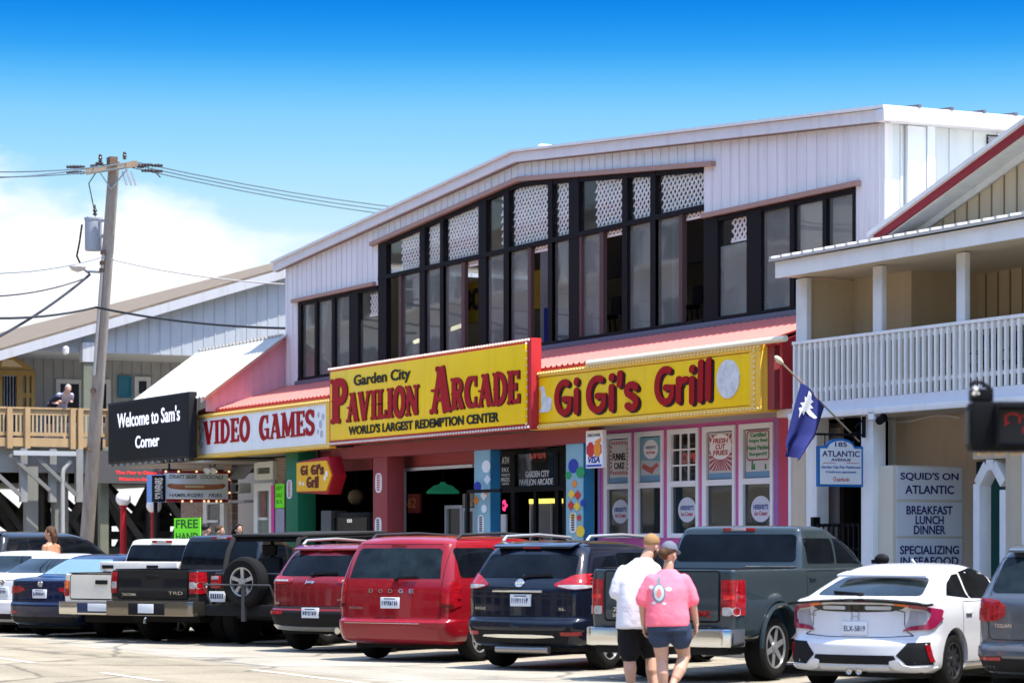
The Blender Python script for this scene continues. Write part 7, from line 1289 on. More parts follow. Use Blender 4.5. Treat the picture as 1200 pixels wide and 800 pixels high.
# ---------------------------------------------------------------- open topped jeep
def jeep():
    P = paintm('black_olive', (.014, .014, .013), .3); t = vehicle('off_road_jeep', 'black open topped jeep with a big spare wheel on its tail', 'jeep', 293, 73.3); hw = .80
    sk = Skin([(.50, .06, 4.1, .74, .08, .01), (.56, .03, 4.15, .78, .08, .01), (.9, .03, 4.15, .79, .07, .01), (1.14, .03, 4.1, .785, .06, .01), (1.17, .045, 4.05, .77, .05, .01)], fc=.1, fb=.03, taper=.08)
    body_mesh(sk, 'body', P, t, (), .4, cuts=[(-.68, .68, .15, 2.75, .65, 1.4)]); cloth = mat('soft_top', (.022, .021, .02), .8, bump=.15, bs=50)
    for y in (.85, 3.75):
        for s_ in (1, -1): w = MB(); w.yz([(y-.58, .62), (y-.42, .98), (y+.42, .98), (y+.62, .62), (y+.55, .62), (y+.38, .90), (y-.38, .90), (y-.5, .62)], s_*.78, s_*.95); w.build('fender_flare', blackp, t, local=True, bevel=.02)
    for y in (.85, 3.75):
        for sd in (1, -1): wheel(t, sd*.93, y, .42, .28, alloy, 5, sd)
    w = MB(); w.prism([(-.70, .42, 1.74), (.70, .42, 1.74), (.70, 2.85, 1.80), (-.70, 2.85, 1.80)], (0, 0, .05)); w.build('soft_roof', cloth, t, local=True, bevel=.025)
    for s_ in (1, -1):
        w = MB(); w.tube([(s_*.68, .20, 1.15), (s_*.67, .30, 1.5), (s_*.66, .42, 1.70), (s_*.66, .6, 1.74)], .045, 8); w.build('rear_pillar', cloth, t, smooth=True, local=True); w = MB(); w.tube([(s_*.66, 1.45, 1.1), (s_*.65, 1.45, 1.72)], .035, 8); w.tube([(s_*.66, .55, 1.72), (s_*.66, 2.8, 1.76)], .035, 8); w.build('roll_bar', blackp, t, smooth=True, local=True); w = MB(); w.bar((s_*.72, 3.0, 1.15), (s_*.68, 2.72, 1.78), .07, .06); w.build('screen_pillar', P, t, local=True)
    w = MB(); w.prism([(-.68, 2.99, 1.18), (.68, 2.99, 1.18), (.64, 2.74, 1.74), (-.64, 2.74, 1.74)], (0, .01, 0)); w.build('windscreen', glassmat('jeep_glass', (.6, .65, .65), .05, .8), t, local=True); w = MB(); w.tube([(-.66, 1.45, 1.70), (.66, 1.45, 1.70)], .035, 8); w.tube([(-.66, .5, 1.70), (.66, .5, 1.70)], .03, 8); w.build('roll_bar', blackp, t, smooth=True, local=True)
    for x in (-.36, .36):
        for y in (1.9, .95): lbox(t, 'seat_back', mat('seat_dark', (.03, .03, .03), .8), x-.22, x+.22, y, y+.14, .8, 1.42, .05); lbox(t, 'head_rest', mat('seat_dark', (.03, .03, .03), .8), x-.13, x+.13, y+.01, y+.11, 1.44, 1.62, .04)
    a = Vector((0, -1, 0)); w = MB(); r = .40; w.lathe([(r*.55, .02), (r*.6, .22), (r*.85, .23), (r*.96, .20), (r, .14), (r, .06), (r*.96, 0), (r*.7, -.02)], (.02, -.04, 1.03), a, 32); sp_ = w.build('spare_wheel', rubber, t, smooth=True, local=True); w = MB(); c = Vector((.02, -.04, 1.03)); w.lathe([(r*.52, .15), (0, .13)], c, a, 28); w.build('rim_well', under, sp_, local=True, smooth=True); w = MB(); w.lathe([(r*.60, .195), (r*.58, .21), (r*.53, .205), (r*.52, .15)], c, a, 28, False)
    for i in range(5):
        an = 2*pi*i/5+.5*pi; d = Vector((cos(an), 0, sin(an))); p = Vector((-sin(an), 0, cos(an))); w.prism([c+a*.19+d*.03+p*.022, c+a*.19+d*.03-p*.022, c+a*.20+d*r*.55-p*.034, c+a*.20+d*r*.55+p*.034], a*-.05)
    w.lathe([(.07, .14), (.07, .2), (0, .21)], c, a, 14); w.build('rim', alloy, sp_, smooth=True, local=True)
    w = MB(); w.bar((.06, -.24, .40), (.06, -.24, 1.0), .06, .06); w.tube([(-.70, -.3, .98), (.62, -.3, .98)], .014, 6); w.tube([(-.70, -.3, .98), (-.70, -.05, .55)], .014, 6); w.tube([(.62, -.3, .98), (.62, -.05, .55)], .014, 6); w.build('carrier_rack', mat('rack_grey', (.06, .06, .065), .35), t, local=True)
    lbox(t, 'bumper', blackp, -.82, .82, -.12, .05, .48, .66, .02)
    for s_ in (1, -1): lbox(t, 'tail_light', lens_r, s_*.70-.09, s_*.70+.09, -.015, .04, .92, 1.12, .012); lbox(t, 'reverse_lamp', lens_w, s_*.70-.07, s_*.70+.07, -.02, -.014, 1.06, 1.11, .004)
    o = lbox(t, 'licence_plate', plate_m, -.80, -.48, -.04, -.02, .70, .87, .004); w = MB()
    for i in range(6): w.box(-.77+i*.045, -.74+i*.045, -.044, -.0405, .75, .83)
    w.build('lettering', ink, o, local=True); lbox(t, 'underbody', under, -.5, .5, .3, 3.9, .42, .52); doors(sk, t, (1.4, 2.1, 2.9), .6, 1.12, blackp, 1.02); mirrors(t, .80, 2.85, 1.25, blackp)
    w = MB(); w.tube([(-.8, .85, .42), (.8, .85, .42)], .05, 8); w.build('axle', under, t, local=True); lbox(t, 'grille', P, -.45, .45, 4.11, 4.2, .65, 1.1); 
    for s_ in (1, -1): w = MB(); w.lathe([(.1, 0), (.1, .05), (.08, .06)], (s_*.55, 4.1, .92), (0, 1, 0), 16); w.build('headlight', lens_w, t, local=True)
jeep()
# ---------------------------------------------------------------- white hatchback
def hatch():
    P = paintm('pearl_white', (.62, .62, .64), .2); t = vehicle('hatchback', 'white hatchback with black rear spoiler and red C shaped tail lights', 'hatchback', 998, 104.5); hw = .90
    sk = Skin([(.20, .22, 4.2, .78, .2, .05), (.27, .06, 4.35, .88, .26, .07), (.36, .01, 4.42, .895, .28, .10), (.50, .0, 4.45, .90, .28, .12), (.56, .03, 4.44, .90, .27, .12), (.62, .085, 4.40, .90, .26, .12), (.80, .095, 4.2, .905, .26, .12), (.92, .10, 3.9, .895, .26, .12), (.985, .08, 3.6, .88, .24, .13), (1.01, .12, 3.45, .86, .22, .13), (1.04, .30, 3.3, .82, .2, .10), (1.12, .52, 3.1, .765, .18, .08), (1.24, .86, 2.85, .70, .17, .07), (1.33, 1.12, 2.6, .64, .17, .07), (1.385, 1.36, 2.4, .54, .17, .06), (1.41, 1.6, 2.2, .38, .15, .05), (1.42, 1.85, 2.05, .1, .05, .01)])
    body_mesh(sk, 'body', P, t, (.85, 3.55), .36); bl = mat('gloss_black', (.008, .008, .009), .12, coat=.6)
    sk.patch('rear', rpoly([(-.66, 1.055), (.66, 1.055), (.54, 1.255), (-.54, 1.255)], .07), 'rear_window', cglass_l, t, step=.04); w = MB(); w.prism([(-.56, .80, 1.262), (.56, .80, 1.262), (.52, .98, 1.305), (-.52, .98, 1.305)], (0, 0, .03)); w.build('upper_spoiler', P, t, local=True, bevel=.012)
    w = MB(); n = 12; a = [(-.86+1.72*i/n, .05+.10*(abs(-1+2*i/n))**2, 1.02-.045*(abs(-1+2*i/n))**2) for i in range(n+1)]
    for p, q in zip(a[:-1], a[1:]): w.prism([(p[0], p[1]-.02, p[2]), (q[0], q[1]-.02, q[2]), (q[0], q[1]+.14, q[2]+.01), (p[0], p[1]+.14, p[2]+.01)], (0, 0, -.028))
    w.build('spoiler', bl, t, local=True)
    sk.patch('rear', chaikin([(-.60, .965), (.60, .965), (.50, .895), (.2, .88), (-.2, .88), (-.50, .895)], 1), 'garnish', bl, t, off=.006); both(sk, 'rear', rrect(.12, .42, .905, .95, .02), 'garnish_window', mat('dim_white', (.45, .46, .46), .3), t, off=.012)
    C1 = [(.56, .985), (.72, .965), (.90, .91), (.915, .85), (.86, .72), (.82, .69), (.54, .67), (.60, .72), (.78, .745), (.83, .86), (.78, .90), (.60, .93)]
    both(sk, 'rear', [(.62, .90), (.78, .88), (.80, .80), (.74, .745), (.56, .70), (.60, .80)], 'reverse_lamp', mat('grey_lens', (.30, .29, .33), .1, coat=1), t, off=.012, step=.03); lights(sk, t, C1, mat('c_lens', (.25, .01, .05), .08, coat=1), off=.02); both(sk, 'rear', [(.44, .965), (.60, .94), (.60, .975), (.46, .99)], 'turn_lamp', lens_o, t, off=.02)
    badge_text(t, sk, 'H', 0, .83, .10, .085, m=mat('badge_grey', (.35, .36, .38), .3), bold=.0); badge_text(t, sk, 'CIVIC', -.60, .845, .16, .03); o = plate(t, sk, 0, .70, .31, .15, 'ELX-5819')
    seam(sk, 'rear', chaikin([(-.70, .60), (.70, .60), (.56, .68), (.56, .95), (-.56, .95), (-.56, .68)], 1), 'tailgate_seam', gap, t, .01)
    for sg_ in (1, -1):
        f_ = (lambda p: p) if sg_ > 0 else mir
        sk.patch('rear', f_([(.50, .40), (.62, .54), (.84, .55), (.86, .30), (.62, .29)]), 'side_vent', blackp, t, off=.006); sk.patch('rear', f_([(.80, .52), (.84, .52), (.87, .33), (.84, .33)]), 'reflector', lens_r, t, off=.014); sk.patch('rear', f_(chaikin([(.40, .33), (.52, .36), (.60, .28), (.88, .29), (.88, .24), (.50, .23)], 1)), 'bumper_lip', P, t, off=.022)
    sk.patch('rear', [(-.52, .30), (.52, .30), (.48, .40), (-.48, .40)], 'lower_grille', blackp, t, off=.006); sk.patch('rear', rrect(-.42, .42, .245, .285, .01), 'diffuser_lip', P, t, off=.02); w = MB()
    for x in (-.06, .06): w.lathe([(.03, .05), (.038, .0), (.04, .15)], (x, .05, .215), (0, 1, 0), 14)
    w.build('exhaust', chrome, t, smooth=True, local=True); wiper(t, sk, -.05, 1.065, -.42, 1.085)
    side_glass(sk, t, [[(.80, 1.06), (1.35, 1.02), (1.42, 1.30), (1.25, 1.29), (1.0, 1.20)], [(1.40, 1.02), (2.25, 1.0), (2.25, 1.34), (1.9, 1.36), (1.48, 1.32)], [(2.30, 1.0), (3.0, .99), (2.6, 1.25), (2.30, 1.33)]]); doors(sk, t, (1.05, 2.27, 3.2), .3, .99, P, .86); mirrors(t, .9, 2.85, 1.02, P); windscreen(sk, t, [(-.66, 1.07), (.66, 1.07), (.5, 1.33), (-.5, 1.33)]); head_lamps(sk, t, [(.4, .65), (.85, .66), (.85, .76), (.4, .72)]); lbox(t, 'grille', bl, -.4, .4, 4.36, 4.46, .5, .7)
    wheels(t, (.85, 3.55), .90, .325, steel_d, 10); lbox(t, 'underbody', under, -.72, .72, .3, 4.1, .14, .24); w = MB(); w.tube([(0, 1.75, 1.415), (0, 1.68, 1.46)], .012, 6); w.build('aerial', P, t, local=True)
hatch()
# ---------------------------------------------------------------- saloons
def saloon(name, label, px, s, P, h=1.45, L=4.65, hw=.89, hatch_=False, rim=alloy, light=None):
    t = vehicle(name, label, 'saloon car', px, s)
    sk = Skin([(.20, .22, L-.2, .78, .2, .05), (.28, .06, L-.08, .86, .26, .08), (.42, .0, L, .885, .28, .10), (.56, .0, L, .89, .28, .10), (.62, .04, L-.02, .89, .27, .10), (.80, .06, L-.2, .89, .26, .10), (.93, .07, L-.5, .88, .25, .10), (.99, .09, L-.9, .865, .23, .10), (1.02, .20, L-1.2, .84, .2, .09), (1.045, .62, L-1.35, .80, .2, .07), (1.10, .82, L-1.5, .765, .18, .06), (1.24, 1.10, L-1.75, .69, .17, .06), (h-.1, 1.34, L-2.0, .63, .17, .06), (h-.04, 1.5, L-2.2, .54, .17, .05), (h-.01, 1.75, L-2.4, .38, .15, .04), (h, 2.0, L-2.6, .1, .05, .01)])
    body_mesh(sk, 'body', P, t, (.98, L-1.0), .36); sk.patch('rear', rpoly([(-.66, 1.09), (.66, 1.09), (.55, h-.10), (-.55, h-.10)], .07), 'rear_window', light or cglass_l, t, step=.05)
    lights(sk, t, chaikin([(.38, .80), (.86, .74), (.89, .84), (.86, .90), (.42, .88)], 1)); plate(t, sk, 0, .76); emblem(t, sk, 0, .93, .055); seam(sk, 'rear', rrect(-.60, .60, .62, .97, .05), 'boot_seam', gap, t); sk.patch('rear', [(-.7, .26), (.7, .26), (.74, .36), (-.74, .36)], 'lower_bumper', blackp, t); both(sk, 'rear', rrect(.55, .82, .42, .46, .01), 'reflector', lens_r, t, off=.012)
    side_glass(sk, t, [[(1.0, 1.08), (1.5, 1.05), (1.55, h-.13), (1.38, h-.15)], [(1.56, 1.05), (2.3, 1.03), (2.3, h-.1), (1.62, h-.12)], [(2.36, 1.03), (L-1.55, 1.02), (L-2.0, h-.17), (2.36, h-.1)]]); doors(sk, t, (1.3, 2.33, 3.3), .3, 1.01, P, .9); mirrors(t, .88, L-1.75, 1.05, P); windscreen(sk, t, [(-.68, 1.1), (.68, 1.1), (.54, h-.1), (-.54, h-.1)]); head_lamps(sk, t, [(.4, .64), (.84, .66), (.84, .78), (.4, .74)]); lbox(t, 'grille', blackp, -.4, .4, L-.1, L+.01, .5, .72)
    wheels(t, (.98, L-1.0), .885, .32, rim); lbox(t, 'underbody', under, -.72, .72, .3, L-.3, .15, .24); return t
saloon('saloon_car', 'dark blue saloon between the white saloon and the beige pickup', 44, 67.3, paintm('deep_blue', (.003, .007, .03), .15), light=mat('pale_car_glass', (.12, .2, .26), .03))
saloon('saloon_car', 'white saloon immediately left of the dark blue saloon', 0, 64.5, paintm('white', (.66, .66, .68), .2))
saloon('saloon_car', 'white saloon cut by the left edge, roof above its white neighbour', -48, 63.5, paintm('white2', (.74, .75, .76), .22), 1.5)
saloon('saloon_car', 'dark saloon behind the blue one, under the lamp posts', 148, 56.5, paintm('black', (.008, .009, .011), .15), 1.46)
# ================================================================ the other side of the street, mirrored in the windows and paintwork
def block(name, label, x0, x1, y0, y1, h, wall_m, roof_m, nx, nz):
    t = thing(name, label, 'building', ((x0+x1)/2, y1, 0)); w = MB(); w.box(x0, x1, y0, y1, 0, h); w.build('wall', wall_m, t); w = MB(); w.box(x0-.4, x1+.4, y0-.4, y1+.5, h, h+.5); w.build('roof', roof_m, t)
    for k in range(nz):
        z = h*(k+.3)/nz
        w = MB(); w.box(x0+.5, x1-.5, y1+.01, y1+1.2, z-.55, z-.4); w.build('balcony', mat('pale_balcony', (.55, .52, .46), .8), t)
        for i in range(nx): a = x0+(x1-x0)*(i+.2)/nx; w = MB(); w.box(a, a+(x1-x0)*.6/nx, y1+.005, y1+.04, z-.3, z+h/nz*.42); w.build('window', mat('dark_window', (.02, .022, .025), .1), t)
sand_w = mat('beige_stucco', (.42, .37, .29), .85, var=.1); shd = mat('dark_roof', (.09, .08, .075), .8); gryw = mat('pale_stucco', (.6, .58, .55), .85, var=.1)
block('beach_hotel', 'beige beach hotel with long balconies across the street from the arcade', -92, -34, -26, -13, 13, sand_w, shd, 14, 4)
block('beach_hotel', 'pale taller beach hotel across the street beyond the beige one', -175, -97, -28, -13, 17, gryw, shd, 18, 5)
block('beach_house', 'low beige beach house behind the camera', -30, 4, -24, -12, 9, sand_w, shd, 6, 3)
# ================================================================ people: one continuous remeshed body each, clothes as closed shells over it
def limb(mb, pts, rads, n=12, sq=None):
    """tapered rounded limb"""
    pts = [Vector(p) for p in pts]; d0 = (pts[0]-pts[1]).normalized(); d1 = (pts[-1]-pts[-2]).normalized()
    P = [pts[0]+d0*rads[0]*.7]+pts+[pts[-1]+d1*rads[-1]*.7]; R = [rads[0]*.6]+list(rads)+[rads[-1]*.6]
    mb.tube(P, R, n)
def loft(mb, rows, n=20):
    """rows: (x, y, z, half width, half depth)"""
    k0 = len(mb.v)
    for x, y, z, a, b in rows: mb.v += [(x+a*math.copysign(abs(cos(2*pi*j/n))**.85, cos(2*pi*j/n)), y+b*math.copysign(abs(sin(2*pi*j/n))**.85, sin(2*pi*j/n)), z) for j in range(n)]
    for i in range(len(rows)-1):
        for j in range(n): a = k0+i*n; mb.f.append((a+j, a+(j+1) % n, a+n+(j+1) % n, a+n+j))
    mb.f.append(tuple(range(k0, k0+n))[::-1]); e = k0+(len(rows)-1)*n; mb.f.append(tuple(range(e, e+n)))
def fuse(mb, name, m, parent, vox=.012, smooth=4, fold=0):
    o = mb.build(name, m, parent, smooth=True, local=True); r = o.modifiers.new('fuse', 'REMESH'); r.mode = 'VOXEL'; r.voxel_size = vox; s = o.modifiers.new('relax', 'SMOOTH'); s.factor = .5; s.iterations = smooth
    if fold:
        tx = bpy.data.textures.new('folds', 'CLOUDS'); tx.noise_scale = .11; d = o.modifiers.new('folds', 'DISPLACE'); d.texture = tx; d.strength = fold; d.mid_level = .5
    dg = bpy.context.evaluated_depsgraph_get(); me = bpy.data.meshes.new_from_object(o.evaluated_get(dg)); o.modifiers.clear(); o.data = me
    for p in me.polygons: p.use_smooth = True
    return o
skin = mat('skin', (.50, .28, .19), .5, var=.06, vs=12, spec=.35); skin2 = mat('tanned_skin', (.42, .20, .11), .45, var=.08, vs=10, spec=.4); hairb = mat('brown_hair', (.07, .035, .018), .6, bump=.6, bs=70); hairs = mat('sandy_hair', (.30, .17, .075), .7, bump=.6, bs=90); hairg = mat('grey_hair', (.4, .38, .36), .7, bump=.5, bs=80); hairk = mat('black_hair', (.012, .01, .01), .5, bump=.5, bs=80)
def hand(mb, wrist, d, side, inw, s=1.0):
    """palm, four bent fingers and a thumb hanging from a wrist; d points along the arm, side towards the thumb"""
    d, side = Vector(d).normalized(), Vector(side).normalized(); side = (side-d*side.dot(d)).normalized(); nrm = Vector(inw); nrm = (nrm-d*nrm.dot(d)-side*nrm.dot(side)).normalized(); w = Vector(wrist)
    for k in (-1, -.33, .33, 1): limb(mb, [w+side*k*.02*s, w+d*.085*s+side*k*.030*s+nrm*.004], [.019*s, .014*s], 8)
    for k, L in ((1, .068), (.36, .078), (-.3, .073), (-.95, .058)):
        b = w+d*.088*s+side*k*.031*s+nrm*.006; m_ = b+(d*.9+nrm*.35).normalized()*L*.55*s; e = m_+(d*.55+nrm*.8).normalized()*L*.5*s; limb(mb, [b, m_, e], [.0095*s, .009*s, .0075*s], 8)
    b = w+d*.03*s+side*.03*s; m_ = b+(d*.6+side*.6+nrm*.25).normalized()*.045*s; limb(mb, [b, m_, m_+(d*.9+nrm*.4).normalized()*.035*s], [.014*s, .011*s, .009*s], 8)
def head(mb, c, yaw, pitch=0, roll=0, s=1.0, beard=False):
    """skull, jaw, nose, ears, brows and lips round the head centre c; faces local +y turned by yaw"""
    R = Matrix.Rotation(yaw, 4, 'Z') @ Matrix.Rotation(roll, 4, 'Y') @ Matrix.Rotation(pitch, 4, 'X'); c = Vector(c); T = lambda x, y, z: c+(R @ Vector((x, y, z)))*s
    def bl(x, y, z, r, sc=(1, 1, 1), n=14, m=10):
        b = MB(); b.ball((0, 0, 0), r, n, m, sc); k = len(mb.v); mb.v += [tuple(T(v[0]+x, v[1]+y, v[2]+z)) for v in b.v]; mb.f += [tuple(i+k for i in f) for f in b.f]
    bl(0, -.012, .03, .098, (.80, 1.0, .92)); bl(0, .02, -.045, .070, (.86, .92, 1.0)); bl(0, .045, -.085, .035, (1, .9, .8)); bl(0, .095, -.02, .017, (.8, 1, 1.1)); bl(0, .085, .005, .012, (.8, 1, 2)); bl(0, .082, -.062, .02, (1.2, .5, .45))
    for sx in (1, -1): bl(sx*.079, -.005, -.012, .026, (.35, .75, 1.15)); bl(sx*.032, .075, .022, .018, (1.3, .6, .5)); bl(sx*.045, .06, -.02, .022, (1, .8, 1))
    return T
def eyes(t, T):
    for sx in (1, -1):
        w = MB(); w.ball(tuple(T(sx*.032, .079, .006)), .012, 10, 8); w.build('eye', mat('eye_white', (.6, .58, .55), .2), t, smooth=True, local=True)
        w = MB(); w.ball(tuple(T(sx*.032, .088, .006)), .006, 8, 6); w.build('pupil', blk, t, smooth=True, local=True)
def person(label, px, s, yaw, z0=.008, group=None):
    p = at_px(px, s); return thing('person', label, 'person', (p[0], p[1], z0), yaw, group)
WALK = radians(58)+radians(8)     # heading of the couple: away from the camera, a little towards the shops
def on_mesh(o):
    sk = Skin.__new__(Skin); me = o.data; sk.bvh = BVHTree.FromPolygons([v.co.copy() for v in me.vertices], [tuple(p.vertices) for p in me.polygons]); sk.L = 1; return sk
def foot(mb, ank, fwd=1, s=1.0, pitch=0):
    a = Vector(ank); d = Vector((0, cos(pitch), -sin(pitch)))*fwd; dn = Vector((0, -sin(pitch), -cos(pitch))); limb(mb, [a+dn*.045-d*.04, a+dn*.055+d*.07, a+dn*.065+d*.15], [.042*s, .042*s, .032*s], 10)
def hair_shell(t, T, m, long=0, bun=None, part=.0):
    w = MB(); b = MB(); b.ball((0, 0, 0), .1035, 18, 12, (.84, 1.02, .95)); k = len(w.v)
    for x, y, z in b.v:      # keep the face and neck clear
        f = max(0, y-.03)*1.2; w.v.append(tuple(T(x, y-.018-f*.35, z+.036+(f*.55 if z < .05 else 0)+(max(0, -.005-.06*min(1, max(0, (-y-.01)/.06))-z)*.85 if not long else 0))))
    w.f += b.f
    if long:
        for sx in (-.06, 0, .06): limb(w, [T(sx, -.06, .02), T(sx*1.1, -.085, -.06), T(sx*1.05, -.07, -long)], [.05, .05, .03], 10)
    if bun: c = T(*bun); w.ball(tuple(c), .055, 12, 8); w.ball(tuple(c+Vector((.02, .01, -.035))), .04, 10, 7)
    return fuse(w, 'hair', m, t, .011, 3)
# ---- man in the white T-shirt, head bowed towards the woman
def man():
    t = person('person in a white T-shirt and black shorts walking away, head bowed', 747, 109, radians(65)); b = MB()
    loft(b, [(0, 0, .80, .17, .14), (0, 0, .95, .19, .16), (0, 0, 1.1, .195, .16), (.02, .01, 1.28, .20, .135), (.04, .02, 1.40, .17, .10), (.07, .03, 1.47, .08, .075)]); limb(b, [(.08, .03, 1.45), (.125, .05, 1.55)], [.068, .062])
    T = head(b, (.155, .075, 1.622), -.75, -.40, .12)
    for pts, r in (([(-.10, 0, .86), (-.085, .03, .50), (-.07, -.02, .10)], [.105, .07, .042]), ([(.10, 0, .86), (.15, .16, .50), (.19, .02, .12)], [.105, .07, .042])): limb(b, pts, r); 
    for p, y0 in (((-.085, .015, .42), 0), ((.158, .10, .40), 0)): limb(b, [p, (p[0]+.005, p[1]-.03, p[2]-.12), (p[0]+.012, p[1]-.03, p[2]-.26)], [.066, .07, .048])
    foot(b, (-.07, -.02, .09)); foot(b, (.19, .02, .11), pitch=.3)
    for pts in ([(-.15, 0, 1.345), (-.205, .0, 1.12), (-.09, .24, 1.10)], [(.175, 0, 1.36), (.24, .10, 1.12), (.10, .30, 1.12)]): limb(b, pts, [.058, .048, .034])
    hand(b, (-.09, .24, 1.10), (.7, .5, .1), (0, .3, 1), (.3, -.3, -.8)); hand(b, (.10, .30, 1.12), (-.8, .3, .1), (0, .3, 1), (.3, -.3, -.8)); fuse(b, 'body', skin, t, .0065, 3); eyes(t, T)
    s = MB(); loft(s, [(-.003, 0, .735, .232, .185), (0, 0, .86, .228, .188), (0, 0, 1.05, .222, .182), (.012, .005, 1.25, .226, .162), (.035, .015, 1.38, .205, .125), (.055, .02, 1.455, .125, .095), (.07, .027, 1.495, .085, .082)], 28)
    limb(s, [(-.15, 0, 1.36), (-.20, 0, 1.24), (-.225, .005, 1.11)], [.072, .080, .086]); limb(s, [(.17, 0, 1.38), (.22, .04, 1.25), (.245, .08, 1.12)], [.082, .084, .086]); fuse(s, 't_shirt', mat('white_cotton', (.70, .69, .73), .9, bump=.5, bs=9, var=.05, vs=6), t, .012, 14, .010)
    s = MB(); loft(s, [(0, 0, .74, .20, .165), (0, 0, .90, .20, .165)]); limb(s, [(-.095, 0, .80), (-.09, .015, .62), (-.085, .01, .46)], [.125, .125, .115]); limb(s, [(.095, 0, .80), (.13, .10, .62), (.15, .14, .47)], [.125, .125, .115]); fuse(s, 'shorts', mat('black_cotton', (.010, .010, .011), .9), t, .012, 4, .016)
    hair_shell(t, T, hairs)
    w = MB(); c = T(0, .06, -.085); w.ball(tuple(c), .05, 12, 8, (1, .8, .9)); w.ball(tuple(T(.055, .03, -.06)), .03, 8, 6); w.ball(tuple(T(-.055, .03, -.06)), .03, 8, 6); fuse(w, 'beard', hairb, t, .009, 3)
    for sx in (-.07, .19): 
        w = MB(); a = .09 if sx < 0 else .11; w.prism([(sx+x, (-.02 if sx < 0 else .02)+y, a-.098+.012) for x, y in chaikin([(-.045, -.08), (.045, -.08), (.05, .08), (.035, .19), (-.035, .19), (-.05, .08)], 2)], (0, 0, .02)); w.build('sandal', blackp, t, local=True)
man()
# ---- woman in the pink T-shirt and grey cap
def woman():
    t = person('person in a pink T-shirt, denim shorts and grey cap walking away', 782, 111, radians(64)); b = MB()
    loft(b, [(.01, 0, .74, .19, .15), (.01, 0, .86, .215, .17), (0, 0, 1.0, .19, .15), (0, 0, 1.18, .20, .14), (0, .01, 1.29, .165, .1), (.01, .02, 1.36, .075, .07)]); limb(b, [(.01, .02, 1.34), (.018, .03, 1.44)], [.056, .052]); T = head(b, (.02, .045, 1.53), -.55, -.18, 0, .95)
    limb(b, [(-.09, 0, .80), (-.055, .03, .45), (-.045, .0, .09)], [.115, .068, .038]); limb(b, [(-.052, .015, .38), (-.05, -.02, .28), (-.046, -.015, .18)], [.064, .066, .05]); foot(b, (-.045, 0, .085), s=.9)
    limb(b, [(.11, 0, .80), (.185, .12, .45), (.05, -.10, .17)], [.118, .070, .038]); limb(b, [(.17, .09, .41), (.125, -.01, .31), (.085, -.06, .23)], [.064, .066, .05]); foot(b, (.05, -.11, .16), s=.9, pitch=.9)
    limb(b, [(.175, 0, 1.25), (.27, 0, 1.02), (.31, .06, .79)], [.058, .044, .030]); limb(b, [(-.175, 0, 1.25), (-.265, 0, 1.02), (-.245, .08, .79)], [.058, .044, .030])
    hand(b, (.31, .06, .79), (.03, .08, -1), (-.2, 1, 0), (-1, 0, 0), .95); hand(b, (-.245, .08, .79), (.02, .1, -1), (.2, 1, 0), (1, 0, 0), .95); fuse(b, 'body', skin, t, .0065, 3); eyes(t, T)
    pinkc = mat('pink_cotton', (.95, .19, .26), .9, bump=.5, bs=9, var=.05, vs=6)
    s = MB(); loft(s, [(.0, 0, .775, .232, .19), (.0, 0, .88, .236, .195), (0, 0, 1.02, .218, .178), (0, 0, 1.17, .222, .165), (0, .008, 1.27, .20, .125), (.008, .015, 1.34, .12, .09), (.012, .02, 1.38, .078, .075)], 28); limb(s, [(.165, 0, 1.275), (.232, 0, 1.15), (.266, .005, 1.04)], [.076, .076, .078]); limb(s, [(-.165, 0, 1.275), (-.232, 0, 1.15), (-.266, .005, 1.04)], [.076, .076, .078]); sh = fuse(s, 't_shirt', pinkc, t, .012, 14, .010)
    sk = on_mesh(sh); slate = mat('print_slate', (.16, .20, .24), .9); pale = mat('print_pale', (.5, .55, .56), .9); ctr = (-.095, 1.13)
    E = lambda rx, rz, ox=0, oz=0: [(ctr[0]+ox+rx*cos(a*pi/10), ctr[1]+oz+rz*sin(a*pi/10)) for a in range(20)]
    p_ = sk.patch('rear', E(.070, .105), 'shell_print', slate, sh, off=.003, step=.02, skirt=.004); sk.patch('rear', E(.052, .082), 'shell_print', pale, sh, off=.005, step=.02, skirt=.004); sk.patch('rear', E(.024, .05), 'shell_print', mat('print_coral', (.7, .22, .2), .9), sh, off=.007, step=.02, skirt=.004)
    for ox, oz, rx, rz in ((0, .135, .022, .032), (.10, .04, .034, .022), (-.08, .06, .022, .02), (.055, -.11, .02, .016), (-.055, -.105, .02, .016)): sk.patch('rear', E(rx, rz, ox, oz), 'shell_print', slate if oz > .1 else pale, sh, off=.003, step=.02, skirt=.004)
    s = MB(); loft(s, [(.01, 0, .72, .222, .178), (.01, 0, .90, .222, .178)]); limb(s, [(-.085, 0, .78), (-.075, .01, .64)], [.135, .125]); limb(s, [(.115, 0, .78), (.15, .04, .64)], [.138, .128]); fuse(s, 'shorts', mat('denim', (.035, .05, .09), .9, bump=.2, bs=80), t, .011, 4, .012)
    hair_shell(t, T, hairb, bun=(-.025, -.105, .0))
    w = MB(); bb = MB(); bb.ball((0, 0, 0), .108, 18, 12, (.86, 1.05, .95)); w.v = [tuple(T(x, y-.005, max(z, -.0)+.055)) for x, y, z in bb.v]; w.f = list(bb.f); br = MB(); k = len(w.v); out = [T(x, y, z) for x, y, z in [(-.07, .07, .062), (-.065, .15, .045), (-.03, .185, .035), (.03, .185, .035), (.065, .15, .045), (.07, .07, .062)]]; w.prism(out, (0, 0, .012)); w.build('cap', mat('grey_cap', (.12, .13, .165), .85), t, smooth=True, local=True)
woman()
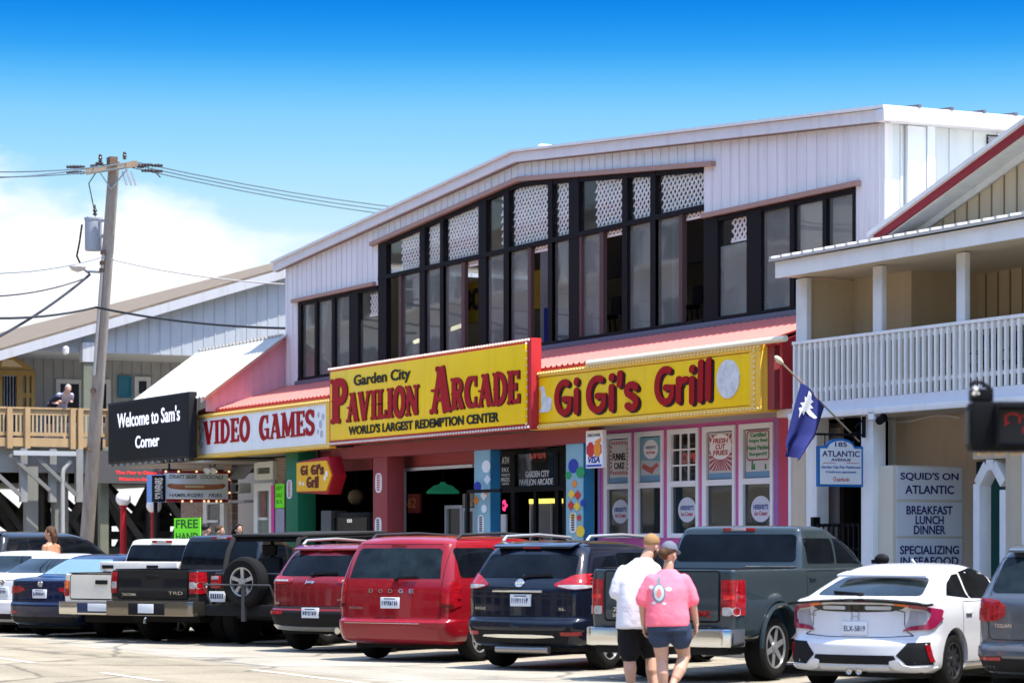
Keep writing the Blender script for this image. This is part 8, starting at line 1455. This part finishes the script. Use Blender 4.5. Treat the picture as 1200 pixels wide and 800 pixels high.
# ---- smaller figures further off
def figure(label, loc, yaw, Hh, top, leg, hair, skin_m=skin, lean=0, turn=0, long=0, group=None, shirtless=False, lp=.0):
    t = thing('person', label, 'person', loc, yaw, group); k = Hh/1.75; b = MB(); L = lambda x, y, z: (x*k, (y+(max(0, z-.9)*lean))*k, (z-max(0, z-.9)*lean*.35)*k); lo = lambda rows: [(*L(x, y, z), a*k, d*k) for x, y, z, a, d in rows]
    loft(b, lo([(0, 0, .82, .15, .11), (0, 0, .92, .165, .125), (0, 0, 1.08, .15, .11), (0, 0, 1.28, .185, .12), (0, .0, 1.42, .16, .085), (0, .0, 1.48, .07, .065)])); limb(b, [L(0, 0, 1.46), L(0, .015, 1.56)], [.055*k, .052*k]); T = head(b, L(0, .03, 1.635), turn, -.1, 0, k)
    for sx in (1, -1):
        limb(b, [L(sx*.09, 0, .86), L(sx*.1, .02+lp*sx, .48), L(sx*.1, -.02+lp*sx*.6, .1)], [.09*k, .06*k, .04*k]); foot(b, L(sx*.1, -.02+lp*sx*.6, .09)); e = L(sx*.25, .03, 1.12); wv = L(sx*.2, .24, 1.12) if lean else L(sx*.25, .12, .88); limb(b, [L(sx*.18, 0, 1.40), e, wv], [.052*k, .042*k, .03*k]); d = Vector(wv)-Vector(e); hand(b, wv, d, (-sx*.4, 1, .2), (-sx, 0, -.3), k*.95)
    fuse(b, 'body', skin_m, t, .0095, 3); eyes(t, T)
    if not shirtless:
        s = MB(); loft(s, lo([(0, 0, .80, .19, .145), (0, 0, .95, .185, .145), (0, 0, 1.1, .175, .135), (0, 0, 1.28, .205, .14), (0, 0, 1.42, .175, .10), (0, 0, 1.50, .08, .075)]))
        for sx in (1, -1): limb(s, [L(sx*.175, 0, 1.40), L(sx*.225, .02, 1.18)], [.07*k, .072*k])
        fuse(s, 'shirt', top, t, .014, 4, .014)
    s = MB(); loft(s, lo([(0, 0, .78, .17, .135), (0, 0, .96, .17, .135)]))
    for sx in (1, -1): limb(s, [L(sx*.09, 0, .84), L(sx*.1, .015+lp*sx*.8, .5)], [.105*k, .1*k])
    fuse(s, 'shorts', leg, t, .014, 3); hair_shell(t, T, hair, long)
    return t
nav = mat('navy_cotton', (.02, .025, .05), .9); lav = mat('lavender_cotton', (.36, .36, .5), .9); pbl = mat('pale_blue_cotton', (.4, .5, .65), .9); kha = mat('khaki_cotton', (.3, .25, .16), .9)
p = at_px(60, 58.5); figure('shirtless person with long brown hair and beard beyond the white saloons', (p[0], p[1], .008), radians(64+62), 1.96, nav, nav, hairb, skin2, turn=.35, long=.17, shirtless=True, lp=.12)
zs = .128
for px, Y, hh, yw, top, hr, lab, lg in ((240.5, 20.75, 1.94, 20, pbl, hairk, 'person in a pale blue top standing at the snack bar beside the FREE poster', 0), (256.5, 21.2, 1.90, -40, nav, hairb, 'person in a dark top standing in front of the white snack bar door', 0), (278.5, 21.4, 1.93, -70, nav, hairk, 'person with long black hair waiting at the snack bar hatch', .2)):
    figure(lab, (X(px, Y), Y, zs), radians(yw), hh, top, kha, hr, long=lg, group='people waiting at the snack bar')
figure('grey haired person in a lavender shirt leaning on the deck railing', (XD-.62, YX(73, XD-.4), zdk), radians(-90), 1.72, lav, kha, hairg, lean=1.05, group='people on the pier deck'); figure('dark haired person in a dark top leaning on the deck railing', (XD-.62, YX(60.5, XD-.4), zdk), radians(-65), 1.62, nav, nav, hairk, lean=1.0, group='people on the pier deck')
